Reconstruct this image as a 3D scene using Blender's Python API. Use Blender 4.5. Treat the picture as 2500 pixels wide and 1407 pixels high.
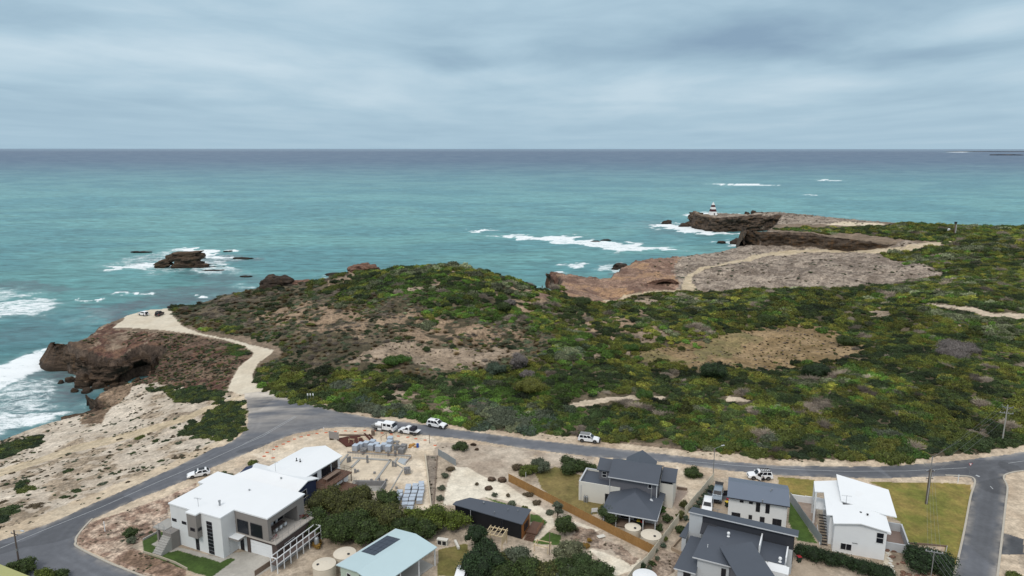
import bpy, bmesh, math, random
import numpy as np
from mathutils import Vector, Matrix
random.seed(7); RNG = np.random.default_rng(11)
for o in list(bpy.data.objects): bpy.data.objects.remove(o)
S = bpy.context.scene
COL = S.collection
R = math.radians
# ---------------------------------------------------------------- camera
CAMZ = 80.0; PITCH = R(11.53); FPX = 1667.0
cam = bpy.data.cameras.new('camera'); cam.sensor_width = 36.0; cam.lens = 36.0*FPX/2500.0
cam.clip_start = 1.0; cam.clip_end = 300000.0
camo = bpy.data.objects.new('camera', cam); COL.objects.link(camo)
camo.location = (0, 0, CAMZ); camo.rotation_euler = (R(90)-PITCH, R(-0.03), 0); S.camera = camo
# ---------------------------------------------------------------- render
S.render.engine = 'CYCLES'
S.cycles.use_denoising = True
S.cycles.max_bounces = 4; S.cycles.diffuse_bounces = 2; S.cycles.glossy_bounces = 2; S.cycles.transparent_max_bounces = 4
S.view_settings.view_transform = 'Standard'; S.view_settings.look = 'None'; S.view_settings.gamma = 1.0
S.view_settings.exposure = 0.0; S.view_settings.use_curve_mapping = False
S.render.film_transparent = False
# ---------------------------------------------------------------- light: overcast
SUN_EL, SUN_AZ = R(50), R(-150)
sun = bpy.data.lights.new('sun', 'SUN'); sun.energy = 1.4; sun.angle = R(16); sun.color = (1.0, 0.955, 0.89)
suno = bpy.data.objects.new('sun', sun); COL.objects.link(suno)
suno.rotation_euler = (R(90)-SUN_EL, 0, R(-25)); suno.location = (0, 0, 200)
W = bpy.data.worlds.new('World'); S.world = W; W.use_nodes = True
nt = W.node_tree; nt.nodes.clear()
def N(nt, t, **k):
    n = nt.nodes.new(t)
    for a, b in k.items():
        if a == 'i':
            for x, y in b.items(): n.inputs[x].default_value = y
        else: setattr(n, a, b)
    return n
L = lambda nt, a, b: nt.links.new(a, b)
def math_(nt, op, a, b=None, c=None, clamp=False):
    n = nt.nodes.new('ShaderNodeMath'); n.operation = op; n.use_clamp = clamp
    for i, v in enumerate((a, b, c)):
        if v is None: continue
        if isinstance(v, (int, float)): n.inputs[i].default_value = v
        else: nt.links.new(v, n.inputs[i])
    return n.outputs[0]
def ramp(nt, fac, stops, interp='LINEAR'):
    n = nt.nodes.new('ShaderNodeValToRGB'); cr = n.color_ramp; cr.interpolation = interp
    while len(cr.elements) < len(stops): cr.elements.new(0.5)
    for e, (p, c) in zip(cr.elements, stops):
        e.position = p; e.color = (c[0], c[1], c[2], 1) if isinstance(c, (tuple, list)) else (c, c, c, 1)
    nt.links.new(fac, n.inputs[0]); return n.outputs[0]
def noise(nt, vec, scale, detail=4, rough=0.55, dist=0.0, dims='3D'):
    n = nt.nodes.new('ShaderNodeTexNoise'); n.noise_dimensions = dims
    n.inputs['Scale'].default_value = scale; n.inputs['Detail'].default_value = detail
    n.inputs['Roughness'].default_value = rough; n.inputs['Distortion'].default_value = dist
    if vec is not None: nt.links.new(vec, n.inputs['Vector'])
    return n.outputs['Fac']
def mixc(nt, fac, a, b, mode='MIX'):
    n = nt.nodes.new('ShaderNodeMix'); n.data_type = 'RGBA'; n.blend_type = mode
    for i, v in ((0, fac), (6, a), (7, b)):
        if isinstance(v, (int, float)): n.inputs[i].default_value = v if i == 0 else (v, v, v, 1)
        elif isinstance(v, (tuple, list)): n.inputs[i].default_value = (v[0], v[1], v[2], 1)
        else: nt.links.new(v, n.inputs[i])
    return n.outputs[2]
def mapping(nt, vec, scale=(1, 1, 1), rot=(0, 0, 0), loc=(0, 0, 0)):
    n = nt.nodes.new('ShaderNodeMapping'); n.inputs['Scale'].default_value = scale
    n.inputs['Rotation'].default_value = rot; n.inputs['Location'].default_value = loc
    nt.links.new(vec, n.inputs['Vector']); return n.outputs[0]
tc = N(nt, 'ShaderNodeTexCoord'); gen = tc.outputs['Generated']
sep = N(nt, 'ShaderNodeSeparateXYZ'); L(nt, gen, sep.inputs[0])
el = sep.outputs['Z']
# project the view direction on a flat cloud deck
inv = math_(nt, 'DIVIDE', 1.0, math_(nt, 'MAXIMUM', math_(nt, 'ADD', el, 0.035), 0.02))
cx = math_(nt, 'MULTIPLY', sep.outputs['X'], inv); cy = math_(nt, 'MULTIPLY', sep.outputs['Y'], inv)
comb = N(nt, 'ShaderNodeCombineXYZ'); L(nt, cx, comb.inputs[0]); L(nt, cy, comb.inputs[1])
v1 = mapping(nt, comb.outputs[0], (0.62, 0.24, 1), (0, 0, R(12)), (3.1, 1.2, 0))
n1 = noise(nt, v1, 1.0, 6, 0.5, 0.35)
v2 = mapping(nt, comb.outputs[0], (0.16, 0.16, 1), (0, 0, R(-20)), (1.2, 7.2, 0))
n2 = noise(nt, v2, 1.0, 4, 0.5, 0.4)
# thin streaks drawn out along the wind
v3 = mapping(nt, gen, (5, 5, 26), (0, R(2), R(8)), (0, 0, 5))
n3 = noise(nt, v3, 1.0, 6, 0.58, 0.5)
cl = math_(nt, 'ADD', math_(nt, 'MULTIPLY', n1, 0.40), math_(nt, 'ADD', math_(nt, 'MULTIPLY', n2, 0.38), math_(nt, 'MULTIPLY', n3, 0.24)))
# banks of thicker and thinner cloud, each an uneven patch with its own bearing and height above the sea
yy = math_(nt, 'MAXIMUM', sep.outputs['Y'], 0.05); bu = math_(nt, 'DIVIDE', sep.outputs['X'], yy); bv = math_(nt, 'DIVIDE', el, yy)
nw1 = math_(nt, 'SUBTRACT', noise(nt, mapping(nt, gen, (3, 3, 16)), 1.0, 4, .55), 0.5); nw2 = math_(nt, 'SUBTRACT', noise(nt, mapping(nt, gen, (4, 4, 12), loc=(5, 2, 1)), 1.0, 4, .55), 0.5)
bu = math_(nt, 'ADD', bu, math_(nt, 'MULTIPLY', nw1, 0.55)); bv = math_(nt, 'ADD', bv, math_(nt, 'MULTIPLY', nw2, 0.085))
for (u0, v0, w0, h0, am) in [(.36, .150, .17, .026, -.12), (.56, .132, .17, .019, -.11), (.15, .145, .16, .030, -.07), (-.03, .126, .08, .012, -.07), (-.56, .172, .22, .016, -.06), (-.70, .135, .26, .024, .09), (-.25, .105, .30, .026, .07), (.40, .200, .10, .016, .08), (.70, .185, .10, .030, .06), (-.66, .040, .30, .030, -.07), (.45, .085, .40, .022, .05), (-.1, .17, .3, .02, .02), (-.38, .064, .12, .008, -.04), (.1, .062, .3, .012, .03)]:
    dx = math_(nt, 'DIVIDE', math_(nt, 'SUBTRACT', bu, u0), w0); dy = math_(nt, 'DIVIDE', math_(nt, 'SUBTRACT', bv, v0), h0)
    g = math_(nt, 'EXPONENT', math_(nt, 'MULTIPLY', math_(nt, 'ADD', math_(nt, 'MULTIPLY', dx, dx), math_(nt, 'MULTIPLY', dy, dy)), -1.0))
    cl = math_(nt, 'ADD', cl, math_(nt, 'MULTIPLY', g, am))
ccol = ramp(nt, cl, [(0.26, (0.240, 0.355, 0.475)), (0.40, (0.325, 0.465, 0.575)), (0.51, (0.415, 0.565, 0.67)), (0.64, (0.55, 0.68, 0.765))])
hz = ramp(nt, el, [(0.0, 1.0), (0.02, 0.8), (0.07, 0.25), (0.12, 0.0)], 'EASE')
ccol = mixc(nt, math_(nt, 'MULTIPLY', hz, 0.85), ccol, (0.375, 0.525, 0.635))
ccol = mixc(nt, ramp(nt, el, [(0.20, 0.0), (0.55, 1.0)]), ccol, (.60, .63, .66))
zen = ramp(nt, el, [(0.0, 1.0), (0.20, 1.0), (0.6, 1.35), (1.0, 1.55)])
sky = N(nt, 'ShaderNodeTexSky', sky_type='NISHITA', sun_disc=False)
sky.sun_elevation = SUN_EL; sky.sun_rotation = R(155); sky.altitude = 0; sky.dust_density = 2.0
b1 = N(nt, 'ShaderNodeBackground'); b1.inputs[1].default_value = 0.05; L(nt, sky.outputs[0], b1.inputs[0])
b2 = N(nt, 'ShaderNodeBackground'); L(nt, ccol, b2.inputs[0]); L(nt, math_(nt, 'MULTIPLY', zen, 1.10), b2.inputs[1])
mx = N(nt, 'ShaderNodeMixShader'); mx.inputs[0].default_value = 0.93
L(nt, b1.outputs[0], mx.inputs[1]); L(nt, b2.outputs[0], mx.inputs[2])
wo = N(nt, 'ShaderNodeOutputWorld'); L(nt, mx.outputs[0], wo.inputs[0])

# ---------------------------------------------------------------- camera maths: pixels of the photo -> points in the world
cP, sP = math.cos(PITCH), math.sin(PITCH)
def rays(px):
    px = np.asarray(px, float).reshape(-1, 2)
    u = (px[:, 0]-1250)/FPX; v = (703.5-px[:, 1])/FPX
    return np.stack([u, cP+v*sP, -sP+v*cP], 1)
def up(x, y, z):                      # point at height z seen at pixel x, y
    d = rays([(x, y)])[0]; t = (z-CAMZ)/d[2]
    return (float(d[0]*t), float(d[1]*t))
# ---------------------------------------------------------------- noise
def _h(ix, iy, s):
    n = (ix.astype(np.int64)*374761393 + iy.astype(np.int64)*668265263 + s*974634777) & 0xffffffff
    n = ((n ^ (n >> 13))*1274126177) & 0xffffffff
    n = n ^ (n >> 16)
    return (n & 0xffffff)/float(0xffffff)
def vn(x, y, s=0):
    x = np.asarray(x, float); y = np.asarray(y, float)
    ix = np.floor(x); iy = np.floor(y); fx = x-ix; fy = y-iy
    fx = fx*fx*(3-2*fx); fy = fy*fy*(3-2*fy)
    a = _h(ix, iy, s); b = _h(ix+1, iy, s); c = _h(ix, iy+1, s); d = _h(ix+1, iy+1, s)
    return (a+(b-a)*fx)*(1-fy)+(c+(d-c)*fx)*fy-0.5
def fbm(x, y, sc, s=0, o=4, g=0.5):
    r = 0; a = 1.0; f = 1.0/sc
    ca, sa = math.cos(0.6), math.sin(0.6)
    for k in range(o):
        xx = x*ca-y*sa; yy = x*sa+y*ca; x, y = xx, yy
        r = r + a*vn(x*f, y*f, s+k*17); a *= g; f *= 2.03
    return r
def sst(a, b, x):
    t = np.clip((x-a)/(b-a), 0, 1); return t*t*(3-2*t)
def sdist(P, X, Y, closed=True):      # signed distance to a polygon, + inside
    P = np.asarray(P, float); n = len(P)
    d2 = np.full(X.shape, 1e18); ins = np.zeros(X.shape, bool)
    for i in range(n if closed else n-1):
        a = P[i]; b = P[(i+1) % n]; e = b-a; L2 = e@e+1e-12
        t = np.clip(((X-a[0])*e[0]+(Y-a[1])*e[1])/L2, 0, 1)
        d2 = np.minimum(d2, (X-a[0]-t*e[0])**2+(Y-a[1]-t*e[1])**2)
        if closed:
            c = (a[1] > Y) != (b[1] > Y)
            ins ^= c & (X < (b[0]-a[0])*(Y-a[1])/(b[1]-a[1]+1e-15)+a[0])
    d = np.sqrt(d2)
    return np.where(ins, d, -d) if closed else d
def inpoly(P, X, Y):
    P = np.asarray(P, float); n = len(P); ins = np.zeros(X.shape, bool)
    m = (X >= P[:, 0].min()) & (X <= P[:, 0].max()) & (Y >= P[:, 1].min()) & (Y <= P[:, 1].max())
    x = X[m]; y = Y[m]; r = np.zeros(x.shape, bool)
    for i in range(n):
        a = P[i]; b = P[(i+1) % n]
        c = (a[1] > y) != (b[1] > y)
        r ^= c & (x < (b[0]-a[0])*(y-a[1])/(b[1]-a[1]+1e-15)+a[0])
    ins[m] = r; return ins
# ---------------------------------------------------------------- terrain height
CTRL = [(50,1380,14),(500,1380,14),(900,1390,14),(1250,1400,14),(1650,1400,14),(2000,1400,14),(2480,1400,14),(0,1300,13.6),(400,1250,14),(500,1150,14),
 (0,1200,10.5),(0,1140,6),(100,1110,5),(200,1130,9),(300,1060,7.5),(300,1150,12),(450,1030,11),(250,1180,12),(650,1030,14),(600,960,13),
 (600,900,13),(640,850,13),(560,830,12.5),(400,790,12),(300,790,12),(250,830,12),(170,835,11.5),(330,848,12.3),(300,885,7.2),(230,880,7.0),(370,888,8.2),(180,862,8.6),(260,850,10.2),(450,860,13.0),(560,870,13.5),
 (400,905,10),(480,920,12),(420,960,9.5),(335,965,6.5),(285,1000,6),(250,1010,4.5),(230,978,4),(264,962,4.6),(330,950,5.5),(372,942,7),(300,980,6),(900,1040,14),(1400,1090,14),(2000,1150,14),(2500,1130,14),(900,1150,14),(1250,1200,14),(1700,1200,14),(2200,1250,14),
 (1000,980,14.3),(1500,1000,14.6),(2000,1000,15.5),(2400,1000,15.5),(800,920,15.2),(1000,880,15),(1200,865,15),(800,800,18.5),(640,760,15.5),
 (480,750,12.5),(540,725,14),(600,712,16),(640,702,17.5),(720,697,18.5),(790,684,20.5),(860,666,22),(900,700,21),(1000,654,25),(1080,647,26.5),
 (1160,653,26),(1000,720,22.5),(1100,780,19.5),(1230,674,24),(1230,740,21.5),(1290,694,20.5),(1300,800,16.5),(1340,720,16),(1400,780,13),(1400,735,12),
 (1460,736,9.5),(1560,724,9),(1650,712,9),(1700,705,9),(1500,800,14.5),(1600,770,15),(1700,780,14),(1900,750,13.5),(1850,850,11.5),(2050,850,12),
 (1700,870,12),(2200,700,12.5),(2300,650,13.5),(2320,600,15),(2330,580,16),(2450,580,16.5),(2450,650,16),(2500,750,17.5),(2400,800,16.5),
 (2300,900,16),(2600,900,17),(2700,1100,15),(2650,620,17),(1600,695,8),(1400,695,8),(1500,690,7.5),(1640,650,8.5),(1800,650,8),(1950,640,7),(2100,640,8),
 (2250,620,11.5),(1850,610,5),(1750,620,7),(1640,632,8.5),(2100,616,7),(-200,1250,8),(-300,1400,13)]
cp = np.array([(*up(a, b, c), c) for a, b, c in CTRL] + [(0, 0, 14), (-120, 30, 13), (150, 40, 14), (-200, 60, 9), (300, 100, 15), (500, 300, 18), (650, 500, 17)])
def _phi(r2): return 0.5*r2*np.log(r2+1e-9)
def _rbf_fit(c, sm=40.0):
    n = len(c); q = c[:, :2]/100.0
    A = _phi(((q[:, None]-q[None])**2).sum(2))+np.eye(n)*sm*1e-3
    Pm = np.c_[np.ones(n), q]; M = np.zeros((n+3, n+3)); M[:n, :n] = A; M[:n, n:] = Pm; M[n:, :n] = Pm.T
    return q, np.linalg.solve(M, np.r_[c[:, 2], 0, 0, 0])
_q, _w = _rbf_fit(cp)
def rbf(X, Y):
    sh = X.shape; x = X.ravel()/100.0; y = Y.ravel()/100.0
    z = _w[-3]+_w[-2]*x+_w[-1]*y
    for k in range(len(_q)): z = z+_w[k]*_phi((x-_q[k, 0])**2+(y-_q[k, 1])**2)
    return z.reshape(sh)
def pz(l): return np.array([up(a, b, c) for a, b, c in l])
# coast, walked from the near left round the headlands to the far right (px, py, height at which that edge is seen)
COAST = [(-420,1210,0),(-100,1112,0),(0,1088,0),(60,1066,0),(110,1052,0),(150,1044,0),(185,1036,0),(238,1030,0),(222,1012,0),(214,990,0),(224,972,2.5),(262,957,3.5),
 (330,946,3.5),(368,940,4),(385,928,0),(350,930,0),(320,944,0),(285,950,0),(230,948,0),(195,935,0),(160,908,0),(140,880,0),(128,852,4),(124,836,9),(150,822,11.5),(195,820,12),
 (215,800,12),(262,783,12),(300,767,12),(345,755,12),(420,747,12.3),(480,739,12.7),(540,719,14),(600,708,16),(640,697,17.5),(720,692,18.5),(790,680,20.5),(840,662,22),(880,650,23),
 (930,654,24),(1000,650,25),(1080,643,26.5),(1160,649,26),(1230,670,24),(1290,690,20.5),(1335,708,16),(1360,722,0),(1338,706,0),(1325,690,3),(1322,677,7),(1362,667,8.5),(1420,672,8),
 (1480,674,8),(1520,678,0),(1545,664,0),(1546,648,3),(1552,634,8.5),(1575,629,8.7),(1630,626,8.5),(1690,620,8),(1750,611,7),(1795,604,4),(1818,602,0),(1812,584,5),(1817,567,15.5),(1860,564,15.5),
 (1895,565,2),(1895,564,0),(1820,563,0),(1740,566,0),(1700,560,0),(1680,550,0),(1700,536,5),(1716,524,13.5),(1745,521,14),(1800,525,13.5),(1832,528,13),(1845,517,16.5),(1900,518,16),(2000,526,15.2),
 (2100,536,14.5),(2190,543,14.2),(2300,549,15),(2400,552,16),(2500,553,16),(2640,556,16),(2900,560,16)]
coast = np.r_[pz(COAST), [(900, 700), (2500, 600), (2500, -400), (-900, -400), (-700, 60)]]
TERR = [(1817,600,3),(1850,603,3.5),(1950,606,4),(2050,610,5.5),(2120,611,6.5),(2165,608,8.5),(2190,596,11)]
terr = np.r_[pz(TERR), [up(2330, 588, 15.5), up(2420, 560, 16), up(2420, 540, 16), up(1900, 500, 16), up(1640, 500, 14), up(1640, 575, 14)]]
HCL = pz([(200,937,0),(230,948,0),(285,948,0),(320,944,0),(350,930,0)])
tcp = [(1817,568,15.7),(1900,570,15.5),(2000,574,15),(2100,582,13.5),(2165,600,10.5),(1745,525,14),(1800,530,13.5),(1720,526,14),(1850,520,16.5),(1900,521,16.2),(2000,529,15),(1950,545,14),(1900,552,13),(2000,560,14),
 (2100,545,14.3),(2190,549,14.2),(2200,585,13.5),(2300,592,14.8),(2330,575,15.8),(2420,556,16)]
tc_ = np.array([(*up(a, b, c), c) for a, b, c in tcp]); _q2, _w2 = _rbf_fit(tc_)
def rbf2(X, Y):
    x = X/100.0; y = Y/100.0; z = _w2[-3]+_w2[-2]*x+_w2[-1]*y
    for k in range(len(_q2)): z = z+_w2[k]*_phi((x-_q2[k, 0])**2+(y-_q2[k, 1])**2)
    return np.clip(z, 9, 17)
town = np.array([(-75, 60), (-72, 128), (-45, 150), (-20, 150), (30, 138), (75, 128), (140, 132), (200, 120), (200, -50), (-75, -50)])
FLAT = []
def height(X, Y, detail=True):
    X = np.asarray(X, float); Y = np.asarray(Y, float)
    z = np.clip(rbf(X, Y), 1.5, 30)
    ft = sst(-14, 4, sdist(town, X, Y)); z = z*(1-ft)+14.0*ft
    t = inpoly(terr, X, Y)
    if t.any(): t &= sdist(terr[:7], X, Y, closed=False) > 3.5; z = np.where(t, rbf2(X, Y), z)
    sd = -5.0*sst(11, 4, sdist(HCL, X, Y, closed=False))+sdist(coast, X+2.2*fbm(X, Y, 9, 5, 3), Y+2.2*fbm(X, Y, 9, 6, 3))
    wl = 3.2+9.8*sst(176, 150, Y)*sst(-60, -75, X)
    if detail:
        far = sst(150, 200, Y)*sst(6, 30, sd)*(1-ft)
        for P in FLAT: far = far*(.06+.94*sst(0, 14, -sdist(P, X, Y)))
        z = z+fbm(X, Y, 38, 21, 4)*4.6*far*np.where(t, .25, 1)+fbm(X, Y, 11, 22, 3)*1.5*far
    k = sst(-0.5*wl, wl, sd)
    return -5+(z+5)*k
def onland(px):                       # first hit of pixel rays with the ground
    d = rays(px); ts = np.geomspace(70, 1500, 420)
    X = d[:, :1]*ts; Y = d[:, 1:2]*ts; Z = CAMZ+d[:, 2:3]*ts
    H = height(X, Y); H = np.maximum(H, 0)
    hit = Z < H; i = np.argmax(hit, 1); i = np.where(hit.any(1), i, len(ts)-1)
    out = []
    for k, j in enumerate(i):
        j = max(j, 1); a = Z[k, j-1]-H[k, j-1]; b = Z[k, j]-H[k, j]; f = a/(a-b+1e-9); f = min(max(f, 0), 1)
        t = ts[j-1]+(ts[j]-ts[j-1])*f; out.append((d[k, 0]*t, d[k, 1]*t))
    return np.array(out)
def zat(x, y): return float(height(np.array([x]), np.array([y]))[0])
# ---------------------------------------------------------------- object helpers
def tag(o, label=None, cat=None, group=None, kind=None):
    if label: o['label'] = label
    if cat: o['category'] = cat
    if group: o['group'] = group
    if kind: o['kind'] = kind
    return o
def np_mesh(name, V, F, mats, parent=None, smooth=False):
    me = bpy.data.meshes.new(name); V = np.asarray(V, np.float32); F = np.asarray(F, np.int32); k = F.shape[1]
    me.vertices.add(len(V)); me.vertices.foreach_set('co', V.ravel())
    me.loops.add(F.size); me.loops.foreach_set('vertex_index', F.ravel())
    me.polygons.add(len(F)); me.polygons.foreach_set('loop_start', np.arange(0, F.size, k, dtype=np.int32))
    me.polygons.foreach_set('loop_total', np.full(len(F), k, np.int32))
    if smooth: me.polygons.foreach_set('use_smooth', np.ones(len(F), bool))
    me.update(calc_edges=True)
    me.materials.append(mats)
    o = bpy.data.objects.new(name, me); COL.objects.link(o)
    if parent: o.parent = parent
    return o
def attr_col(me, name, C):
    a = me.attributes.new(name, 'FLOAT_COLOR', 'POINT'); c = np.ones((len(C), 4), np.float32); c[:, :C.shape[1]] = C
    a.data.foreach_set('color', c.ravel())
def attr_f(me, name, v):
    a = me.attributes.new(name, 'FLOAT', 'POINT'); a.data.foreach_set('value', np.asarray(v, np.float32))
def mat(name):
    m = bpy.data.materials.new(name); m.use_nodes = True; n = m.node_tree; b = n.nodes['Principled BSDF']
    b.inputs['Specular IOR Level'].default_value = 0.3
    return m, n, b
# ---------------------------------------------------------------- painted regions (pixels -> ground)
def xf(l, ox, oy, s): return [(ox+a/s, oy+b/s) for a, b in l]
G = {}
def reg(name, pts): G.setdefault(name, []).append(onland(pts))
reg('road', [(-200,1400),(-200,1372),(0,1321),(124,1278),(237,1226),(347,1179),(434,1139),(521,1095),(550,1088),(586,1066),(602,1044),(607,1017),(602,988),(594,970),(642,963),(671,971),(719,983),(767,994),
 (840,1008),(912,1020),(961,1027),(1033,1036),(1100,1047),(1200,1061),(1300,1074),(1430,1088),(1600,1106),(1750,1124),(1900,1137),(2140,1139),(2284,1130),(2404,1117),(2500,1103),(2600,1088),(2800,1056),
 (2800,1100),(2600,1136),(2500,1150),(2476,1153),(2456,1160),(2452,1170),(2461,1190),(2452,1272),(2433,1407),(2420,1500),(2300,1500),(2330,1407),(2356,1289),(2370,1214),(2378,1178),(2370,1166),(2308,1162),(2140,1168),(2020,1165),
 (1900,1160),(1758,1147),(1654,1130),(1464,1117),(1350,1104),(1260,1092),(1188,1080),(1150,1074),(1082,1067),(973,1056),(900,1045),(850,1043),(792,1046),(719,1060),(671,1078),(622,1099),(574,1119),(506,1148),
 (462,1170),(402,1194),(350,1214),(289,1240),(226,1269),(208,1289),(187,1316),(188,1336),(260,1373),(304,1391),(347,1407),(420,1440),(0,1500)])
reg('track', [(594,971),(582,969),(557,954),(563,929),(585,898),(613,873),(618,854),(594,835),(532,823),(463,810),(388,807),(313,804),(275,801),(300,784),(341,762),(419,755),(422,770),(444,791),(500,810),(563,823),
 (641,838),(669,851),(660,866),(629,892),(616,913),(619,935),(657,957),(690,972),(671,972),(642,964)])
reg('path', [(0,1146),(87,1121),(174,1090),(289,1062),(405,1032),(463,1012),(492,998),(540,985),(590,975),(590,982),(540,993),(500,1010),(463,1026),(405,1046),(289,1080),(174,1107),(87,1136),(0,1166),(-80,1190),(-80,1165)])
reg('path', [(1662,710),(1668,690),(1676,672),(1700,660),(1760,645),(1850,622),(1900,613),(1960,610),(2060,612),(2080,606),(2180,606),(2210,600),(2340,588),(2345,592),(2280,604),(2190,616),(2130,619),(2060,617),(1960,616),(1880,623),(1800,642),(1720,659),(1692,670),(1688,690),(1700,704),(1700,710)])
reg('path', [(1470,735),(1520,722),(1570,714),(1660,706),(1660,711),(1580,718),(1530,727),(1490,740)])
reg('sand', [(1394,997),(1394,984),(1465,972),(1541,967),(1624,968),(1624,977),(1541,975),(1465,984)])
reg('sand', [(1775,968),(1826,974),(1826,982),(1775,978)])
reg('sand', [(2250,742),(2340,748),(2500,765),(2700,790),(2700,802),(2500,778),(2340,756),(2250,748)])
reg('bare', xf([(870,830),(1050,740),(1300,730),(1500,790),(1900,760),(2150,800),(1900,880),(1700,940),(1300,900),(1000,910),(780,880)], 600, 600, 3.125))
reg('bare', xf([(1180,300),(1350,320),(1600,170),(1680,165),(1430,290),(1500,330),(1350,345),(1200,365)], 600, 600, 3.125))
reg('bare', xf([(640,270),(820,215),(900,150),(990,185),(830,235),(640,285)], 600, 600, 3.125))
reg('bare', xf([(1000,1120),(1200,1095),(1340,1150),(1200,1190),(1060,1180)], 600, 600, 3.125))
reg('bare', xf([(330,620),(680,510),(860,560),(840,610),(500,640)], 1300, 700, 3.517))
reg('bare', xf([(620,160),(800,150),(920,250),(700,240)], 1900, 700, 3.127))
reg('bare', xf([(1120,350),(1600,250),(1660,260),(1350,355)], 1900, 700, 3.127))
reg('bare', [(1530,735),(1600,722),(1640,735),(1560,750)])
reg('bare', [(1540,815),(1600,800),(1650,825),(1570,840)])
reg('drygrass', [(1541,862),(1600,848),(1700,832),(1760,815),(1840,800),(1900,795),(1990,797),(2040,805),(2050,820),(2090,835),(2115,848),(2105,862),(2060,875),(2040,888),(1960,890),(1940,905),(1880,905),(1780,902),(1720,905),(1650,892),(1590,886),(1550,875)])
reg('plate', [(1590,636),(1640,624),(1750,608),(1830,600),(1950,604),(2100,608),(2165,606),(2200,588),(2290,594),(2330,590),(2270,602),(2140,622),(2210,640),(2310,668),(2200,690),(2050,702),(1700,712),(1560,700),(1600,660)])
reg('plate', [(1715,518),(1745,519),(1850,516),(2000,524),(2190,542),(2150,550),(2000,548),(1900,548),(1740,530)])
reg('redrock', [(1310,660),(1480,660),(1530,650),(1545,630),(1600,630),(1660,632),(1640,660),(1660,690),(1650,708),(1560,716),(1480,737),(1420,738),(1310,730)])
reg('palesand', [(2020,548),(2060,540),(2160,546),(2150,552),(2060,551)])
reg('headland', [(100,800),(215,790),(275,790),(290,806),(460,812),(592,838),(616,856),(610,872),(582,897),(560,930),(552,955),(480,960),(380,935),(100,960)])
reg('limestone', [(-200,1060),(120,1030),(215,965),(330,935),(375,935),(480,955),(552,958),(590,975),(600,1010),(600,1045),(550,1085),(434,1135),(237,1222),(0,1316),(-200,1370)])
reg('verge', [(0,1321),(124,1278),(237,1226),(347,1179),(434,1139),(521,1095),(586,1066),(604,1030),(600,980),(585,985),(585,1040),(560,1070),(500,1090),(420,1128),(330,1165),(230,1205),(110,1255),(0,1290)])
FLAT.extend([G['road'][0], G['track'][0]]); G['road'][0] = G['road'][0]*1.0; G['track'][0] = G['track'][0]*1.0
# heath
reg('heath', [(622,905),(618,932),(660,962),(720,985),(760,990),(850,1004),(950,1016),(1050,1029),(1150,1044),(1250,1056),(1400,1064),(1480,1075),(1560,1078),(1650,1087),(1700,1097),(1760,1103),(1850,1114),(2000,1124),(2200,1121),(2350,1108),
 (2440,1097),(2500,1087),(2800,1040),(2900,556),(2500,550),(2330,546),(2200,545),(2170,552),(2060,556),(1960,556),(1880,560),(1990,568),(2100,570),(2200,583),(2290,592),(2330,588),(2270,602),(2200,614),(2140,622),(2210,640),(2270,655),(2310,668),(2250,684),(2180,692),
 (2050,702),(1900,706),(1800,710),(1700,712),(1600,716),(1540,728),(1470,740),(1400,735),(1340,712),(1290,685),(1230,665),(1160,645),(1080,640),(1000,646),(930,650),(860,668),(780,683),(720,692),(640,702),(560,716),(480,735),(425,750),(424,772),(450,792),
 (500,808),(600,822),(680,845),(690,868),(650,886)])
# town ground
C1 = lambda l: xf(l, 350, 1080, 3.846)
C2 = lambda l: xf(l, 900, 1080, 4.1667)
C3 = lambda l: xf(l, 1350, 1080, 4.1667)
C4 = lambda l: xf(l, 1900, 1080, 4.1667)
C5 = lambda l: xf(l, 0, 1000, 3.4565)
CS = lambda l: xf(l, 550, 940, 4.138)
reg('town', [(-300,1500),(190,1320),(226,1269),(350,1214),(506,1148),(622,1099),(719,1060),(792,1046),(900,1045),(1082,1067),(1260,1092),(1464,1117),(1758,1147),(2020,1165),(2370,1166),(2380,1180),(2330,1407),(2310,1500),(2430,1500),(2461,1190),(2452,1165),(2500,1150),(2800,1100),(2900,1600),(-300,1600)])
reg('stones', C5([(740,960),(1000,880),(1400,740),(1660,620),(1640,720),(1420,860),(1420,1000),(1100,1160),(1500,1320),(1560,1440),(1230,1420),(660,1150),(650,1100)]))
reg('garden', C5([(1100,1180),(1580,1330),(1560,1440),(1400,1440),(1000,1280)]))
reg('lawn', C1([(75,960),(310,1020),(330,1015),(540,1080),(560,1075),(725,1130),(800,1085),(870,1100),(640,1270),(400,1200),(0,1040),(0,920),(160,840),(250,860)]))
reg('concrete', C1([(335,985),(722,1085),(800,1045),(1000,1020),(1205,1095),(1210,1180),(1050,1270),(640,1270),(870,1100),(820,1085),(725,1130),(560,1075),(540,1080),(330,1015),(260,1035),(75,960),(160,920)]))
reg('sandpit', CS([(350,690),(700,540),(1000,470),(1400,440),(1800,490),(2050,520),(2150,560),(2100,680),(2080,1260),(1700,1260),(1560,1080),(1270,1050),(1160,720),(800,640),(500,790),(250,700)]))
reg('slab', CS([(1150,745),(1230,690),(1890,720),(1640,1010),(1290,980),(1160,860)]))
reg('dugout', CS([(1280,970),(1640,985),(1600,1080),(1290,1060)]))
reg('strip', CS([(2030,715),(2150,715),(2110,1240),(2080,1240)]))
reg('bareearth', C2([(560,0),(1200,20),(1900,110),(2330,150),(2300,260),(1900,250),(1700,120),(1450,200),(1430,340),(1500,450),(1880,640),(2350,880),(2500,980),(2500,1362),(2280,1362),(2240,1100),(1850,700),(1640,690),(1400,620),(860,640),(760,640),(800,350),(880,240),(850,170),(700,130)]))
reg('palegravel', C2([(870,250),(1010,260),(1230,380),(1400,420),(1520,510),(1860,730),(1900,850),(1720,1000),(1660,980),(1800,850),(1750,750),(1600,660),(1380,590),(1180,560),(860,640),(760,640),(780,500)]))
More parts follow.
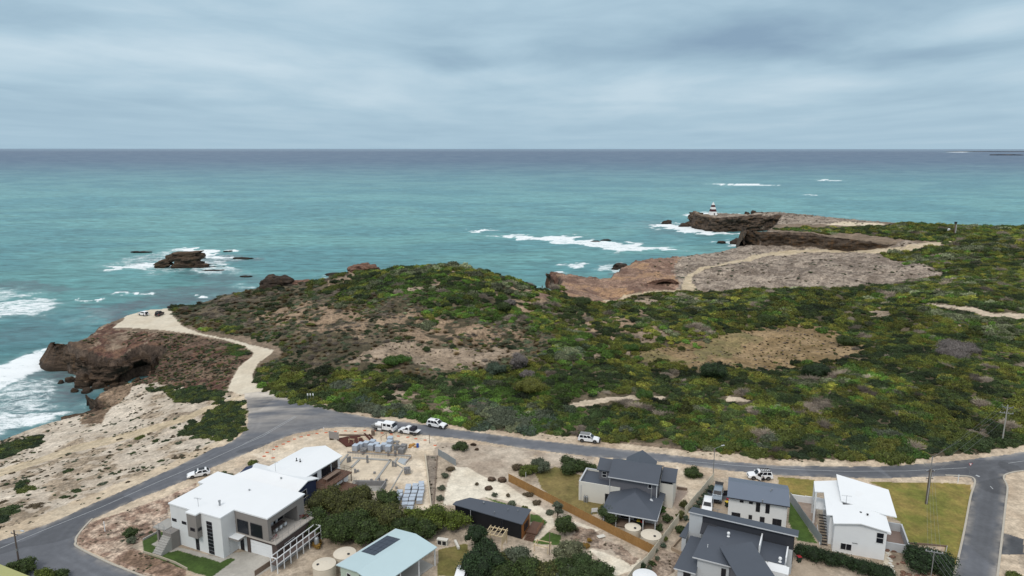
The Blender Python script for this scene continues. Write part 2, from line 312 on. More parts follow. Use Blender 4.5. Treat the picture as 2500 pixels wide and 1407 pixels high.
reg('palegravel', C3([(220,800),(480,890),(440,910),(215,830)]))
reg('palegravel', C3([(360,1080),(520,1120),(700,1200),(900,1180),(840,1290),(620,1362),(500,1220)]))
reg('grassgreen', C2([(1640,730),(1720,740),(1820,810),(1790,850),(1640,810)]))
reg('grassgreen', C2([(1590,985),(1680,1000),(1730,1003),(1830,910),(1960,950),(1950,1050),(1700,1030)]))
reg('grassgreen', C2([(1180,560),(1280,590),(1400,620),(1410,640),(1280,610)]))
reg('grassolive', C2([(1700,320),(1900,250),(2150,330),(2145,560),(2400,600),(2450,700),(2260,740),(1870,560),(1760,470)]))
reg('grassolive', C2([(710,1090),(1000,1030),(1060,1280),(1040,1362),(700,1362)]))
reg('lawnyellow', C4([(0,350),(370,380),(395,560),(120,540),(0,420)]))
reg('lawnyellow', C4([(930,400),(1300,410),(1700,410),(1960,430),(1960,560),(1900,870),(1790,1362),(1660,1362),(1700,1060),(1310,1030),(1240,805),(1160,760),(1100,480)]))
reg('grassgreen', C4([(120,600),(160,560),(250,760),(400,1030),(200,1000),(100,800)]))
reg('paving', C4([(190,600),(385,620),(400,1000),(470,1070),(250,700)]))
reg('paving', C3([(1265,480),(1380,500),(1300,600),(1270,680),(1225,640),(1240,520)]))
reg('drive', C3([(1640,420),(1790,400),(1775,560),(1780,730),(1500,690),(1620,600),(1590,480)]))
reg('drive', C4([(150,1180),(240,1170),(480,1330),(600,1400),(100,1400)]))
reg('sandpit', C3([(1265,230),(1310,290),(1620,400),(1400,600),(1360,500),(1265,440)]))
reg('mulch', C3([(240,860),(420,900),(500,1000),(700,1050),(860,1180),(780,1250),(600,1100),(350,1080),(200,1000)]))
reg('mulch', C3([(990,1170),(1100,1090),(1310,1150),(1290,1280),(1150,1362),(900,1362)]))
reg('drivedark', C4([(2290,920),(2500,980),(2500,1140),(2270,1140)]))
reg('palegravel', C4([(1080,1080),(1130,1070),(1190,1362),(1080,1250)]))

# ---------------------------------------------------------------- ground grid
def fan(ys, us):
    U, Yg = np.meshgrid(us, ys); Xg = U*np.maximum(Yg, 70.0); return Xg, Yg
ys = [-60.0, -20, 20, 45, 60, 70]; y = 78.0
while y < 1150:
    ys.append(y); y += min(max(y*y*0.80/45000, 0.16), 2.6 if y < 760 else 12)
us = np.r_[np.linspace(-1.8, -0.9, 26)[:-1], np.linspace(-0.9, 0.9, 860), np.linspace(0.9, 1.8, 26)[1:]]
GX, GY = fan(np.array(ys), us)
GX = GX + 0.0; wob = 0.25*np.clip(GY/300, 0.05, 2)
GZ = height(GX, GY)
ny, nx = GX.shape
# warped sample positions make every region edge ragged
ws = np.clip(GY/220.0, 0.28, 2.2)
WX = GX + fbm(GX, GY, 3.0, 41, 4, .6)*1.7*ws; WY = GY + fbm(GX, GY, 3.0, 42, 4, .6)*1.7*ws
SX = GX + fbm(GX, GY, 1.5, 43, 3)*.35*ws; SY = GY + fbm(GX, GY, 1.5, 44, 3)*.35*ws
def M(name, mode='w'):
    X, Y = {'w': (WX, WY), 's': (SX, SY), 'h': (GX, GY)}[mode]
    r = np.zeros(X.shape, bool)
    for P in G[name]: r |= inpoly(P, X, Y)
    return r
C = np.empty(GX.shape+(3,), np.float32); DT = np.zeros(GX.shape, np.float32)   # albedo, speckle strength
KIND = np.zeros(GX.shape, np.int8)
f1 = fbm(GX, GY, 22, 51, 5); f2 = fbm(GX, GY, 5, 52, 4); f3 = fbm(GX, GY, 60, 53, 3); f4 = fbm(GX, GY, 1.6, 54, 3)
def col(m, c, c2=None, f=None, det=0.5, amt=1.0):
    c = np.array(c, np.float32)
    if c2 is not None:
        t = np.clip((f if f is not None else f2)*1.6+0.5, 0, 1)[..., None]; c = c*(1-t)+np.array(c2, np.float32)*t
        C[m] = (c[m]*amt+C[m]*(1-amt)) if amt < 1 else c[m]
    else: C[m] = c
    DT[m] = det
A = np.ones(GX.shape, bool)
col(A, (.16, .118, .082), (.25, .185, .135), f2, .6)
m = M('heath'); col(m, (.060, .050, .030), (.135, .105, .068), f2, .7); HEATH = m
m = m & (f2*.8+f1 < -.05); col(m, (.05, .044, .024), (.10, .078, .048), f4, .7)  # heath floor darkened: shade in the gaps between bushes put into its colour
E_ = lambda l: xf(l, 600, 600, 3.125)
for l_ in ([(1880,330),(2100,300),(2380,390),(2350,480),(2200,560),(2100,520),(1950,440)], [(1000,540),(1300,480),(1500,560),(1900,620),(2200,690),(1950,760),(1300,730),(1000,650)], [(1300,300),(1400,250),(1500,180),(1700,140),(1900,195),(1850,235),(1600,200),(1450,330)], [(0,500),(500,430),(950,560),(900,720),(400,660),(100,580)], [(600,250),(900,150),(1000,180),(800,260),(640,300)]): reg('erode', E_(l_))
reg('erode', [(1400,760),(1500,735),(1620,735),(1600,800),(1480,840),(1400,830)])
m = M('erode') & (f2+f4*.3 > -.18); col(m, (.185, .125, .080), (.31, .22, .15), f2+f4*.3, .9)
col(M('limestone'), (.42, .345, .275), (.58, .50, .42), f2*.8+f1*.7, .5)
m = M('limestone') & (f2+f1*.6 < -.26); col(m, (.27, .21, .155), (.38, .30, .225), f4, .8)
col(M('headland'), (.085, .052, .036), (.215, .145, .10), f2*.8+f4*.4, .9)
m = M('headland') & (GX < up(330, 850, 12)[0]) & (f1+f2*.5 > -.05); col(m, (.27, .20, .145), (.14, .09, .065), f4, .8)
m = M('headland') & (f2+f1*.5 > .10); col(m, (.095, .045, .034), (.15, .085, .055), f4, .9)
ry = fbm(GX*0.45, GY, 3.2, 61, 4, .6)
col(M('plate'), (.175, .135, .108), (.37, .30, .245), fbm(GX, GY, 4.5, 62, 4, .7)*1.1+f1*.5, 1.0)
m = M('redrock'); col(m, (.165, .095, .07), (.34, .22, .16), ry*.5+f2*.8+f1*.4, 1.0)
m = M('redrock') & (f1+f2*.4 > .20); col(m, (.38, .23, .13), (.28, .17, .115), f4, .8)
col(M('palesand'), (.58, .48, .36), (.66, .56, .43), f2, .3)
col(M('bare'), (.235, .175, .125), (.34, .26, .195), f2+f1*.5, .7)
col(M('sand'), (.46, .37, .28), (.54, .44, .34), f2, .35)
col(M('drygrass'), (.185, .125, .060), (.31, .215, .12), f1*.7+f2*.8, .6)
m = M('drygrass') & (f1*.8+(GX-up(1850, 850, 11.5)[0])*(-.012) > .25); col(m, (.17, .14, .06), (.24, .18, .09), f2, .6)
tm = M('town'); col(tm, (.34, .27, .205), (.49, .405, .325), f2*.8+f1*.5, .45)
reg('brownpoint', [(200,950),(262,948),(330,938),(318,962),(290,985),(262,1010),(246,1036),(200,1036)]); m = M('brownpoint'); col(m, (.13, .085, .055), (.27, .19, .13), f2+f4*.4, .9)
# sandy verge all along the road
RS = np.full(GX.shape, -1e3)
near = (GY < 260); RS[near] = sdist(G['road'][0], SX[near], SY[near])
vw = 3.6+2.0*fbm(GX, GY, 10, 71, 2)
m = (RS > -vw) & (RS < 1) & ~HEATH; col(m, (.43, .33, .245), (.56, .455, .35), f2, .4)
m = (RS > -2.2-1.8*f2) & (RS < 1) & HEATH & (GY < 240); col(m, (.33, .245, .17), (.46, .36, .27), f2, .5)
m = M('verge'); col(m, (.47, .37, .27), (.58, .475, .36), f2, .35)
col(M('stones', 's'), (.25, .165, .125), (.50, .385, .305), f4*1.4+f2*.3, 1.0)
col(M('garden', 's'), (.20, .13, .09), (.30, .2, .15), f4, .8)
col(M('bareearth'), (.34, .27, .215), (.50, .42, .345), f2*.8+f4*.15+f1*.5, .35)
col(M('palegravel', 's'), (.62, .54, .44), (.72, .65, .55), f2, .25)
col(M('sandpit', 's'), (.52, .42, .32), (.67, .57, .46), f2, .3)
col(M('slab', 'h'), (.56, .465, .36), (.63, .53, .42), f2, .2)
col(M('dugout', 'h'), (.27, .26, .25), (.34, .33, .31), f2, .2)
col(M('strip', 'h'), (.20, .165, .14), (.28, .23, .19), f2, .5)
col(M('mulch'), (.20, .14, .105), (.36, .28, .225), f4+f2*.4, .9)
col(M('paving', 's'), (.27, .20, .165), (.32, .25, .21), f2, .2)
col(M('drive', 's'), (.36, .285, .22), (.42, .34, .265), f2, .2)
for n_, c1, c2 in (('grassgreen', (.045, .085, .018), (.075, .125, .025)), ('grassolive', (.13, .125, .035), (.20, .155, .06)), ('lawnyellow', (.155, .155, .032), (.29, .205, .065)), ('lawn', (.04, .072, .015), (.06, .10, .022))):
    m = M(n_, 's'); col(m, c1, c2, f1*.5+f2*.6+f4*.3, .35); KIND[m] = 1
m = M('lawnyellow', 's') & (f1+f2*.5 > .22); col(m, (.30, .215, .085), (.24, .185, .06), f4, .35)
col(M('concrete', 'h'), (.36, .335, .305), (.46, .43, .395), f2, .15); KIND[M('concrete', 'h')] = 2
KIND[M('drive', 'h')] = 2
m = M('path', 's'); col(m, (.46, .365, .25), (.53, .43, .31), f2, .4); KIND[m] = 3
m = M('track', 's'); col(m, (.56, .48, .38), (.64, .57, .47), f2*.6+f1*.4, .12); KIND[m] = 4
m = M('road', 's') & (RS > 0); KIND[m] = 5
col(m, (.112, .116, .130), (.138, .144, .160), f3*.5+fbm(GX*.2, GY, 1.6, 77, 2)*.4, .10)
m2 = m & (GX > up(2330, 1300, 14)[0]) & (GY < 137); col(m2, (.085, .087, .096), (.105, .108, .118), f2, .12)
m = M('drivedark', 's'); col(m, (.065, .068, .075), (.085, .088, .095), f2, .15); KIND[m] = 5
# dust the traffic has dragged from the gravel track over the asphalt mouth
trk = sdist(G['track'][0], GX[near], GY[near]); dd = np.full(GX.shape, 1e3); dd[near] = -trk
ang = fbm(GX*0.25+GY*.1, GY*1.3, 3.0, 81, 4)
dust = np.clip(1.0-dd/34.0, 0, 1)**1.5*np.clip(.55+1.7*ang, 0, 1)
edge = np.clip(1.0-np.abs(RS)/1.4, 0, 1)*np.clip(.3+f4, 0, 1)
k = np.clip(dust+edge*.6, 0, 1)[..., None]; m = (KIND == 5)
C[m] = (C*(1-k)+np.array((.55, .49, .42), np.float32)*k)[m]
# wheel-worn lighter bands of the main road
C[KIND != 5] *= np.array((.995, .995, .965), np.float32)
bd = np.exp(-((RS-1.5)/.35)**2)+np.exp(-((RS-3.0)/.35)**2); m = (KIND == 5) & near; C[m] *= (1+.16*bd*(.6+fbm(GX, GY, 9, 93, 2)))[m][:, None]
pt_ = (fbm(GX, GY, 13, 94, 2) > .27) & (KIND == 5); C[pt_] *= .80
C *= (1+0.10*np.clip(fbm(GX, GY, .9, 91, 2), -.5, .5))[..., None]

# steep faces are bare rock whatever lies on top of them
gyz = np.abs(np.diff(GZ, axis=0, prepend=GZ[:1]))/np.maximum(np.diff(GY, axis=0, prepend=GY[:1]-1), .1); gxz = np.abs(np.diff(GZ, axis=1, prepend=GZ[:, :1]))/np.maximum(np.abs(np.diff(GX, axis=1, prepend=GX[:, :1]-1)), .1)
stp = sst(.75, 1.5, np.hypot(gxz, gyz))*(KIND == 0)*(GY > 150); stp = stp[..., None]; C = C*(1-stp)+(np.array((.085, .060, .045), np.float32)*(1+f4[..., None]))*stp
mg, n_, b_ = mat('ground')
vc = N(n_, 'ShaderNodeVertexColor', layer_name='alb'); at = N(n_, 'ShaderNodeAttribute', attribute_name='det')
geo = N(n_, 'ShaderNodeNewGeometry')
nA = noise(n_, geo.outputs['Position'], 2.3, 6, .65); nB = noise(n_, geo.outputs['Position'], .35, 5, .6); nC = noise(n_, geo.outputs['Position'], 0.9, 5, .7)
vo = N(n_, 'ShaderNodeTexVoronoi', i={'Scale': 1.1}); L(n_, geo.outputs['Position'], vo.inputs['Vector'])
k1 = ramp(n_, nA, [(.3, .45), (.7, 1.5)]); k2 = ramp(n_, nB, [(.3, .75), (.7, 1.25)]); k3 = ramp(n_, nC, [(.36, .40), (.52, 1.05), (.7, 1.3)])
c0 = mixc(n_, math_(n_, 'MULTIPLY', at.outputs['Fac'], 2.2, clamp=True), vc.outputs['Color'], k2, 'MULTIPLY')
c1 = mixc(n_, at.outputs['Fac'], c0, mixc(n_, 1.0, c0, mixc(n_, 1.0, k1, k3, 'MULTIPLY'), 'MULTIPLY'))
L(n_, c1, b_.inputs['Base Color']); b_.inputs['Roughness'].default_value = 0.95
bp = N(n_, 'ShaderNodeBump', i={'Distance': 0.35}); L(n_, math_(n_, 'MULTIPLY', at.outputs['Fac'], 0.7), bp.inputs['Strength']); L(n_, nC, bp.inputs['Height']); L(n_, bp.outputs[0], b_.inputs['Normal'])
idx = np.arange(nx*ny).reshape(ny, nx)
q = np.stack([idx[:-1, :-1], idx[:-1, 1:], idx[1:, 1:], idx[1:, :-1]], -1).reshape(-1, 4)
fk = KIND.ravel()[q[:, 0]]; zz = GZ.ravel(); keep = zz[q].max(1) > -2.5
P3 = np.stack([GX.ravel(), GY.ravel(), zz], 1); Cf = C.reshape(-1, 3); Df = DT.ravel()
# grain of the land in the geometry itself: rock, clods and hollows
rough = np.where(KIND.ravel() == 0, 1.0, 0.0)*Df*sst(-60, 130, P3[:, 1])*(1-.8*sst(-14, 4, sdist(town, P3[:, 0], P3[:, 1])))
P3[:, 2] += rough*(fbm(P3[:, 0], P3[:, 1], 2.2, 95, 4, .6)*np.where(GY.ravel() > 300, 1.0, .5)+ (1-np.abs(fbm(P3[:, 0]*.6, P3[:, 1], 4.0, 97, 3))*2.2)*0.25-.15)
for kind, nm, lab in ((0, 'ground', 'sandy and rocky coastal ground'), (1, 'lawn', 'mown grass around the houses'), (2, 'driveway', 'concrete and paved driveways'), (3, 'footpath', 'worn sandy walking path'), (4, 'gravel_track', 'pale gravel track to the car park'), (5, 'road', 'grey asphalt road')):
    f = q[(fk == kind) & keep]
    used = np.unique(f); re_ = np.zeros(len(P3), np.int64); re_[used] = np.arange(len(used))
    o = np_mesh(nm, P3[used], re_[f], mg, smooth=True); attr_col(o.data, 'alb', Cf[used]); attr_f(o.data, 'det', Df[used]); tag(o, kind='structure', label=lab)
print('ground', ny, nx, keep.sum())
# ---------------------------------------------------------------- sea
sy = []; y = 100.0
while y < 1300: sy.append(y); y += min(max(y*y*1.1/54000, 0.4), 3.2)
while y < 260000: sy.append(y); y *= 1.035
su = np.r_[np.linspace(-1.9, -0.85, 20)[:-1], np.linspace(-0.85, 0.85, 620), np.linspace(0.85, 1.9, 20)[1:]]
XX, YY = fan(np.array(sy), su)
swell = np.sin((YY*0.9+XX*0.28+9*fbm(XX, YY, 60, 3, 3))/7.5*2)*0.5
ZZ = (0.16*swell+0.45*fbm(XX*.35, YY, 5.5, 101, 4))*sst(1400, 700, YY)
foam = np.zeros(XX.shape); reef = np.zeros(XX.shape); lightw = np.zeros(XX.shape)
wx = XX+fbm(XX, YY, 14, 111, 4, .6)*16*np.clip(YY/400, .4, 1.6); wy = YY+fbm(XX, YY, 14, 112, 4, .6)*20*np.clip(YY/400, .4, 2)
def blob(arr, px, val, w):
    P = pz([(a, b, 0) for a, b in px]); m = (XX > P[:, 0].min()-3*w) & (XX < P[:, 0].max()+3*w) & (YY > P[:, 1].min()-3*w) & (YY < P[:, 1].max()+3*w)
    d = sdist(P, wx[m], wy[m]); arr[m] = np.maximum(arr[m], val*sst(-w, w, d))
for px, v, w in [
 ([(240,650),(330,626),(400,610),(480,604),(560,616),(625,634),(560,644),(480,646),(490,664),(400,670),(300,660)], .56, 8), ([(340,640),(380,630),(400,650),(370,662),(280,655)], .8, 4), ([(470,640),(540,640),(590,668),(500,672)], .66, 4),
 ([(455,605),(540,608),(565,630),(480,632)],   .9, 4), ([(500,640),(560,655),(660,672),(560,676),(480,660)], .5, 5),
 ([(-80,715),(60,708),(80,725),(-80,738)], .62, 5), ([(0,735),(90,728),(135,745),(110,775),(40,770),(-60,790)], .72, 6), ([(30,705),(80,704),(130,720),(60,724)],.4,3),
 ([(-80,900),(60,860),(132,848),(140,880),(60,935),(-80,985)], .92, 6), ([(-60,960),(90,925),(150,930),(170,950),(120,1000),(-60,1040)], .62, 7),
 ([(-40,1010),(130,1008),(162,1016),(100,1040),(20,1062),(-60,1090)], .74, 4), ([(10,950),(80,965),(150,1000),(60,1010)], .6, 6),
 ([(300,716),(370,717),(365,724),(300,724)], .85, 2), ([(196,728),(262,730),(250,738),(205,736)], .85, 2), ([(494,721),(522,721),(522,726),(496,726)], 1.0, 1.2), ([(520,722),(640,705),(600,716)],.5,3),
 ([(1148,563),(1208,561),(1206,568),(1160,568)], .9, 2), ([(1210,573),(1330,580),(1425,574),(1430,588),(1340,590),(1240,584)], .85, 4),
 ([(1300,582),(1460,588),(1560,596),(1640,604),(1660,612),(1560,614),(1500,620),(1450,606),(1340,592)], .80, 5),
 ([(1380,643),(1420,642),(1455,652),(1400,655)], .75, 3), ([(1318,664),(1365,668),(1362,676),(1325,674)], .8, 2), ([(1470,648),(1540,650),(1555,664),(1500,668),(1480,660)], .65, 3),
 ([(1580,548),(1640,542),(1700,556),(1740,566),(1890,566),(1895,571),(1740,574),(1660,566),(1600,556)], .85, 5), ([(1540,540),(1600,544),(1560,560),(1500,556)], .35, 6),
 ([(1680,520),(1740,518),(1840,526),(1840,530),(1700,532)], 1.0, 6), ([(1720,450),(1820,447),(1915,453),(1830,455)], .85, 12), ([(1985,438),(2062,439),(2060,442),(1990,441)], .85, 12), ([(1964,475),(1986,475),(1986,478),(1966,478)], .9, 5),
 ([(1900,518),(2000,523),(2100,533),(2190,541),(2100,530),(2000,521)], .45, 3), ([(1740,592),(1810,588),(1812,604),(1770,603)], .75, 3), ([(1600,580),(1690,580),(1680,592),(1620,590)], .4, 4),
 ([(790,672),(830,674),(810,682)], .6, 2), ([(600,690),(640,692),(600,704),(560,704)], .55, 3), ([(2090,458),(2200,460),(2400,470),(2200,466)], .30, 15), ([(160,760),(280,758),(262,785),(190,800)], .38, 5),
 ([(2305,371),(2370,370),(2370,372),(2310,372)], .8, 200), ([(2340,404),(2400,405),(2400,406.5),(2345,406)], .5, 60), ([(2230,446),(2300,446),(2300,448),(2230,448)], .3, 20)]: blob(foam, px, v, w)
for px, v, w in [([(330,728),(520,720),(640,706),(620,735),(420,752),(330,750)], .75, 8), ([(168,770),(240,752),(330,750),(300,780),(220,786)], .9, 4), ([(40,870),(160,905),(200,950),(120,1010),(-60,1120),(-60,980)], .85, 10),
 ([(230,745),(400,738),(420,752),(300,760)], .8, 5), ([(300,715),(420,700),(560,696),(640,700),(600,722),(400,735)], .6, 8), ([(-40,690),(120,690),(200,705),(140,715),(-40,712)], .55, 6), ([(60,905),(200,900),(230,950),(160,1000),(40,985)], .95, 5), ([(60,980),(160,960),(240,960),(200,1030),(60,1060)], .5, 8), ([(500,612),(620,630),(615,640),(480,648),(480,626)], .95, 3), ([(320,640),(400,622),(380,640),(280,652)], .7, 3),
 ([(1480,664),(1540,664),(1530,676),(1470,676)], .8, 3), ([(1560,540),(1700,548),(1890,570),(1600,575)], .35, 8), ([(430,700),(560,690),(600,700),(420,712)], .45, 10), ([(0,760),(150,740),(170,820),(0,840)], .3, 12), ([(440,655),(600,668),(640,690),(480,690)], .5, 6)]: blob(reef, px, v, w)
csd = sdist(coast[:len(COAST)+3], XX, YY); csd = np.where(YY < 1200, np.abs(csd), 99)
foam = np.maximum(foam, .52*sst(7, 1.5, csd)*(csd < 8)*np.clip(.8+fbm(XX, YY, 18, 5, 2)*1.5, 0, 1))
patch = np.clip(fbm(XX, YY*1.6, 90, 131, 4)*1.5+.5, 0, 1)
lightw = patch
m, n, b = mat('sea_water')
geo = N(n, 'ShaderNodeNewGeometry'); sx = N(n, 'ShaderNodeSeparateXYZ'); L(n, geo.outputs['Position'], sx.inputs[0])
lg = math_(n, 'MULTIPLY', math_(n, 'SUBTRACT', math_(n, 'LOGARITHM', sx.outputs['Y'], 10.0), 2.2), 0.4)   # 160 m -> 0, 50 km -> 1
base = ramp(n, lg, [(0.0, (.068, .175, .188)), (0.16, (.080, .222, .235)), (0.24, (.105, .268, .282)), (0.34, (.118, .285, .31)), (0.43, (.11, .245, .285)), (0.50, (.090, .175, .235)), (0.58, (.075, .125, .195)), (0.80, (.085, .125, .195)), (0.97, (.15, .215, .29))])  # last stop pales toward the sky: horizon haze painted into the water colour
la = N(n, 'ShaderNodeAttribute', attribute_name='tintw').outputs['Fac']
base = mixc(n, 1.0, base, ramp(n, la, [(0.2, (.86, .90, .93)), (0.8, (1.16, 1.10, 1.05))]), 'MULTIPLY')
pm = mapping(n, geo.outputs['Position'], (0.35, 1.0, 1), (0, 0, R(-9)))
rip = noise(n, pm, 0.22, 7, .68, .4)
swn = noise(n, mapping(n, geo.outputs['Position'], (0.02, 0.10, 1), (0, 0, R(-7))), 1.0, 5, .6, .6)
farf = ramp(n, lg, [(0.3, 1.0), (0.62, 0.15)])
base = mixc(n, farf, base, mixc(n, 1.0, base, ramp(n, rip, [(.34, .62), (.5, 1.0), (.66, 1.36)]), 'MULTIPLY'))
base = mixc(n, 0.8, base, mixc(n, 1.0, base, ramp(n, swn, [(.32, .74), (.68, 1.26)]), 'MULTIPLY'))
ra = N(n, 'ShaderNodeAttribute', attribute_name='reef').outputs['Fac']
rn = noise(n, mapping(n, geo.outputs['Position'], (.5, 1, 1)), 0.35, 6, .7)
rf = math_(n, 'MULTIPLY', ra, ramp(n, rn, [(.38, .45), (.55, 1.0)]))
base = mixc(n, rf, base, (.095, .105, .125))
fa = N(n, 'ShaderNodeAttribute', attribute_name='foam').outputs['Fac']
fn = noise(n, mapping(n, geo.outputs['Position'], (.45, 1, 1), (0, 0, R(-10))), 0.30, 9, .66, .8)
fn2 = noise(n, mapping(n, geo.outputs['Position'], (.7, 1, 1)), 1.3, 5, .7, 1.0)
fm = math_(n, 'ADD', math_(n, 'MULTIPLY', fn, .62), math_(n, 'MULTIPLY', fn2, .38))
thr = math_(n, 'SUBTRACT', math_(n, 'ADD', fm, math_(n, 'MULTIPLY', fa, 0.55)), 0.79)
ff = math_(n, 'MULTIPLY', thr, 6.5, clamp=True)
# scattered white horses
wh = noise(n, mapping(n, geo.outputs['Position'], (.10, .5, 1), (0, 0, R(-8))), .55, 6, .66, .5)
whf = math_(n, 'MULTIPLY', math_(n, 'MULTIPLY', math_(n, 'SUBTRACT', wh, .70), 9.0, clamp=True), ramp(n, lg, [(.1, .45), (.3, .30), (.5, .0)]))
ff = math_(n, 'MAXIMUM', ff, whf)
# milky aerated water round the foam
milk = math_(n, 'MULTIPLY', math_(n, 'MULTIPLY', fa, 1.1, clamp=True), ramp(n, fn, [(.35, .1), (.6, .8)]))
base = mixc(n, milk, base, (.27, .46, .46))
colr = mixc(n, ff, base, (.80, .83, .84))
L(n, colr, b.inputs['Base Color']); b.inputs['IOR'].default_value = 1.33; b.inputs['Specular IOR Level'].default_value = 0.22
L(n, math_(n, 'ADD', math_(n, 'MULTIPLY', ff, .5), .42), b.inputs['Roughness'])
bp = N(n, 'ShaderNodeBump', i={'Distance': 1.2}); L(n, math_(n, 'MULTIPLY', farf, .45), bp.inputs['Strength'])
L(n, rip, bp.inputs['Height']); L(n, bp.outputs[0], b.inputs['Normal'])
r_, c_ = XX.shape; idx = np.arange(r_*c_).reshape(r_, c_)
qs = np.stack([idx[:-1, :-1], idx[:-1, 1:], idx[1:, 1:], idx[1:, :-1]], -1).reshape(-1, 4)
ZZ = ZZ+foam*0.5*sst(1400, 600, YY)
sea = np_mesh('sea', np.stack([XX.ravel(), YY.ravel(), ZZ.ravel()], 1), qs, m, smooth=True)
attr_f(sea.data, 'foam', foam.ravel()); attr_f(sea.data, 'reef', reef.ravel()); attr_f(sea.data, 'tintw', lightw.ravel())
tag(sea, 'turquoise sea with breaking waves', kind='structure')

# ---------------------------------------------------------------- rock: cliffs and boulders
def fbm3(p, sc, s=0, o=4, g=.5):
    x, y, z = p[:, 0], p[:, 1], p[:, 2]
    return (fbm(x, y+z*.37, sc, s, o, g)+fbm(y, z*1.3+x*.21, sc, s+5, o, g)+fbm(z*1.2, x-y*.3, sc, s+9, o, g))/1.6
def rockmat(name, dark, mid, warm, pale):
    m, n, b = mat(name); geo = N(n, 'ShaderNodeNewGeometry'); P = geo.outputs['Position']
    a1 = noise(n, mapping(n, P, (1, 1, 2.2)), .16, 6, .6); a2 = noise(n, mapping(n, P, (1, 1, 1.6)), .9, 6, .68); a3 = noise(n, mapping(n, P, (1, 1, .35)), .5, 5, .6)
    c = ramp(n, a2, [(.32, dark), (.46, mid), (.58, mid), (.72, pale)])
    c = mixc(n, ramp(n, math_(n, 'ADD', math_(n, 'MULTIPLY', a1, .6), math_(n, 'MULTIPLY', a3, .4)), [(.50, 0.0), (.62, .85)]), c, mixc(n, a2, warm, dark))
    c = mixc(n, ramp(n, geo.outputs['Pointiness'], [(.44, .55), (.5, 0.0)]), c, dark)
    st_n = noise(n, mapping(n, P, (.12, .12, 3.2)), 1.0, 4, .6, .3); fine = noise(n, P, 3.2, 5, .7)
    c = mixc(n, 1.0, c, ramp(n, st_n, [(.36, .55), (.5, 1.05), (.64, 1.35)]), 'MULTIPLY'); c = mixc(n, 1.0, c, ramp(n, fine, [(.32, .5), (.5, 1.0), (.7, 1.5)]), 'MULTIPLY')
    sz = N(n, 'ShaderNodeSeparateXYZ'); L(n, P, sz.inputs[0])
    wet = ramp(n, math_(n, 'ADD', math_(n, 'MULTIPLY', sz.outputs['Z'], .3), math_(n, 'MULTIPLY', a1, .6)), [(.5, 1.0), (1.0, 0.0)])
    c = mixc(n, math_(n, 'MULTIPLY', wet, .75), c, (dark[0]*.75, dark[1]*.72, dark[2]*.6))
    L(n, c, b.inputs['Base Color']); b.inputs['Roughness'].default_value = .9
    bp = N(n, 'ShaderNodeBump', i={'Distance': .8, 'Strength': .9}); L(n, math_(n, 'ADD', math_(n, 'MULTIPLY', st_n, 1.4), math_(n, 'ADD', a2, math_(n, 'MULTIPLY', fine, .6))), bp.inputs['Height']); L(n, bp.outputs[0], b.inputs['Normal'])
    return m
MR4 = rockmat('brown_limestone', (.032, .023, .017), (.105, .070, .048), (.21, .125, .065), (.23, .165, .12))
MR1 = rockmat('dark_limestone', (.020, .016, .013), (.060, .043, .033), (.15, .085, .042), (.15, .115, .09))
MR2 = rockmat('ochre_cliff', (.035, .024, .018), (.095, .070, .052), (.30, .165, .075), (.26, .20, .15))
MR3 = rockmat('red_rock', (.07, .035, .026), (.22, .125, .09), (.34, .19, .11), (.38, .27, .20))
def cliff(name, pts, m, label, zb=-1.5, top=None, step=.7, vs=16, amp=1.6, under=2.0, caves=(), back=5.0, push=0.0, foot=0.0, inward=4.0, seed=0):
    P = pz(pts); seg = np.r_[0, np.cumsum(np.hypot(*np.diff(P, axis=0).T))]; n = max(int(seg[-1]/step), 8)
    s = np.linspace(0, seg[-1], n); x = np.interp(s, seg, P[:, 0]); yv = np.interp(s, seg, P[:, 1])
    k = np.ones(5)/5; pad = lambda a: np.convolve(np.r_[a[0], a[0], a, a[-1], a[-1]], k, 'valid')
    x = pad(x); yv = pad(yv); tx = np.gradient(x); ty = np.gradient(yv); l = np.hypot(tx, ty)+1e-9
    nxn, nyn = ty/l, -tx/l                        # outward (towards the water) when walked left to right facing the sea side
    hz_ = height(x-nxn*back, yv-nyn*back) if top is None else np.interp(s, np.linspace(0, seg[-1], len(top)), top)
    hz_ = hz_+fbm(s, s*0, 6, seed+3, 3)*.6
    V = []
    for j in range(vs+4):
        t = min(j/vs, 1.0)
        z = zb+(hz_+.15-zb)*t
        prof = under*(t**2-.55)+foot*(1-t)**2     # undercut foot, overhanging lip
        nn = fbm(s, z*1.8+seed*31, 9, seed, 4, .6)*2.0*amp+fbm(s*1.0, z*2.6, 2.6, seed+7, 4, .6)*.9*amp+np.round(fbm(s*.2, z, 2.2, seed+9, 2)*4)/4*.8*amp
        for cs, cw, cz0, cz1, dep in caves:
            arch = np.clip(1-((s/seg[-1]-cs)/cw)**2, 0, 1)**.5; ztop = cz0+(cz1-cz0)*arch
            nn = nn-np.where((arch > .02) & (z < ztop), dep*np.clip((ztop-z)/1.0, 0, 1)*np.clip(arch*2, 0, 1), 0)
        off = prof+nn-1.0+push
        if j > vs:
            q_ = (j-vs)/3.0; off = off*(1-q_)-inward*q_; gz = height(x+nxn*off, yv+nyn*off); z = np.maximum(gz, zb)*q_+z*(1-q_)-.25*q_
        V.append(np.stack([x+nxn*off, yv+nyn*off, z], 1))
    V = np.concatenate(V); r = vs+4; idx = np.arange(r*n).reshape(r, n)
    f = np.stack([idx[:-1, :-1], idx[:-1, 1:], idx[1:, 1:], idx[1:, :-1]], -1).reshape(-1, 4)
    o = np_mesh(name, V, f, m); tag(o, label, kind='structure'); return o
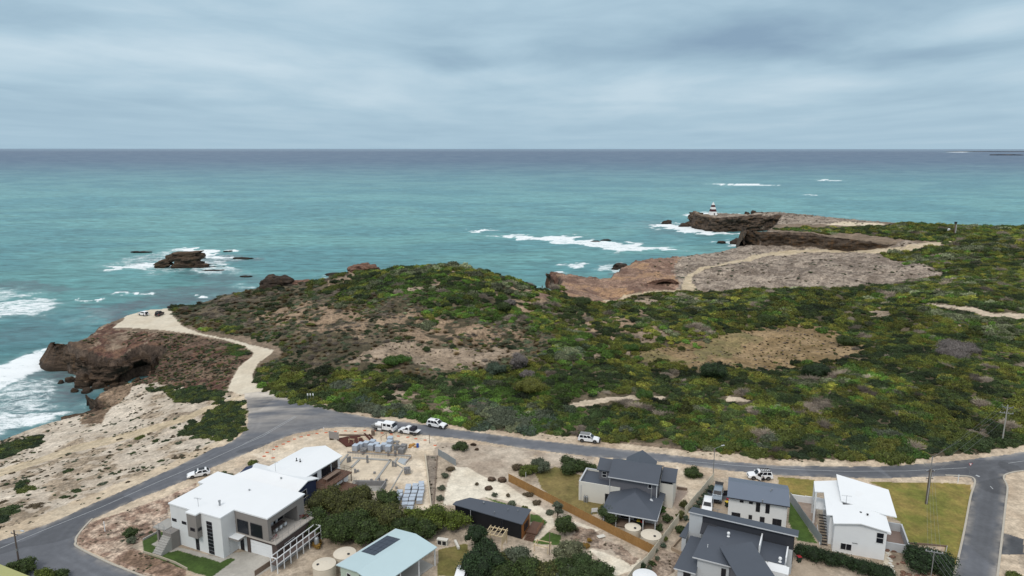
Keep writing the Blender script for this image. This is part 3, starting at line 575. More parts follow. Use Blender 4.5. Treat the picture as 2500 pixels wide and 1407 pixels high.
cliff('cliff', [(190,822,11.8),(155,826,11.5),(130,838,9.5),(124,850,5),(132,870,2),(144,892,0),(166,910,0),(196,934,0),(232,946,0),(285,946,0),(320,940,0),(350,926,0),(385,924,0),(410,926,1)], MR4, 'dark undercut sea cliff of the near headland', vs=22, step=.5, amp=1.7, under=1.4,
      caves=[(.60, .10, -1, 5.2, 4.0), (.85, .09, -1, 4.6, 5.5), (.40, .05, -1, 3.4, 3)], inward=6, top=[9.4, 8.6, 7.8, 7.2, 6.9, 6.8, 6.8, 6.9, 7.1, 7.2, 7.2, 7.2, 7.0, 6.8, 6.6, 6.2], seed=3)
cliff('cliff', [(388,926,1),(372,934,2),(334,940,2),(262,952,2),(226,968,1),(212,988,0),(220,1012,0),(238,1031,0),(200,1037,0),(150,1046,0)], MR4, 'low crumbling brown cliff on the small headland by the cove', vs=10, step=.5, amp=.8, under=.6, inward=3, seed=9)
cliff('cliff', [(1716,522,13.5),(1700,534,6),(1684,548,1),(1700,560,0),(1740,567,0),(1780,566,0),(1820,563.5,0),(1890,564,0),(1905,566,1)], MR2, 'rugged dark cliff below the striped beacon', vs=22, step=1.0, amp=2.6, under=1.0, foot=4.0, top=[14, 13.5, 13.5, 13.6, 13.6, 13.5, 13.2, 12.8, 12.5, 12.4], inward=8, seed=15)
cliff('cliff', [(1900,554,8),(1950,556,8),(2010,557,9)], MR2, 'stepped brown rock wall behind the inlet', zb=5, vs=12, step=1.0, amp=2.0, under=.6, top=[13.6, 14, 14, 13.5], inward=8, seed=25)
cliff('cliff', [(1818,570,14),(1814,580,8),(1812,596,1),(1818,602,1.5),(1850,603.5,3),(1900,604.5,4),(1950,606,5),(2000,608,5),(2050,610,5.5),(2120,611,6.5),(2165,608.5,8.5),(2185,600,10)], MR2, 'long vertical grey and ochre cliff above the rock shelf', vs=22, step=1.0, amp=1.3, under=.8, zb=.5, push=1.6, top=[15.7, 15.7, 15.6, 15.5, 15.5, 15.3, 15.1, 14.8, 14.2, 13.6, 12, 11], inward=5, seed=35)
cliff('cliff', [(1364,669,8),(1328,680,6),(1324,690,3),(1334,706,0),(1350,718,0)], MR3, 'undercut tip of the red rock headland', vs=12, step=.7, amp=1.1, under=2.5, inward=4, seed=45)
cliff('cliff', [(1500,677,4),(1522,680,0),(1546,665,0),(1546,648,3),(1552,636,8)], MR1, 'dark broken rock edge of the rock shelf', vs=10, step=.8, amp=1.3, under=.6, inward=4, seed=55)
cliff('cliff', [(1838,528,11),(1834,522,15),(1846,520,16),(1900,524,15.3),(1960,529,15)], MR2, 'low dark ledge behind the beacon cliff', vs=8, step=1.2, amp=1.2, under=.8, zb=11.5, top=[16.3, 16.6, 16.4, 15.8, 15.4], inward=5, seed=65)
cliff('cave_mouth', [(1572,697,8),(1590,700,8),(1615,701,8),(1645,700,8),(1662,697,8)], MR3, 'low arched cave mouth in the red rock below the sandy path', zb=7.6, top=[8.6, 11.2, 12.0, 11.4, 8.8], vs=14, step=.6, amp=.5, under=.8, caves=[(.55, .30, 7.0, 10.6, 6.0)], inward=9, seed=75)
def ico(sub):
    bm = bmesh.new(); bmesh.ops.create_icosphere(bm, subdivisions=sub, radius=1.0)
    V = np.array([v.co[:] for v in bm.verts]); F = np.array([[v.index for v in f.verts] for f in bm.faces]); bm.free(); return V, F
ICO = {k: ico(k) for k in (1, 2, 3, 4, 5)}
def boulder(name, loc, dims, m, label, cat='rock', rot=0, sub=4, amp=.35, seed=1, group=None, flat=.0, bott=None):
    V, F = ICO[sub]; V = V.copy(); d = np.array(dims)/2.0
    V *= (1+amp*fbm3(V+seed*3.1, .9, seed, 4, .55)[:, None]*1.6)
    V[:, 2] = np.where(V[:, 2] > 0, V[:, 2]*(1-flat)+np.minimum(V[:, 2], .45)*flat, V[:, 2])
    V = V*d; w = V.copy(); V += fbm3(w, 2.2, seed+5, 4, .6)[:, None]*np.array([.5, .5, .35])*min(d.min(), 3)*.7
    if bott is not None: V[:, 2] = np.maximum(V[:, 2], bott)
    c, s_ = math.cos(rot), math.sin(rot); V = np.c_[V[:, 0]*c-V[:, 1]*s_, V[:, 0]*s_+V[:, 1]*c, V[:, 2]]
    o = np_mesh(name, V, F, m); o.location = loc; tag(o, label, cat, group); return o
def bpx(px, py, w, d, h, m, label, z=0, name='rock', **k):     # waterline / ground contact pixel
    x, y = up(px, py, z); return boulder(name, (x, y+d*.35, z+h*.12), (w, d, h*1.75), m, label, **k)
# the rock stack standing in the sea
x, y = up(428, 657, 0)
c = bpy.data.objects.new('sea_stack', None); COL.objects.link(c); c.location = (x, y, 0); tag(c, 'dark flat-topped sea stack rising from the reef on the left', 'sea stack')
def chunk(name, loc, dims, m, seed, rot=(0, 0, 0), sq=.75, amp=.22, sub=4, par=None):
    V, F = ICO[sub]; V = V.copy(); mxn = np.abs(V).max(1)[:, None]; V = V*(1-sq)+V/mxn*sq*.85; V *= 1+amp*fbm3(V+seed*2.3, .8, seed, 4, .6)[:, None]*2.4
    V[:, :2] *= (1+.045*np.round(np.sin(V[:, 2:3]*9+seed)*1.4)/1.4); V *= np.array(dims)/2.0; V += fbm3(V, 1.8, seed+4, 3, .6)[:, None]*.45
    o = np_mesh(name, V, F, m, par); o.location = loc; o.rotation_euler = rot; return o
for nm, l_, d_, sd_, ro_ in (('base', (6, 6, 1.6), (20, 11, 6.5), 4, (0, 0, .1)), ('neck', (6, 6, 5.2), (17, 10, 7), 5, (0, .04, .1)), ('cap', (6.5, 6, 8.2), (21, 12, 5.4), 6, (0, -.05, .1)), ('arm', (-9.5, 4, 2.6), (12, 7, 5.5), 7, (0, -.32, .15)), ('shoulder', (-3.5, 6, 6.5), (8, 8, 6), 9, (0, -.2, 0)), ('toe', (16, 5, 1.2), (9, 7, 4.0), 10, (0, .2, .2))): chunk(nm, l_, d_, MR4, sd_, ro_, par=c)
boulder('reef', (x+14, y+10, -.2), (40, 22, 2.0), MR1, 'low wet reef spreading right of the sea stack', 'reef', sub=5, amp=.5, seed=12, flat=.8)
boulder('reef', (x-20, y+14, -.3), (30, 7, 1.9), MR1, 'thin reef strip left of the sea stack', 'reef', sub=5, amp=.5, seed=13, flat=.8, rot=.35)
for px, py, w, d, h, lb in [(590,634,16,5,1.6,'far right flat reef rock beyond the sea stack'),(520,663,16,4,1.2,'flat reef slab nearer than the sea stack'),(600,677,7,3,1.0,'small reef rock right of the flat slab'),(555,616,7,4,1.2,'wet reef rock in foam behind the stack')]:
    bpx(px, py, w, d, h, MR1, lb, cat='reef rock', name='reef_rock', sub=4, amp=.5, seed=px, flat=.6)
bpx(345,618,18,5,1.5,MR1,'thin dark reef ledge far left of the stack',cat='reef rock',name='reef_rock',sub=4,amp=.5,seed=77,flat=.7)
for px, py, w, d, h, lb in [(178,1050,9,6,3.4,'dark boulder on the shore below the pale limestone flat'),(215,1050,6,4,1.4,'low dark rock beside the shore boulder')]:
    bpx(px, py, w*.62, d*.62, h*.62, MR1, lb, z=1.0, sub=4, seed=px)
for i, (px, py, w, h) in enumerate([(168,936,4.5,3),(182,915,6,5),(200,950,7,5.5),(226,946,8,4.5),(252,940,7,5),(180,960,3,2),(238,952,6,3),(205,962,5,2),(276,948,5,2),(300,944,4,2),(262,956,3.5,1.6),(330,938,4,2),(145,940,3,1.6),(350,934,3.5,2)]):
    bpx(px, py, w*.8, w*.66, h*.75, MR4, ['brown boulder left of centre at the foot of the near headland cliff','squarish brown boulder close against the near headland cliff','tallest brown boulder in front of the near headland cliff','rounded brown boulder beside the tallest one','big brown boulder at the right of the pile below the headland','small rock at the left of the pile below the headland','brown boulder in front of the pile below the headland','low rock at the seaward front of the pile','brown boulder below the arch of the headland','boulder right of the arch below the headland','low rock between the pile and the cove','boulder at the mouth of the cove','small rock apart at the far left below the headland','boulder at the inner end of the cove'][i], z=-.2, seed=i+20, sub=4 if w > 4 else 3)
x, y = up(385, 921, 1.5); boulder('rock', (x, y, 1.8), (7, 4, 3.6), MR3, 'pale blocky slab at the head of the cove', seed=71)
x, y = up(672, 700, 17); boulder('rock', (x, y, 17.2), (14, 10, 9), MR1, 'big rounded dark outcrop on the dune edge above the sea', seed=72, rot=.2, sub=5)
x, y = up(885, 662, 22); boulder('rock', (x, y, 22), (15, 8, 7), MR3, 'pointed tan outcrop on the dune crest', seed=73, sub=5)
x, y = up(700, 690, 18); boulder('rock', (x+6, y, 17), (22, 8, 5), MR3, 'long low tan outcrop right of the rounded dark one', seed=74, sub=5)
for i, (px, py, w, h, lb) in enumerate([(1630,548,12,5,'dark rock in surf left of the beacon cliff'),(1672,555,12,3,'low rocks at the left toe of the beacon cliff'),(1802,598,10,5,'dark block at the left end of the ochre cliff'),(1764,595,9,2,'low black rock in foam left of the ochre cliff'),
    (1521,658,13,3.6,'dark oval rock in the small cove of the shelf'),(1535,672,8,4,'black rock against the shelf edge'),(1502,660,4,1.6,'little rock left of the oval cove rock'),(1456,592,9,1.2,'left of two black rocks awash in the breakers'),(1480,588,9,1.2,'right of two black rocks awash in the breakers'),
    (1825,526,6,4,'dark stack on the skyline beside the ledge'),(1555,654,6,4,'dark rock on the step of the shelf'),(1694,532,7,3,'rock ledge in surf left of the beacon'),(815,674,12,1.5,'flat reef behind the dune crest'),(1840,522,5,3,'small dark knob beside the ledge')]):
    bpx(px, py, w, w*.6, h, MR1, lb, z=11 if px in (1825, 1840) else 0, seed=i+90, sub=4)
for px, w, lb in ((2408, 700, 'low dark island near the right horizon'),):
    x, y = up(px, 371.5, 0); y = 9000; x = (px-1250)/FPX*y/cP
    np.random.seed(3); boulder('island', (x, y, 0), (460, 120, 34), MR1, lb, 'island', sub=5, amp=.4, seed=5, flat=.6)
y = 20000; x0 = (2320-1250)/FPX*y/cP; boulder('far_coast', (x0+1500, y+500, 0), (3600, 600, 50), MR1, 'faint low coastline on the right horizon', 'coast', sub=5, amp=.2, seed=6, flat=.8)
# banded beacon on the cliff top
def MD(name, c, rough=.7, metal=0, spec=.3, bump=0, var=0.0, vs=3.0):
    m, n, b = mat(name); b.inputs['Roughness'].default_value = rough; b.inputs['Metallic'].default_value = metal; b.inputs['Specular IOR Level'].default_value = spec
    if var:
        tc = N(n, 'ShaderNodeNewGeometry'); a = noise(n, tc.outputs['Position'], vs, 5, .6); a2 = noise(n, mapping(n, tc.outputs['Position'], (1, 1, .25)), vs*.4, 4, .6)
        k = mixc(n, .5, ramp(n, a, [(.3, 1-var), (.7, 1+var)]), ramp(n, a2, [(.3, 1-var), (.7, 1+var)])); L(n, mixc(n, 1.0, c, k, 'MULTIPLY'), b.inputs['Base Color'])
    else: b.inputs['Base Color'].default_value = (*c, 1)
    return m
MWH = MD('white_paint', (.78, .77, .75), .6, var=.06); MRED = MD('dark_red_paint', (.065, .018, .02), .6, var=.15)
# ---------------------------------------------------------------- vegetation
def leafmat(name, c=None, attr=False, var=.35):
    m, n, b = mat(name)
    lv = N(n, 'ShaderNodeAttribute', attribute_name='lv').outputs['Fac']
    if attr: cc = N(n, 'ShaderNodeAttribute', attribute_name='tint', attribute_type='INSTANCER').outputs['Color']
    else: cc = N(n, 'ShaderNodeRGB'); cc.outputs[0].default_value = (*c, 1); cc = cc.outputs[0]
    geo = N(n, 'ShaderNodeNewGeometry'); a = noise(n, geo.outputs['Position'], .8, 4, .6)
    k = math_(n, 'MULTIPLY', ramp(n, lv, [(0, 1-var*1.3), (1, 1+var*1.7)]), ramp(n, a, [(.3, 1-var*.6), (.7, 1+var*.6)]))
    hs = N(n, 'ShaderNodeHueSaturation'); L(n, cc, hs.inputs['Color']); L(n, k, hs.inputs['Value'])
    L(n, math_(n, 'ADD', math_(n, 'MULTIPLY', a, .05), .475), hs.inputs['Hue'])
    L(n, hs.outputs[0], b.inputs['Base Color']); b.inputs['Roughness'].default_value = .75; b.inputs['Specular IOR Level'].default_value = .25
    return m
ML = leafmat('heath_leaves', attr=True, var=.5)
def leaves(centers, normals, size, rg, up_=.3, asp=.6, lv=None):
    n = len(centers); nr = normals+rg.normal(0, .75, (n, 3)); nr[:, 2] += up_; nr /= np.linalg.norm(nr, axis=1)[:, None]
    t = np.cross(nr, rg.normal(0, 1, (n, 3))); t /= np.linalg.norm(t, axis=1)[:, None]; b = np.cross(nr, t)
    s = size*rg.uniform(.6, 1.4, n)[:, None]
    V = np.stack([centers-t*s, centers+b*s*asp-nr*s*.25, centers+t*s, centers-b*s*asp-nr*s*.25], 1).reshape(-1, 3)
    F = np.arange(4*n).reshape(-1, 4); return V, F, np.repeat(lv, 4)
def sph(n, rg): 
    v = rg.normal(0, 1, (n, 3)); return v/np.linalg.norm(v, axis=1)[:, None]
def crown(name, lobes, per, size, seed, m, up_=.3, core=True, ymin=-.35):
    """a leafy mass: many small leaf faces spread over and in uneven lobes"""
    rg = np.random.default_rng(seed); Vs, Fs, Ls, o = [], [], [], 0
    for (x, y, z, r, rz) in lobes:
        n = int(per*r*r); d = sph(n, rg); d = d[d[:, 2] > ymin]; lob = 1+.16*np.sin(d[:, 0]*5+seed+x*3)*np.cos(d[:, 1]*6+y*5)
        rad = (r*lob*rg.uniform(.72, 1.06, len(d)))[:, None]; c = d*rad*np.array([1, 1, rz/r])+np.array([x, y, z])
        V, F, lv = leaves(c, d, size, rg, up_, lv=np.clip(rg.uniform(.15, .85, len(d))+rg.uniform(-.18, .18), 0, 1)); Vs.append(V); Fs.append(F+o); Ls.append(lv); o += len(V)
    V = np.concatenate(Vs); F = np.concatenate(Fs); lv = np.concatenate(Ls)
    F = np.concatenate([F[:, [0, 1, 2]], F[:, [0, 2, 3]]])
    if core:
        cv, cf = ICO[1]
        for (x, y, z, r, rz) in lobes:
            w = cv*np.array([r*.8, r*.8, rz*.8])+np.array([x, y, z]); F = np.concatenate([F, cf+len(V)]); V = np.concatenate([V, w]); lv = np.concatenate([lv, np.full(len(w), .1)])  # lobe cores coloured darker: shade inside the bush put into the leaf tone
    me = bpy.data.meshes.new(name); me.vertices.add(len(V)); me.vertices.foreach_set('co', V.astype(np.float32).ravel())
    me.loops.add(F.size); me.loops.foreach_set('vertex_index', F.astype(np.int32).ravel()); me.polygons.add(len(F))
    me.polygons.foreach_set('loop_start', np.arange(0, F.size, 3, dtype=np.int32)); me.polygons.foreach_set('loop_total', np.full(len(F), 3, np.int32))
    me.update(calc_edges=True); me.materials.append(m); attr_f(me, 'lv', lv); return me
def mound_lobes(n, seed, flat=.62):
    rg = np.random.default_rng(seed); out = [(0, 0, .12, .62, .62*flat+.1)]
    for k in range(n):
        a = rg.uniform(0, 2*math.pi); d = rg.uniform(.35, .78); r = rg.uniform(.22, .42); out.append((math.cos(a)*d, math.sin(a)*d, rg.uniform(.02, .30)*(1.1-d*.6), r, r*rg.uniform(.6, .95)))
    return out
def tuft_mesh(name, n, seed, m, h=.7, spread=.55):
    rg = np.random.default_rng(seed); a = rg.uniform(0, 2*math.pi, n); r = rg.uniform(0, .45, n); x = np.cos(a)*r; y = np.sin(a)*r
    hh = h*rg.uniform(.5, 1.1, n); tip = np.stack([x*(1+spread*2)+rg.normal(0, .12, n), y*(1+spread*2)+rg.normal(0, .12, n), hh], 1); p = np.stack([x, y, -0.05+0*x], 1)
    w = np.stack([-np.sin(a), np.cos(a), 0*a], 1)*rg.uniform(.03, .07, n)[:, None]
    V = np.stack([p-w, p+w, tip], 1).reshape(-1, 3); F = np.arange(3*n).reshape(-1, 3)
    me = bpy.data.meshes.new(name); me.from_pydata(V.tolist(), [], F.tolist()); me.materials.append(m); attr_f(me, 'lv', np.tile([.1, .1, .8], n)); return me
def twig_mesh(name, n, seed, m):
    rg = np.random.default_rng(seed); V, F, lv = [], [], []
    for k in range(n):
        d = sph(1, rg)[0]; d[2] = abs(d[2])*.8+.15; p = d*rg.uniform(.05, .5); q = d*rg.uniform(.8, 1.1)*np.array([1, 1, .75])+rg.normal(0, .12, 3); w = np.cross(d, rg.normal(0, 1, 3)); w = w/np.linalg.norm(w)*.022
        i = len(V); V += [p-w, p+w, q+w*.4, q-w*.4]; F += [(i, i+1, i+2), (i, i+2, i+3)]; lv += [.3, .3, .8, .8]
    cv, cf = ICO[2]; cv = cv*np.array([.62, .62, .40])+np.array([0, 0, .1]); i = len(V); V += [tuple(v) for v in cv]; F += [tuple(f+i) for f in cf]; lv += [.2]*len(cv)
    me = bpy.data.meshes.new(name); me.from_pydata([tuple(map(float, v)) for v in V], [], [tuple(map(int, f)) for f in F]); me.materials.append(m); attr_f(me, 'lv', lv); return me
PROTO = bpy.data.collections.new('heath_plants')          # source meshes of the scattered ground cover, never placed themselves
def proto(i, me): o = bpy.data.objects.new('%02d_%s' % (i, me.name), me); PROTO.objects.link(o)
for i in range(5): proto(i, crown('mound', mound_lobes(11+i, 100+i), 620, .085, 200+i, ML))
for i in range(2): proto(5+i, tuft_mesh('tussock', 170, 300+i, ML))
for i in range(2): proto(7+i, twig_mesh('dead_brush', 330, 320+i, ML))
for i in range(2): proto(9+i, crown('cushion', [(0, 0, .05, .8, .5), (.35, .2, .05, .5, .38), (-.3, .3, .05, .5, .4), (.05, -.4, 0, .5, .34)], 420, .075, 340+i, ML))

def scatter(name, P, scl, rot, pidx, tint, label, cat=None):
    me = bpy.data.meshes.new(name); me.vertices.add(len(P)); me.vertices.foreach_set('co', P.astype(np.float32).ravel())
    a = me.attributes.new('scl', 'FLOAT_VECTOR', 'POINT'); a.data.foreach_set('vector', scl.astype(np.float32).ravel())
    attr_f(me, 'rotz', rot); a = me.attributes.new('pidx', 'INT', 'POINT'); a.data.foreach_set('value', pidx.astype(np.int32)); attr_col(me, 'tint', tint)
    o = bpy.data.objects.new(name, me); COL.objects.link(o)
    g = bpy.data.node_groups.new(name, 'GeometryNodeTree'); g.interface.new_socket('Geometry', in_out='INPUT', socket_type='NodeSocketGeometry'); g.interface.new_socket('Geometry', in_out='OUTPUT', socket_type='NodeSocketGeometry')
    gi = g.nodes.new('NodeGroupInput'); go = g.nodes.new('NodeGroupOutput'); ip = g.nodes.new('GeometryNodeInstanceOnPoints'); ci = g.nodes.new('GeometryNodeCollectionInfo')
    ci.inputs['Collection'].default_value = PROTO; ci.inputs['Separate Children'].default_value = True; ci.inputs['Reset Children'].default_value = True
    def na(nm, t): q = g.nodes.new('GeometryNodeInputNamedAttribute'); q.data_type = t; q.inputs['Name'].default_value = nm; return q.outputs['Attribute']
    cb = g.nodes.new('ShaderNodeCombineXYZ'); g.links.new(na('rotz', 'FLOAT'), cb.inputs[2])
    g.links.new(gi.outputs[0], ip.inputs['Points']); g.links.new(ci.outputs[0], ip.inputs['Instance']); ip.inputs['Pick Instance'].default_value = True
    g.links.new(na('pidx', 'INT'), ip.inputs['Instance Index']); g.links.new(cb.outputs[0], ip.inputs['Rotation']); g.links.new(na('scl', 'FLOAT_VECTOR'), ip.inputs['Scale']); g.links.new(ip.outputs[0], go.inputs[0])
    o.modifiers.new('scatter', 'NODES').node_group = g
    tag(o, label, cat, kind='stuff'); return o
def grid_pts(P, sp, rg, jit=.48):
    P = np.asarray(P); x0, y0 = P.min(0); x1, y1 = P.max(0); X, Y = np.meshgrid(np.arange(x0, x1, sp), np.arange(y0, y1, sp)); X = X+rg.uniform(-jit, jit, X.shape)*sp; Y = Y+rg.uniform(-jit, jit, Y.shape)*sp
    m = inpoly(P, X, Y); return X[m], Y[m]
def inside_any(names, X, Y):
    r = np.zeros(X.shape, bool); wx_ = X+fbm(X, Y, 5, 41, 3)*3; wy_ = Y+fbm(X, Y, 5, 42, 3)*3
    for nme in names:
        for P in G[nme]: r |= inpoly(P, wx_, wy_)
    return r
GREEN = dict(bright=(.050, .098, .018), olive=(.080, .098, .020), dark=(.026, .044, .017), grey=(.090, .105, .068), brown=(.105, .080, .048), dead=(.155, .135, .125), yellow=(.120, .125, .026), mid=(.045, .068, .022), teal=(.062, .088, .058))
GK = list(GREEN); GA = np.array([GREEN[k] for k in GK])
rg = np.random.default_rng(5)
dry = onland([(425,750),(450,792),(600,822),(690,868),(640,895),(760,905),(900,900),(1000,925),(1150,905),(1330,870),(1350,820),(1300,790),(1150,800),(1000,760),(850,735),(640,700)])
brightz = [onland([(880,690),(1250,700),(1330,800),(1250,810),(1100,760),(930,745)]), onland([(740,975),(1000,950),(1200,930),(1500,940),(1500,1040),(1300,1060),(1100,1035),(900,1010)]), onland([(1330,830),(1500,830),(1490,900),(1330,920)])]
HX, HY = [], []
for spc, y0, y1 in ((1.75, 0, 260), (2.2, 260, 420), (3.1, 420, 900)):
    X, Y = grid_pts(G['heath'][0], spc, rg); m = (Y >= y0) & (Y < y1) & (np.abs(X) < Y*.95+20); HX.append(X[m]); HY.append(Y[m])
HX = np.concatenate(HX); HY = np.concatenate(HY)
keep = ~inside_any(['sand', 'path'], HX, HY)
for dx_, dy_ in ((1.4, 0), (-1.4, 0), (0, 1.8), (0, -1.8)): keep &= ~inside_any(['sand', 'path'], HX+dx_, HY+dy_)
keep &= ~inside_any(['bare', 'drygrass', 'plate'], HX+rg.normal(0, 2.6, HX.shape), HY+rg.normal(0, 3.4, HX.shape))
isero = inside_any(['erode'], HX+rg.normal(0, 2.5, HX.shape), HY+rg.normal(0, 3, HX.shape)); keep &= ~(isero & (rg.random(HX.shape)+fbm(HX, HY, 7, 409, 3)*1.4 < .46))
nb = fbm(HX, HY, 26, 401, 4); nm_ = fbm(HX, HY, 9, 402, 3); nl = fbm(HX, HY, 4, 403, 3)
isdry = inpoly(dry, HX+nm_*14, HY+nm_*14); isbr = np.zeros(HX.shape, bool)
for p_ in brightz: isbr |= inpoly(p_, HX+nm_*18, HY+nb*18)
# gaps: sand shows between the bushes
gap = (nl+nb*.5 < np.where(isdry, -.46, np.where(HY > 300, -.40, np.where(HY < 235, -.80, -.58)))); keep &= ~gap
HX, HY, nb, nm_, nl, isdry, isbr = [a[keep] for a in (HX, HY, nb, nm_, nl, isdry, isbr)]
HZ = height(HX, HY); ok = HZ > 4; HX, HY, HZ, nb, nm_, nl, isdry, isbr = [a[ok] for a in (HX, HY, HZ, nb, nm_, nl, isdry, isbr)]
n = len(HX); u = rg.random(n); s_ = nm_*1.5+nb*.8+(u-.5)*.55
def pick(cuts): return np.array([GK.index(c) for c in cuts])
tab_n = pick(['dark', 'mid', 'mid', 'olive', 'olive', 'yellow', 'olive', 'bright', 'mid', 'grey']); tab_d = pick(['dead', 'grey', 'brown', 'grey', 'teal', 'mid', 'brown', 'olive', 'grey', 'brown']); tab_b = pick(['dark', 'mid', 'bright', 'bright', 'bright', 'mid', 'olive', 'bright', 'teal', 'grey'])
q_ = np.clip(((s_+.75)/1.5*10).astype(int), 0, 9); ti = np.where(isdry, tab_d[q_], np.where(isbr, tab_b[q_], tab_n[q_]))
v2_ = fbm(HX, HY, 6, 405, 2); ti = np.where((v2_ > .44), GK.index('dead'), ti); ti = np.where((v2_ < -.36), GK.index('dark'), ti)
tint = GA[ti]*(rg.uniform(.78, 1.66, n)*(1+.7*nb)*(1+1.2*nl))[:, None]*np.array((1.10, 1.04, .88))*np.where(isdry, .82, 1.0)[:, None]
size = np.where(HY < 260, 1.0, np.where(HY < 420, 1.3, 1.9))*rg.uniform(.75, 1.55, n)*np.where(isdry, .98, 1.38)*(1+.5*np.clip(nm_, -.4, .6))
pid = rg.integers(0, 5, n); pid = np.where(np.isin(ti, [GK.index('brown')]), rg.integers(5, 7, n), pid); pid = np.where(ti == GK.index('dead'), rg.integers(7, 9, n), pid)
pid = np.where(isdry & (u < .4) & (pid < 5), rg.integers(9, 11, n), pid)
scl = np.stack([size, size*rg.uniform(.75, 1.25, n), size*rg.uniform(.60, 1.25, n)*np.where(isdry, .75, 1.0)], 1)
P = np.stack([HX, HY, HZ-.12], 1)
# the ones that show largest, along the road and in front, are shrubs of their own
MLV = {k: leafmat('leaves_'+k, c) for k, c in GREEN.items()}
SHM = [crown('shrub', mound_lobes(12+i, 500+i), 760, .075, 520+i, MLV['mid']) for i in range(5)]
def place_shrub(name, x, y, z, s, col_, label, cat='shrub', group=None, me=None, rot=None):
    o = bpy.data.objects.new(name, me or random.choice(SHM)); COL.objects.link(o); o.location = (x, y, z); o.scale = s; o.rotation_euler = (0, 0, rot if rot is not None else random.uniform(0, 6.28))
    o.material_slots[0].link = 'OBJECT'; o.material_slots[0].material = MLV[col_]; tag(o, label, cat, group); return o
roadd = sdist(G['road'][0], HX, HY)
cand = np.where((pid < 5) & (roadd > -16) & (HY < 215) & (np.abs(HX) < HY*.78))[0]
pxw = scl[cand, 0]/HY[cand]; cand = cand[np.argsort(-pxw)][:210]
CW = dict(bright='bright green', olive='olive green', dark='dark green', grey='grey green', yellow='yellowish green', mid='mid green', teal='bluish green')
ZN = [(-45, 'above the gravel track mouth'), (-22, 'opposite the building site trucks'), (5, 'opposite the bare lot entrance'), (22, 'near the boxy off-roader on the verge'), (42, 'opposite the grey roofed house'), (62, 'opposite the blue-grey roofed house'), (85, 'opposite the slanted white roof'), (999, 'left of the heath power pole')]
szs = np.median(scl[cand, 0])
for i in cand:
    k = GK[ti[i]]
    if k not in CW: k = 'mid'
    zn = next(z_[1] for z_ in ZN if HX[i] < z_[0]); rw = 'at the road edge' if roadd[i] > -5 else ('just behind the road edge' if roadd[i] > -10 else 'deeper in the heath'); bg = 'large' if scl[i, 0] > szs else 'smaller'
    lb = '%s %s shrub %s, %s' % (bg, CW[k], rw, zn); place_shrub('shrub', HX[i], HY[i], HZ[i]-.15, tuple(scl[i]*1.12), k, lb, group=lb)
mk = np.ones(n, bool); mk[cand] = False
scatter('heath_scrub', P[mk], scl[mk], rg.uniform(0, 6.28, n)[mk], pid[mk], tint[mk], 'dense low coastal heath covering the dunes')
# headland scrub, limestone flats, rock shelf, verge weeds: small cushions and tussocks
def cover(name, polys, sp, fn, label, seed):
    rg = np.random.default_rng(seed); X, Y = [], []
    for p_ in polys:
        a, b = grid_pts(p_, sp, rg); X.append(a); Y.append(b)
    X = np.concatenate(X); Y = np.concatenate(Y); k = ~inside_any(['path', 'track', 'road'], X, Y); X, Y = X[k], Y[k]
    Z = height(X, Y); k = Z > 2.0; X, Y, Z = X[k], Y[k], Z[k]; keep, size, pid, ti = fn(X, Y, rg)
    X, Y, Z, size, pid, ti = [a[keep] for a in (X, Y, Z, size, pid, ti)]; n = len(X)
    scl = np.stack([size*rg.uniform(.8, 1.2, n), size*rg.uniform(.8, 1.2, n), size*rg.uniform(.45, .85, n)], 1)
    scatter(name, np.stack([X, Y, Z-.05], 1), scl, rg.uniform(0, 6.28, n), pid, GA[ti]*rg.uniform(.7, 1.2, n)[:, None], label)
gi_ = lambda *k: np.array([GK.index(a) for a in k])
hgreen = [onland([(545,842),(600,836),(612,856),(596,872),(560,866)]), onland([(375,935),(480,950),(555,960),(560,985),(480,985),(420,965)])]
def f_head(X, Y, rg):
    a = fbm(X, Y, 8, 601, 3); ig = np.zeros(X.shape, bool)
    for p_ in hgreen: ig |= inpoly(p_, X+a*4, Y+a*4)
    right = X > up(330, 850, 12)[0]; keep = ig | (right & (a > -.25)) | (~right & (a > .30)); u = rg.random(len(X))
    ti = np.where(ig, gi_('mid', 'bright', 'olive', 'dark')[(u*4).astype(int)], gi_('brown', 'brown', 'grey', 'olive', 'brown', 'mid')[(u*6).astype(int)])
    return keep, np.where(ig, 1.2, .75)*rg.uniform(.6, 1.4, len(X)), np.where(ig, rg.integers(0, 5, len(X)), np.where(u < .5, rg.integers(5, 7, len(X)), rg.integers(9, 11, len(X)))), ti
cover('headland_scrub', G['headland'], 1.25, f_head, 'brown tussocks and low scrub on the near headland', 61)
lgreen = [onland([(500,995),(530,985),(590,985),(596,1010),(590,1060),(560,1085),(510,1078),(450,1065),(440,1050),(490,1035)]), onland([(-40,1100),(30,1080),(90,1068),(95,1085),(50,1110),(-40,1130)]), onland([(372,938),(450,945),(540,962),(530,985),(440,985),(390,955)])]
def f_lime(X, Y, rg):
    a = fbm(X, Y, 7, 611, 3); ig = np.zeros(X.shape, bool)
    for p_ in lgreen: ig |= inpoly(p_, X+a*3, Y+a*3)
    u = rg.random(len(X)); keep = ig | ((a > .16) & (u < .55)) | (u < .13)
    return keep, np.where(ig, 1.15, .42)*rg.uniform(.4, 1.6, len(X)), np.where(ig, rg.integers(0, 5, len(X)), rg.integers(9, 11, len(X))), np.where(ig, gi_('mid', 'dark', 'olive')[(u*2.99).astype(int)], gi_('brown', 'grey', 'mid')[(u*40 % 3).astype(int)])
cover('flat_scrub', G['limestone'], 1.0, f_lime, 'sparse low cushions on the pale limestone flat', 62)
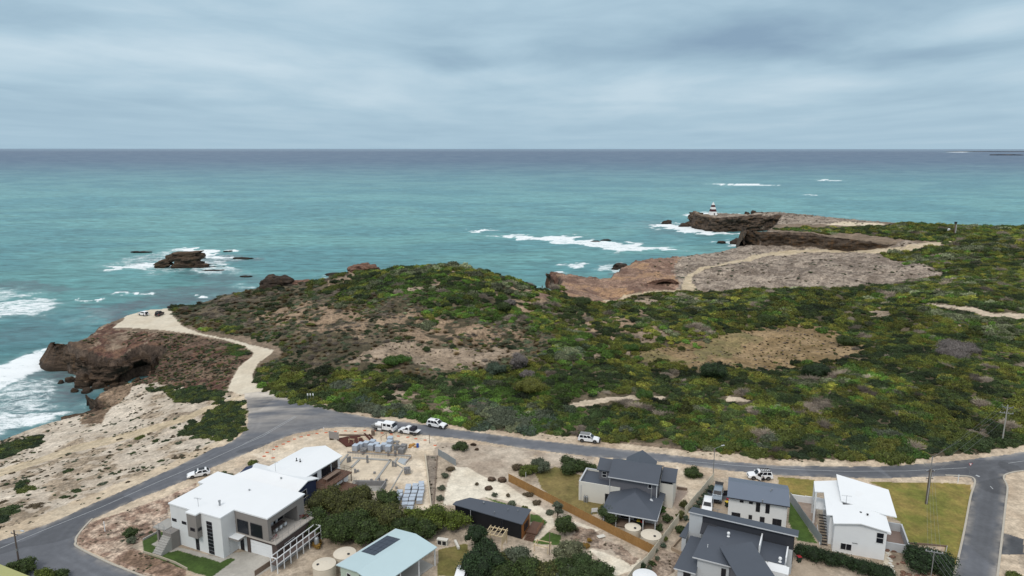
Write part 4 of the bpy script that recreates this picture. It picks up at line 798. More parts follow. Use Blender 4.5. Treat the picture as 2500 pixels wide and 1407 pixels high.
def f_plate(X, Y, rg):
    a = fbm(X, Y, 30, 621, 3); u = rg.random(len(X)); return (u < .07+.25*(a > .22)), rg.uniform(.6, 1.5, len(X)), rg.integers(9, 11, len(X)), gi_('brown', 'mid', 'grey', 'brown')[(rg.random(len(X))*4).astype(int)]
cover('shelf_scrub', G['plate'], 3.2, f_plate, 'scattered dark plants on the far rock shelf', 63)
def f_dry(X, Y, rg):
    a = fbm(X, Y, 10, 631, 3); u = rg.random(len(X)); return (u < .30+.4*(a > .1)), rg.uniform(.35, .8, len(X)), rg.integers(5, 7, len(X)), gi_('brown', 'brown', 'yellow', 'dead')[(rg.random(len(X))*4).astype(int)]
cover('dry_grass', G['drygrass']+G['bare'], 1.7, f_dry, 'dry tan grass of the hollow in the heath', 64)
def f_ver(X, Y, rg):
    a = fbm(X, Y, 3, 641, 3); u = rg.random(len(X)); return (a > .0) & (u < .5), rg.uniform(.15, .5, len(X)), rg.choice([5, 6, 9, 10], len(X)), gi_('brown', 'brown', 'mid', 'grey')[(rg.random(len(X))*4).astype(int)]
cover('garden_weeds', G['stones']+G['mulch']+G['strip']+G['garden'], .8, f_ver, 'weeds and dry tussocks on stony ground', 65)
n_ed = onland([(760,994),(900,1020),(1050,1036),(1200,1056),(1400,1078),(1600,1098),(1750,1115),(1900,1128),(2140,1131),(2404,1108),(2500,1093),(2500,1080),(2350,1100),(2000,1120),(1750,1100),(1600,1082),(1400,1066),(1050,1024),(850,1000)])
cover('verge_grass', [n_ed], 1.0, f_ver, 'dry grass on the verge below the heath', 66)
def f_rnd(X, Y, rg):
    a = fbm(X, Y, 5, 651, 3); u = rg.random(len(X)); return (a > .16) & (u < .14), rg.uniform(.15, .45, len(X)), rg.choice([5, 6, 9, 10], len(X)), gi_('brown', 'brown', 'mid', 'grey')[(rg.random(len(X))*4).astype(int)]
cover('lot_weeds', G['bareearth'][:1]+G['sandpit'][2:], 1.0, f_rnd, 'small weeds on the bare lots', 67)
# countable cushions on the limestone flat
def at_(px, py, z=None):
    if z is None: x, y = onland([(px, py)])[0]; return x, y, zat(x, y)
    x, y = up(px, py, z); return x, y, z
for cx_, cy_, w, k in [(168,1152,2.6,'mid'),(57,1180,3.5,'mid'),(65,1200,4.5,'olive'),(50,1190,3.2,'dark'),(90,1238,3.6,'brown'),(20,1252,6,'mid'),(0,1275,5,'dark'),(157,1216,2.3,'mid'),(190,1200,2.6,'mid'),(252,1182,2.3,'grey'),
   (343,1070,3.2,'olive'),(383,1077,2.6,'mid'),(408,1078,2.6,'dark'),(438,1082,2.0,'grey'),(480,1046,2.6,'mid'),(468,1031,3.4,'dark'),(425,1045,2.0,'mid'),(425,1068,1.6,'brown'),(367,1060,1.8,'brown'),(295,1073,2.0,'brown'),(203,1057,1.5,'mid'),(222,1053,1.5,'grey'),
   (270,1112,1.4,'brown'),(233,1102,1.8,'brown'),(168,1109,1.6,'grey'),(140,1103,1.2,'brown'),(325,1108,1.8,'mid'),(357,1103,1.3,'brown'),(392,1127,1.9,'mid'),(429,1119,1.7,'brown'),(445,1114,1.6,'brown'),(483,1101,1.9,'brown'),(485,1091,1.6,'grey'),(510,1083,1.7,'mid'),(505,1095,1.3,'brown'),
   (38,1131,2.6,'brown'),(30,1157,1.8,'brown'),(79,1163,1.4,'brown'),(10,1175,1.5,'brown'),(320,1154,1.7,'brown'),(293,1167,1.5,'brown'),(250,1154,1.4,'brown'),(8,1228,2.2,'brown'),(75,1078,4,'mid'),(322,1028,2.2,'dark'),(280,1037,1.6,'grey'),(385,1006,1.5,'brown'),(430,1023,1.8,'grey'),(60,1092,2.0,'olive')]:
    x, y, z = at_(cx_, cy_)
    word = {'mid': 'green', 'olive': 'olive green', 'dark': 'dark green', 'grey': 'grey green', 'brown': 'brown'}[k]; big = 'wide' if w > 3 else 'small'
    lbc = '%s %s cushion shrub on limestone flat, %s, %s' % (big, word, 'seaward of path' if cy_ < 1146-.285*cx_+8 else ('between path and road' if cy_ < 1230-.24*cx_ else 'close to road'), 'left end' if cx_ < 130 else ('middle' if cx_ < 345 else 'right end'))
    place_shrub('cushion_shrub', x, y, z-.1, (w*.5, w*.42, w*.34), k, lbc, group=lbc)
# ---------------------------------------------------------------- building kit
class MB:
    def __init__(s): s.V = []; s.F = []
    def prism(s, poly, z0, z1, z1s=None):
        n = len(poly); i = len(s.V)
        for x, y in poly: s.V.append((x, y, z0))
        for k, (x, y) in enumerate(poly): s.V.append((x, y, z1s[k] if z1s else z1))
        s.F.append(tuple(i+k for k in range(n))[::-1]); s.F.append(tuple(i+n+k for k in range(n)))
        for k in range(n): s.F.append((i+k, i+(k+1) % n, i+n+(k+1) % n, i+n+k))
        return s
    def box(s, x0, x1, y0, y1, z0, z1): return s.prism([(x0, y0), (x1, y0), (x1, y1), (x0, y1)], z0, z1)
    def slab(s, pts, th):                       # sheet with its own thickness, pts = top corners counter-clockwise
        n = len(pts); i = len(s.V); s.V += [(x, y, z-th) for x, y, z in pts]+list(pts)
        s.F.append(tuple(i+k for k in range(n))[::-1]); s.F.append(tuple(i+n+k for k in range(n)))
        for k in range(n): s.F.append((i+k, i+(k+1) % n, i+n+(k+1) % n, i+n+k))
        return s
    def tube(s, p, q, r, n=6, r2=None):
        p = Vector(p); q = Vector(q); d = (q-p).normalized(); a = d.orthogonal().normalized(); b = d.cross(a); i = len(s.V); r2 = r if r2 is None else r2
        for c, rr in ((p, r), (q, r2)):
            for k in range(n): t = 2*math.pi*k/n; s.V.append(tuple(c+(a*math.cos(t)+b*math.sin(t))*rr))
        for k in range(n): s.F.append((i+k, i+(k+1) % n, i+n+(k+1) % n, i+n+k))
        s.F.append(tuple(i+k for k in range(n))[::-1]); s.F.append(tuple(i+n+k for k in range(n))); return s
    def lathe(s, x, y, prof, n=24):
        i = len(s.V)
        for r, z in prof:
            for k in range(n): t = 2*math.pi*k/n; s.V.append((x+r*math.cos(t), y+r*math.sin(t), z))
        for j in range(len(prof)-1):
            for k in range(n): a = i+j*n+k; b = i+j*n+(k+1) % n; s.F.append((a, b, b+n, a+n))
        s.F.append(tuple(i+k for k in range(n))[::-1]); s.F.append(tuple(i+(len(prof)-1)*n+k for k in range(n))); return s
    def build(s, name, m, parent=None, bevel=0, smooth=False):
        me = bpy.data.meshes.new(name); me.from_pydata(s.V, [], s.F); me.materials.append(m)
        bm = bmesh.new(); bm.from_mesh(me); bmesh.ops.recalc_face_normals(bm, faces=bm.faces)
        if bevel: bmesh.ops.bevel(bm, geom=bm.edges[:], offset=bevel, segments=1, affect='EDGES')
        bm.to_mesh(me); bm.free()
        if smooth: me.polygons.foreach_set('use_smooth', [True]*len(me.polygons)); me.set_sharp_from_angle(angle=R(40))
        o = bpy.data.objects.new(name, me); COL.objects.link(o)
        if parent: o.parent = parent
        return o
def empty(name, x, y, z, rz, label, cat, group=None):
    o = bpy.data.objects.new(name, None); COL.objects.link(o); o.location = (x, y, z); o.rotation_euler = (0, 0, R(rz)); tag(o, label, cat, group); return o
def copy_tree(o, parent=None):
    c = o.copy(); COL.objects.link(c)
    if parent: c.parent = parent
    for ch in list(o.children): copy_tree(ch, c)
    return c
MW = MD('white_render', (.66, .665, .66), .8, var=.05, vs=.7); MWB = MD('white_wall_bright', (.74, .745, .75), .7, var=.04, vs=.7)
MROOFW = MD('white_roof', (.75, .76, .77), .55, var=.02, vs=.4); MGREY = MD('taupe_render', (.235, .215, .20), .8, var=.06, vs=.8)
MBRN = MD('dark_brown_block', (.085, .062, .055), .85, var=.12, vs=1.5); MGLASS = MD('dark_glass', (.012, .014, .019), .18, spec=.28)
MFRAME = MD('window_frame_dark', (.03, .03, .034), .5); MFRW = MD('window_frame_white', (.62, .62, .62), .5); MDARKR = MD('charcoal_roof', (.070, .080, .100), .55, var=.06, vs=.5)
MDARKR2 = MD('slate_blue_roof', (.135, .160, .205), .5, var=.04, vs=.5); MDARK3 = MD('dark_cladding', (.035, .037, .045), .7, var=.08); MPLUM = MD('grey_violet_cladding', (.12, .12, .135), .7, var=.06)
MLG = MD('pale_grey_wall', (.47, .485, .50), .8, var=.05, vs=.6); MCREAM = MD('cream_wall', (.62, .59, .53), .8, var=.05, vs=.6); MGUT = MD('gutter_pale', (.50, .51, .53), .5)
MBLK = MD('black_cladding', (.008, .009, .012), .55, var=.2, vs=1.2); MNAVY = MD('navy_cladding', (.020, .032, .075), .6, var=.1); MTIM = MD('orange_timber', (.27, .11, .035), .7, var=.2, vs=2)
MDECK = MD('brown_deck', (.115, .062, .042), .75, var=.18, vs=3); MCONC = MD('concrete', (.36, .345, .32), .85, var=.1, vs=1.2); MBLUR = MD('pale_blue_roof', (.44, .555, .58), .5, var=.03, vs=.4)
MGRN = MD('pale_green_wall', (.42, .50, .42), .7, var=.05); MSOL = MD('solar_cells', (.012, .017, .035), .2, spec=.6); MSTEEL = MD('galvanised_steel', (.32, .33, .34), .45, .6)
MPAL = MD('orange_palings', (.31, .17, .06), .85, var=.22, vs=2.5); MCFEN = MD('cream_steel', (.60, .55, .44), .7, var=.06); MTANK = MD('cream_tank', (.60, .53, .43), .55, var=.05); MGFEN = MD('grey_fence_sheet', (.26, .28, .29), .6, var=.08)
MPINE = MD('raw_pine', (.58, .46, .29), .75, var=.12); MBLOCK = MD('concrete_blocks', (.22, .215, .215), .9, var=.18, vs=4); MWRAP = MD('plastic_wrap', (.34, .36, .40), .35, spec=.5, var=.15, vs=2); MWRAP2 = MD('pale_blue_wrap', (.40, .455, .53), .3, spec=.5, var=.14, vs=2)
MRUST = MD('rusty_steel', (.075, .022, .014), .85, var=.3, vs=3); MORG = MD('orange_plastic', (.65, .15, .06), .6); MBLUE = MD('blue_plastic', (.02, .08, .32), .5); MWOOD = MD('weathered_timber', (.18, .13, .10), .85, var=.2, vs=3)
MYEL = MD('yellow_lid', (.65, .45, .03), .5); MREDL = MD('red_lid', (.35, .02, .03), .5); MBIN = MD('bin_green', (.015, .03, .02), .5); MGAL = MD('grey_metal', (.2, .2, .2), .5); MIRON = MD('black_steel', (.02, .02, .022), .5)
def win(root, face, u0, u1, z0, z1, b, mull=0, trans=0, fm=None, name='window'):
    """frame ring standing proud of the wall plane b, pane set back in it"""
    fm = fm or MFRAME; f = MB(); g = MB(); t = .06; sg = -1 if face[1] == '-' else 1; o_ = b+sg*.07; i_ = b+sg*.003; gl = b+sg*.03
    def bb(m, a0, a1, c0, c1, d0, d1):
        d0, d1 = min(d0, d1), max(d0, d1)
        (m.box(a0, a1, d0, d1, c0, c1) if face[0] == 'y' else m.box(d0, d1, a0, a1, c0, c1))
    bb(f, u0, u1, z0, z0+t, i_, o_); bb(f, u0, u1, z1-t, z1, i_, o_); bb(f, u0, u0+t, z0+t, z1-t, i_, o_); bb(f, u1-t, u1, z0+t, z1-t, i_, o_)
    for k in range(mull): c = u0+(u1-u0)*(k+1)/(mull+1); bb(f, c-.03, c+.03, z0+t, z1-t, i_, o_)
    for k in range(trans): c = z0+(z1-z0)*(k+1)/(trans+1); bb(f, u0+t, u1-t, c-.03, c+.03, i_, o_)
    w = f.build(name, fm, root); bb(g, u0+t*.9, u1-t*.9, z0+t*.9, z1-t*.9, i_, gl); g.build('pane', MGLASS, w); return w
def rail(root, pts, h=1.0, n=None, m=None, r=.03, name='railing'):
    b = MB()
    for (p, q) in zip(pts[:-1], pts[1:]):
        p = Vector(p); q = Vector(q); L_ = (q-p).length; k = max(int(L_/1.3), 1)
        for j in range(k+1): c = p.lerp(q, j/k); b.tube(c, c+Vector((0, 0, h)), r, 5)
        for hh in (h, h*.55): b.tube(p+Vector((0, 0, hh)), q+Vector((0, 0, hh)), r*.8, 5)
    return b.build(name, m or MSTEEL, root)
def gable(mb, x0, x1, y0, y1, ze, zr, axis='x', th=.14, at=.5):
    if axis == 'x': yc = y0+(y1-y0)*at; mb.slab([(x0, y0, ze), (x1, y0, ze), (x1, yc, zr), (x0, yc, zr)], th); mb.slab([(x0, yc, zr), (x1, yc, zr), (x1, y1, ze), (x0, y1, ze)], th)
    else: xc = x0+(x1-x0)*at; mb.slab([(x0, y0, ze), (xc, y0, zr), (xc, y1, zr), (x0, y1, ze)], th); mb.slab([(xc, y0, zr), (x1, y0, ze), (x1, y1, ze), (xc, y1, zr)], th)
def gwall(mb, x0, x1, y0, y1, ze, zr, axis='x', at=.5):
    if axis == 'x':
        yc = y0+(y1-y0)*at; i = len(mb.V); mb.V += [(x, *q) for x in (x0, x1) for q in ((y0, 0), (y1, 0), (y1, ze), (yc, zr), (y0, ze))]
    else:
        xc = x0+(x1-x0)*at; i = len(mb.V); mb.V += [(a, y, b) for y in (y0, y1) for a, b in ((x0, 0), (x1, 0), (x1, ze), (xc, zr), (x0, ze))]
    mb.F += [tuple(i+k for k in range(5)), tuple(i+5+k for k in range(5))[::-1]]+[(i+k, i+5+k, i+5+(k+1) % 5, i+(k+1) % 5) for k in range(5)]
def vent(root, x, y, z, m=None, h=.5, r=.12): MB().lathe(x, y, [(r, z-.2), (r, z+h*.6), (r*1.5, z+h*.65), (r*1.5, z+h), (.02, z+h*1.1)], 10).build('roof_vent', m or MSTEEL, root)
def antenna(root, x, y, z, h=1.6):
    b = MB().tube((x, y, z-.2), (x, y, z+h), .03, 5).tube((x-.8, y, z+h*.9), (x+.8, y, z+h), .02, 4)
    for k in range(6): b.tube((x-.7+k*.27, y-.3, z+h*.95), (x-.7+k*.27, y+.3, z+h*.95), .012, 4)
    b.build('antenna', MSTEEL, root)
def person(x, y, z, rz, label, top, legs, pose='stand', hair=(.03, .02, .015)):
    r = empty('person', x, y, z, rz, label, 'person')
    bm = bmesh.new(); me = bpy.data.meshes.new('body')
    if pose == 'stand': J = [((0,0,.95),.15),((0,0,1.2),.15),((0,0,1.42),.16),((0,0,1.52),.06),((0,.02,1.66),.10),((0,.02,1.75),.08),((.2,0,1.40),.06),((.27,.05,1.15),.05),((.25,.2,.95),.04),((-.2,0,1.40),.06),((-.27,.05,1.15),.05),((-.25,.2,.95),.04),((.1,0,.88),.09),((.11,.03,.48),.07),((.11,0,.08),.05),((.11,.12,.04),.045),((-.1,0,.88),.09),((-.11,.03,.48),.07),((-.11,0,.08),.05),((-.11,.12,.04),.045)]
    else: J = [((0,-.2,.45),.16),((0,-.05,.68),.15),((0,.1,.88),.16),((0,.16,.98),.06),((0,.22,1.08),.10),((0,.23,1.17),.08),((.2,.1,.85),.06),((.27,.25,.65),.05),((.2,.45,.6),.04),((-.2,.1,.85),.06),((-.27,.25,.65),.05),((-.2,.45,.6),.04),((.12,-.12,.42),.09),((.16,.28,.48),.07),((.15,.1,.08),.05),((.15,.24,.04),.045),((-.12,-.12,.42),.09),((-.16,.28,.48),.07),((-.15,.1,.08),.05),((-.15,.24,.04),.045)]
    E_ = [(0,1),(1,2),(2,3),(3,4),(4,5),(2,6),(6,7),(7,8),(2,9),(9,10),(10,11),(0,12),(12,13),(13,14),(14,15),(0,16),(16,17),(17,18),(18,19)]
    me.from_pydata([j[0] for j in J], E_, []); o = bpy.data.objects.new('body', me); COL.objects.link(o); o.parent = r
    md = o.modifiers.new('skin', 'SKIN'); 
    for k, s in enumerate(me.skin_vertices[0].data if me.skin_vertices else []): s.radius = (J[k][1],)*2
    if not me.skin_vertices:
        bm.from_mesh(me); lay = bm.verts.layers.skin.verify(); bm.verts.ensure_lookup_table()
        for k, v in enumerate(bm.verts): v[lay].radius = (J[k][1],)*2; v[lay].use_root = (k == 0)
        bm.to_mesh(me)
    bm.free(); o.modifiers.new('sub', 'SUBSURF').levels = 1; o.modifiers['sub'].render_levels = 1
    # clothes by height: skin, shirt, trousers
    m, n, b = mat('clothing'); tcn = N(n, 'ShaderNodeTexCoord'); sp_ = N(n, 'ShaderNodeSeparateXYZ'); L(n, tcn.outputs['Object'], sp_.inputs[0]); z_ = math_(n, 'MULTIPLY', sp_.outputs[2], .5)
    k_ = 1.0 if pose == 'stand' else .62
    L(n, ramp(n, z_, [(0, (.05, .04, .035)), (.04*k_, legs), (.46*k_, top), (.745*k_, (.35, .2, .14)), (.86*k_, hair)], 'CONSTANT'), b.inputs['Base Color']); me.materials.append(m)
    return r
# ---------------------------------------------------------------- H1: white and taupe two-storey cube house
h = empty('house', -48.0, 101.6, 14, -24, 'big white and taupe cube house with flat white roof and open terrace', 'house')
MB().box(-10.7, .9, -.2, 11.3, 0, 7.15).box(-12.1, -10.7, 7.2, 11.3, 3.2, 7.15).build('wall', MW, h)
MB().prism([(-10.85,-.35),(-5.75,-.35),(-5.75,-1.3),(-3.45,-1.3),(-3.45,-.35),(1.0,-.35),(1.0,2.6),(8.1,2.6),(8.1,11.6),(-12.3,11.6),(-12.3,7.1),(-10.85,7.1)], 7.15, 7.38).build('roof', MROOFW, h)
MB().box(-5.65, -3.55, -1.2, -.2, 2.95, 7.15).build('bay', MGREY, h)
MB().box(.9, 8, 2.7, 3.0, 3.2, 7.15).box(.9, 5.0, 3.0, 11.3, 3.2, 7.15).box(5.0, 8, 9.6, 11.3, 3.2, 7.15).box(7.4, 8, 3.0, 3.4, 3.2, 7.15).box(5.0, 8, 3.4, 9.6, 6.1, 7.15).build('upper_wall', MGREY, h)
MB().box(.9, 9.6, 2.55, 11.7, 3.02, 3.2).build('terrace', MD('terrace_tiles', (.42, .38, .34), .8, var=.06), h)
MB().box(3.0, 3.65, 2.85, 11.6, 0, 3.02).box(3.65, 9.5, 3.2, 11.6, 0, 3.02).box(3.65, 9.5, 2.85, 3.2, 2.5, 3.02).box(8.4, 9.5, 2.85, 3.2, 0, 2.5).build('lower_wall', MBRN, h)
MB().box(.9, 3.0, 2.9, 8, 0, 3.02).build('entry_wall', MW, h)
g_ = MB()
for k in range(4): g_.box(3.67, 8.38, 2.98, 3.19, k*.62+.01, k*.62+.60)
g_.build('garage_door', MWB, h)
MB().box(.65, 3.1, 1.0, 2.85, 2.85, 3.14).box(.65, .9, 1.0, 1.3, 0, 2.85).build('canopy', MGREY, h); MB().box(.7, 3.05, 1.05, 2.84, 3.145, 3.17).build('canopy_top', MROOFW, h)
win(h, 'y-', 1.5, 2.3, .05, 2.3, 2.9, name='door')
for a in ((-10.4, -9.4, 4.15, 4.65), (-8.1, -7.1, 4.15, 4.65)): win(h, 'y-', *a, -.2)
win(h, 'y-', -5.0, -4.0, 4.2, 4.75, -1.2); win(h, 'x+', -1.0, -.3, 4.2, 4.75, -3.55); win(h, 'y-', -5.25, -4.5, .1, 2.6, -.2, trans=1)
for k in range(9): win(h, 'y-', -2.35, -1.15, .15+k*.66, .72+k*.66, -.2)
win(h, 'y-', 1.35, 3.75, 3.4, 5.75, 2.7, mull=0); win(h, 'y-', 4.25, 6.75, 3.4, 5.75, 2.7)
win(h, 'x+', 4.0, 9.2, 3.3, 5.9, 5.0, mull=3, name='sliding_door'); win(h, 'x+', 4.5, 6.9, 1.6, 2.15, 9.5, mull=1, fm=MFRW)
rail(h, [(8.2, 2.75, 3.2), (9.45, 2.75, 3.2), (9.45, 11.5, 3.2), (8.1, 11.5, 3.2)], 1.0, m=MSTEEL, r=.022, name='terrace_railing')
MB().box(-13.6, -10.75, -1.6, 1.4, 2.75, 3.0).build('balcony', MCONC, h); MB().box(-10.9, -8.9, -1.9, -.3, 0, 2.9).build('stair_wall', MGREY, h); MB().box(-13.3, -12.9, -1.2, -.8, 0, 2.75).build('post', MGREY, h)
rail(h, [(-10.8, -1.6, 3.0), (-13.5, -1.6, 3.0), (-13.5, 1.4, 3.0), (-10.8, 1.4, 3.0)], 1.0, r=.02, name='balcony_railing'); rail(h, [(-10.8, -1.8, 2.9), (-9.0, -1.8, 2.9)], .8, r=.02)
st_ = MB()
for k in range(8): st_.box(-10.9-(k+1)*.0, -9.0, -1.9-(k+1)*.28, -1.9-k*.28, 0, 2.3-k*.28)
st_.build('stairs', MCONC, h)
MB().lathe(-2.2, 2.6, [(.16, 7.3), (.16, 8.1), (.22, 8.12), (.22, 8.3), (.1, 8.35)], 12).build('flue', MSTEEL, h); antenna(h, -5.2, .9, 7.4, 1.5); vent(h, -1.5, 8.5, 7.4, h=.2)
# timber ramp alongside
r_ = MB().box(9.9, 10.0, .2, 10.9, 1.2, 1.3)
rp = MB()
for k in range(8):
    y = .2+k*1.5
    for x in (10.6, 11.9): rp.box(x-.06, x+.06, y-.06, y+.06, 0, 2.6)
for x in (10.6, 11.9): rp.box(x-.05, x+.05, .1, 10.8, 2.55, 2.68); rp.box(x-.04, x+.04, .2, 10.7, 1.45, 1.6)
rp.box(10.55, 11.95, .15, .25, 2.55, 2.68); rp.box(10.55, 11.95, 10.65, 10.78, 2.55, 2.68); rp.build('walkway_frame', MWB, h); MB().box(10.66, 11.84, .2, 10.7, 1.32, 1.43).build('walkway', MBRN, h); MB().box(10.6, 10.75, .3, 10.6, 0, 1.3).build('walkway_wall', MLG, h)
# things on the terrace
def wpt(o, x, y, z): c, s = math.cos(o.rotation_euler[2]), math.sin(o.rotation_euler[2]); return o.location[0]+x*c-y*s, o.location[1]+x*s+y*c, o.location[2]+z
def table(x, y, z, rz, L_, w_, label, m): r = empty('table', x, y, z, rz, label, 'table'); MB().box(-L_/2, L_/2, -w_/2, w_/2, .70, .76).build('tabletop', m, r); b = MB(); [MB().box(sx*(L_/2-.1)-.04, sx*(L_/2-.1)+.04, sy*(w_/2-.1)-.04, sy*(w_/2-.1)+.04, 0, .70).build('leg', m, r) for sx in (-1, 1) for sy in (-1, 1)]; return r
x, y, z = wpt(h, 6.5, 6.2, 3.2); table(x, y, z, 66, 3.0, .9, 'long outdoor dining table on the taupe house terrace', MBRN)
ch = None
for k in range(6):
    x, y, z = wpt(h, 7.25 if k % 2 == 0 else 5.75, 5.1+(k//2)*1.05, 3.2)
    c = empty('chair', x, y, z, 66+(0 if k % 2 == 0 else 180), 'pale outdoor chair at the dining table on the taupe house terrace', 'chair', 'pale chairs round the terrace table')
    MB().box(-.25, .25, -.25, .25, .40, .48).build('seat', MLG, c); MB().box(-.25, .25, -.27, -.22, .48, .95).build('backrest', MLG, c)
    for sx in (-.22, .22):
        for sy in (-.22, .22): MB().box(sx-.02, sx+.02, sy-.02, sy+.02, 0, .40).build('leg', MIRON, c)
def bicycle(x, y, z, rz, label):
    c = empty('bicycle', x, y, z, rz, label, 'bicycle')
    for k, cx_ in enumerate((-.52, .52)):
        b = MB()
        for j in range(14): a, d = 2*math.pi*j/14, 2*math.pi*(j+1)/14; b.tube((cx_+.33*math.cos(a), 0, .34+.33*math.sin(a)), (cx_+.33*math.cos(d), 0, .34+.33*math.sin(d)), .022, 4)
        for j in range(4): a = math.pi*j/4; b.tube((cx_+.32*math.cos(a), 0, .34+.32*math.sin(a)), (cx_-.32*math.cos(a), 0, .34-.32*math.sin(a)), .006, 3)
        b.build('wheel', MIRON, c)
    MB().tube((-.52, 0, .34), (-.15, 0, .8), .02, 5).tube((-.15, 0, .8), (.4, 0, .85), .02, 5).tube((.4, 0, .85), (0, 0, .32), .02, 5).tube((0, 0, .32), (-.15, 0, .8), .02, 5).tube((.52, 0, .34), (.38, 0, .95), .02, 5).build('frame', MREDL, c); MB().box(-.3, -.02, -.06, .06, .84, .89).build('saddle', MIRON, c); MB().tube((.38, -.26, .98), (.38, .26, .98), .02, 5).build('handlebar', MIRON, c)
x, y, z = wpt(h, 8.2, 10.2, 3.2); bicycle(x, y, z, 20, 'left of two bicycles at the far end of the taupe house terrace'); x, y, z = wpt(h, 8.9, 10.7, 3.2); bicycle(x, y, z, -30, 'right of two bicycles at the far end of the taupe house terrace')
x, y, z = wpt(h, 8.6, 3.4, 3.2); bicycle(x, y, z, 60, 'bicycle in the near corner of the taupe house terrace')
def hwt(x, y, z, r, hh, label, m=None, group=None): c = empty('gas_bottle', x, y, z, 0, label, 'gas bottle', group); MB().lathe(0, 0, [(r, 0), (r, hh*.85), (r*.6, hh*.97), (.05, hh)], 14).build('tank', m or MSTEEL, c, smooth=True); MB().lathe(0, 0, [(.05, hh), (.05, hh+.12)], 6).build('valve', MIRON, c)
x, y, z = wpt(h, 12.7, 8.6, 0); hwt(x, y, z, .42, 1.9, 'grey steel tank standing beside the white timber walkway')
# ---------------------------------------------------------------- H2: low white-roofed house behind it
h = empty('house', -38.9, 114.7, 14, -24, 'white gable-roofed beach house with a brown timber deck', 'house')
b = MB(); gwall(b, -16.2, -1.4, .9, 6.3, 3.9, 4.75); b.build('wall', MNAVY, h); b = MB(); gwall(b, -12.3, -3.3, 6.3, 16.0, 3.9, 4.75, 'y'); b.build('wing_wall', MWB, h)
b = MB(); b.slab([(-16.7, .5, 4.0), (-.9, .5, 4.0), (-.9, 3.6, 4.9), (-14.3, 3.6, 4.9)], .16); b.slab([(-14.3, 3.6, 4.9), (-.9, 3.6, 4.9), (-.9, 6.7, 4.0), (-16.7, 6.7, 4.0)], .16); b.slab([(-16.7, .5, 4.0), (-14.3, 3.6, 4.9), (-16.7, 6.7, 4.0)], .16); b.build('roof', MROOFW, h)
b = MB(); b.slab([(-12.8, 5.0, 4.4), (-8.0, 3.7, 4.95), (-8.0, 17.4, 4.95), (-12.8, 16.4, 4.03)], .16); b.slab([(-8.0, 3.7, 4.95), (-2.9, 5.0, 4.40), (-2.9, 16.4, 4.03), (-8.0, 17.4, 4.95)], .16); b.build('wing_roof', MROOFW, h)
win(h, 'x+', 7.0, 8.9, 1.95, 3.6, -3.3, mull=1, name='door'); win(h, 'x+', 10.2, 13.0, 1.95, 3.7, -3.3, mull=1, name='door'); win(h, 'x+', 13.3, 15.2, 1.95, 3.7, -3.3, name='door'); win(h, 'x+', 1.6, 3.6, 1.6, 3.2, -1.4, fm=MFRW)
MB().box(-3.25, .6, 6.4, 14.8, 1.72, 1.9).build('deck', MDECK, h); MB().box(-3.2, -.2, 6.6, 14.5, 0, 1.7).build('base_wall', MWB, h); MB().box(-.2, 3.2, 7.5, 13.0, .35, .5).build('lower_deck', MDECK, h)
rail(h, [(-3.0, 14.7, 1.9), (.5, 14.7, 1.9), (.5, 6.5, 1.9), (-1.2, 6.5, 1.9)], 1.05, r=.035, m=MWOOD, name='deck_railing'); rail(h, [(3.1, 13.0, .5), (3.1, 7.6, .5)], 1.0, r=.03, m=MWOOD)
b = MB(); [b.box(.42, .56, y-.07, y+.07, 0, 1.72) for y in (6.6, 9.2, 12, 14.6)]; b.build('deck_post', MWOOD, h)
for x_ in (-8.6, -7.7): MB().lathe(x_, 9.3, [(.28, 4.75), (.08, 5.15), (.08, 5.45), (.14, 5.5)], 8).build('flue', MIRON, h)
antenna(h, -9.3, 4.2, 4.9, 2.0); vent(h, -6.5, 2.6, 4.7, h=.2)
x, y, z = wpt(h, -1.4, 11.0, 1.9); table(x, y, z, 66, 4.4, 1.0, 'long timber table on the brown deck of the beach house', MWOOD)
for k, yy in enumerate((8.9, 13.6)): pass
# ---------------------------------------------------------------- pale blue shed bottom centre
h = empty('house', -23, 92.3, 14, -36, 'pale green house with a pale blue gabled roof and solar panels', 'house')
b = MB(); gwall(b, -4.1, 4.7, .3, 11.6, 3.05, 3.75, 'y'); 
MB().prism([(-4.1, -.2), (.1, -.2), (.1, 11.6), (-4.1, 11.6)], 0, 3.05, [3.05, 3.7, 3.7, 3.05]).build('wall', MGRN, h)
b = MB(); gable(b, -4.4, 4.9, -.7, 12.0, 3.3, 4.0, 'y'); b.build('roof', MBLUR, h)
MB().box(-4.5, -4.4, -.7, 12, 3.1, 3.3).build('gutter', MGUT, h)
for k, yy in enumerate((.2, 4.0, 8.0, 11.7)): MB().box(4.55, 4.7, yy-.07, yy+.07, 0, 3.2).build('post', MWB, h)
MB().box(.15, 4.5, .0, 11.6, .02, .1).build('carport_floor', MCONC, h); MB().box(.3, .5, 6, 11.4, 0, 3).build('inner_wall', MBRN, h); win(h, 'y-', -2.6, -1.7, 1.2, 2.5, -.2, fm=MFRW)
MB().box(2.0, 3.6, 2.0, 4.5, .1, .9).build('workbench', MIRON, h)
sl = (4.0-3.3)/4.65
for i in range(5):
    for j in range(3):
        x0 = -3.9+j*1.02; y0 = 3.9+i*1.13; zf = lambda x: 3.3+(x+4.4)*sl+.06
        MB().slab([(x0, y0, zf(x0)), (x0+.98, y0, zf(x0+.98)), (x0+.98, y0+1.09, zf(x0+.98)), (x0, y0+1.09, zf(x0))], .04).build('solar_panel', MSOL, h)
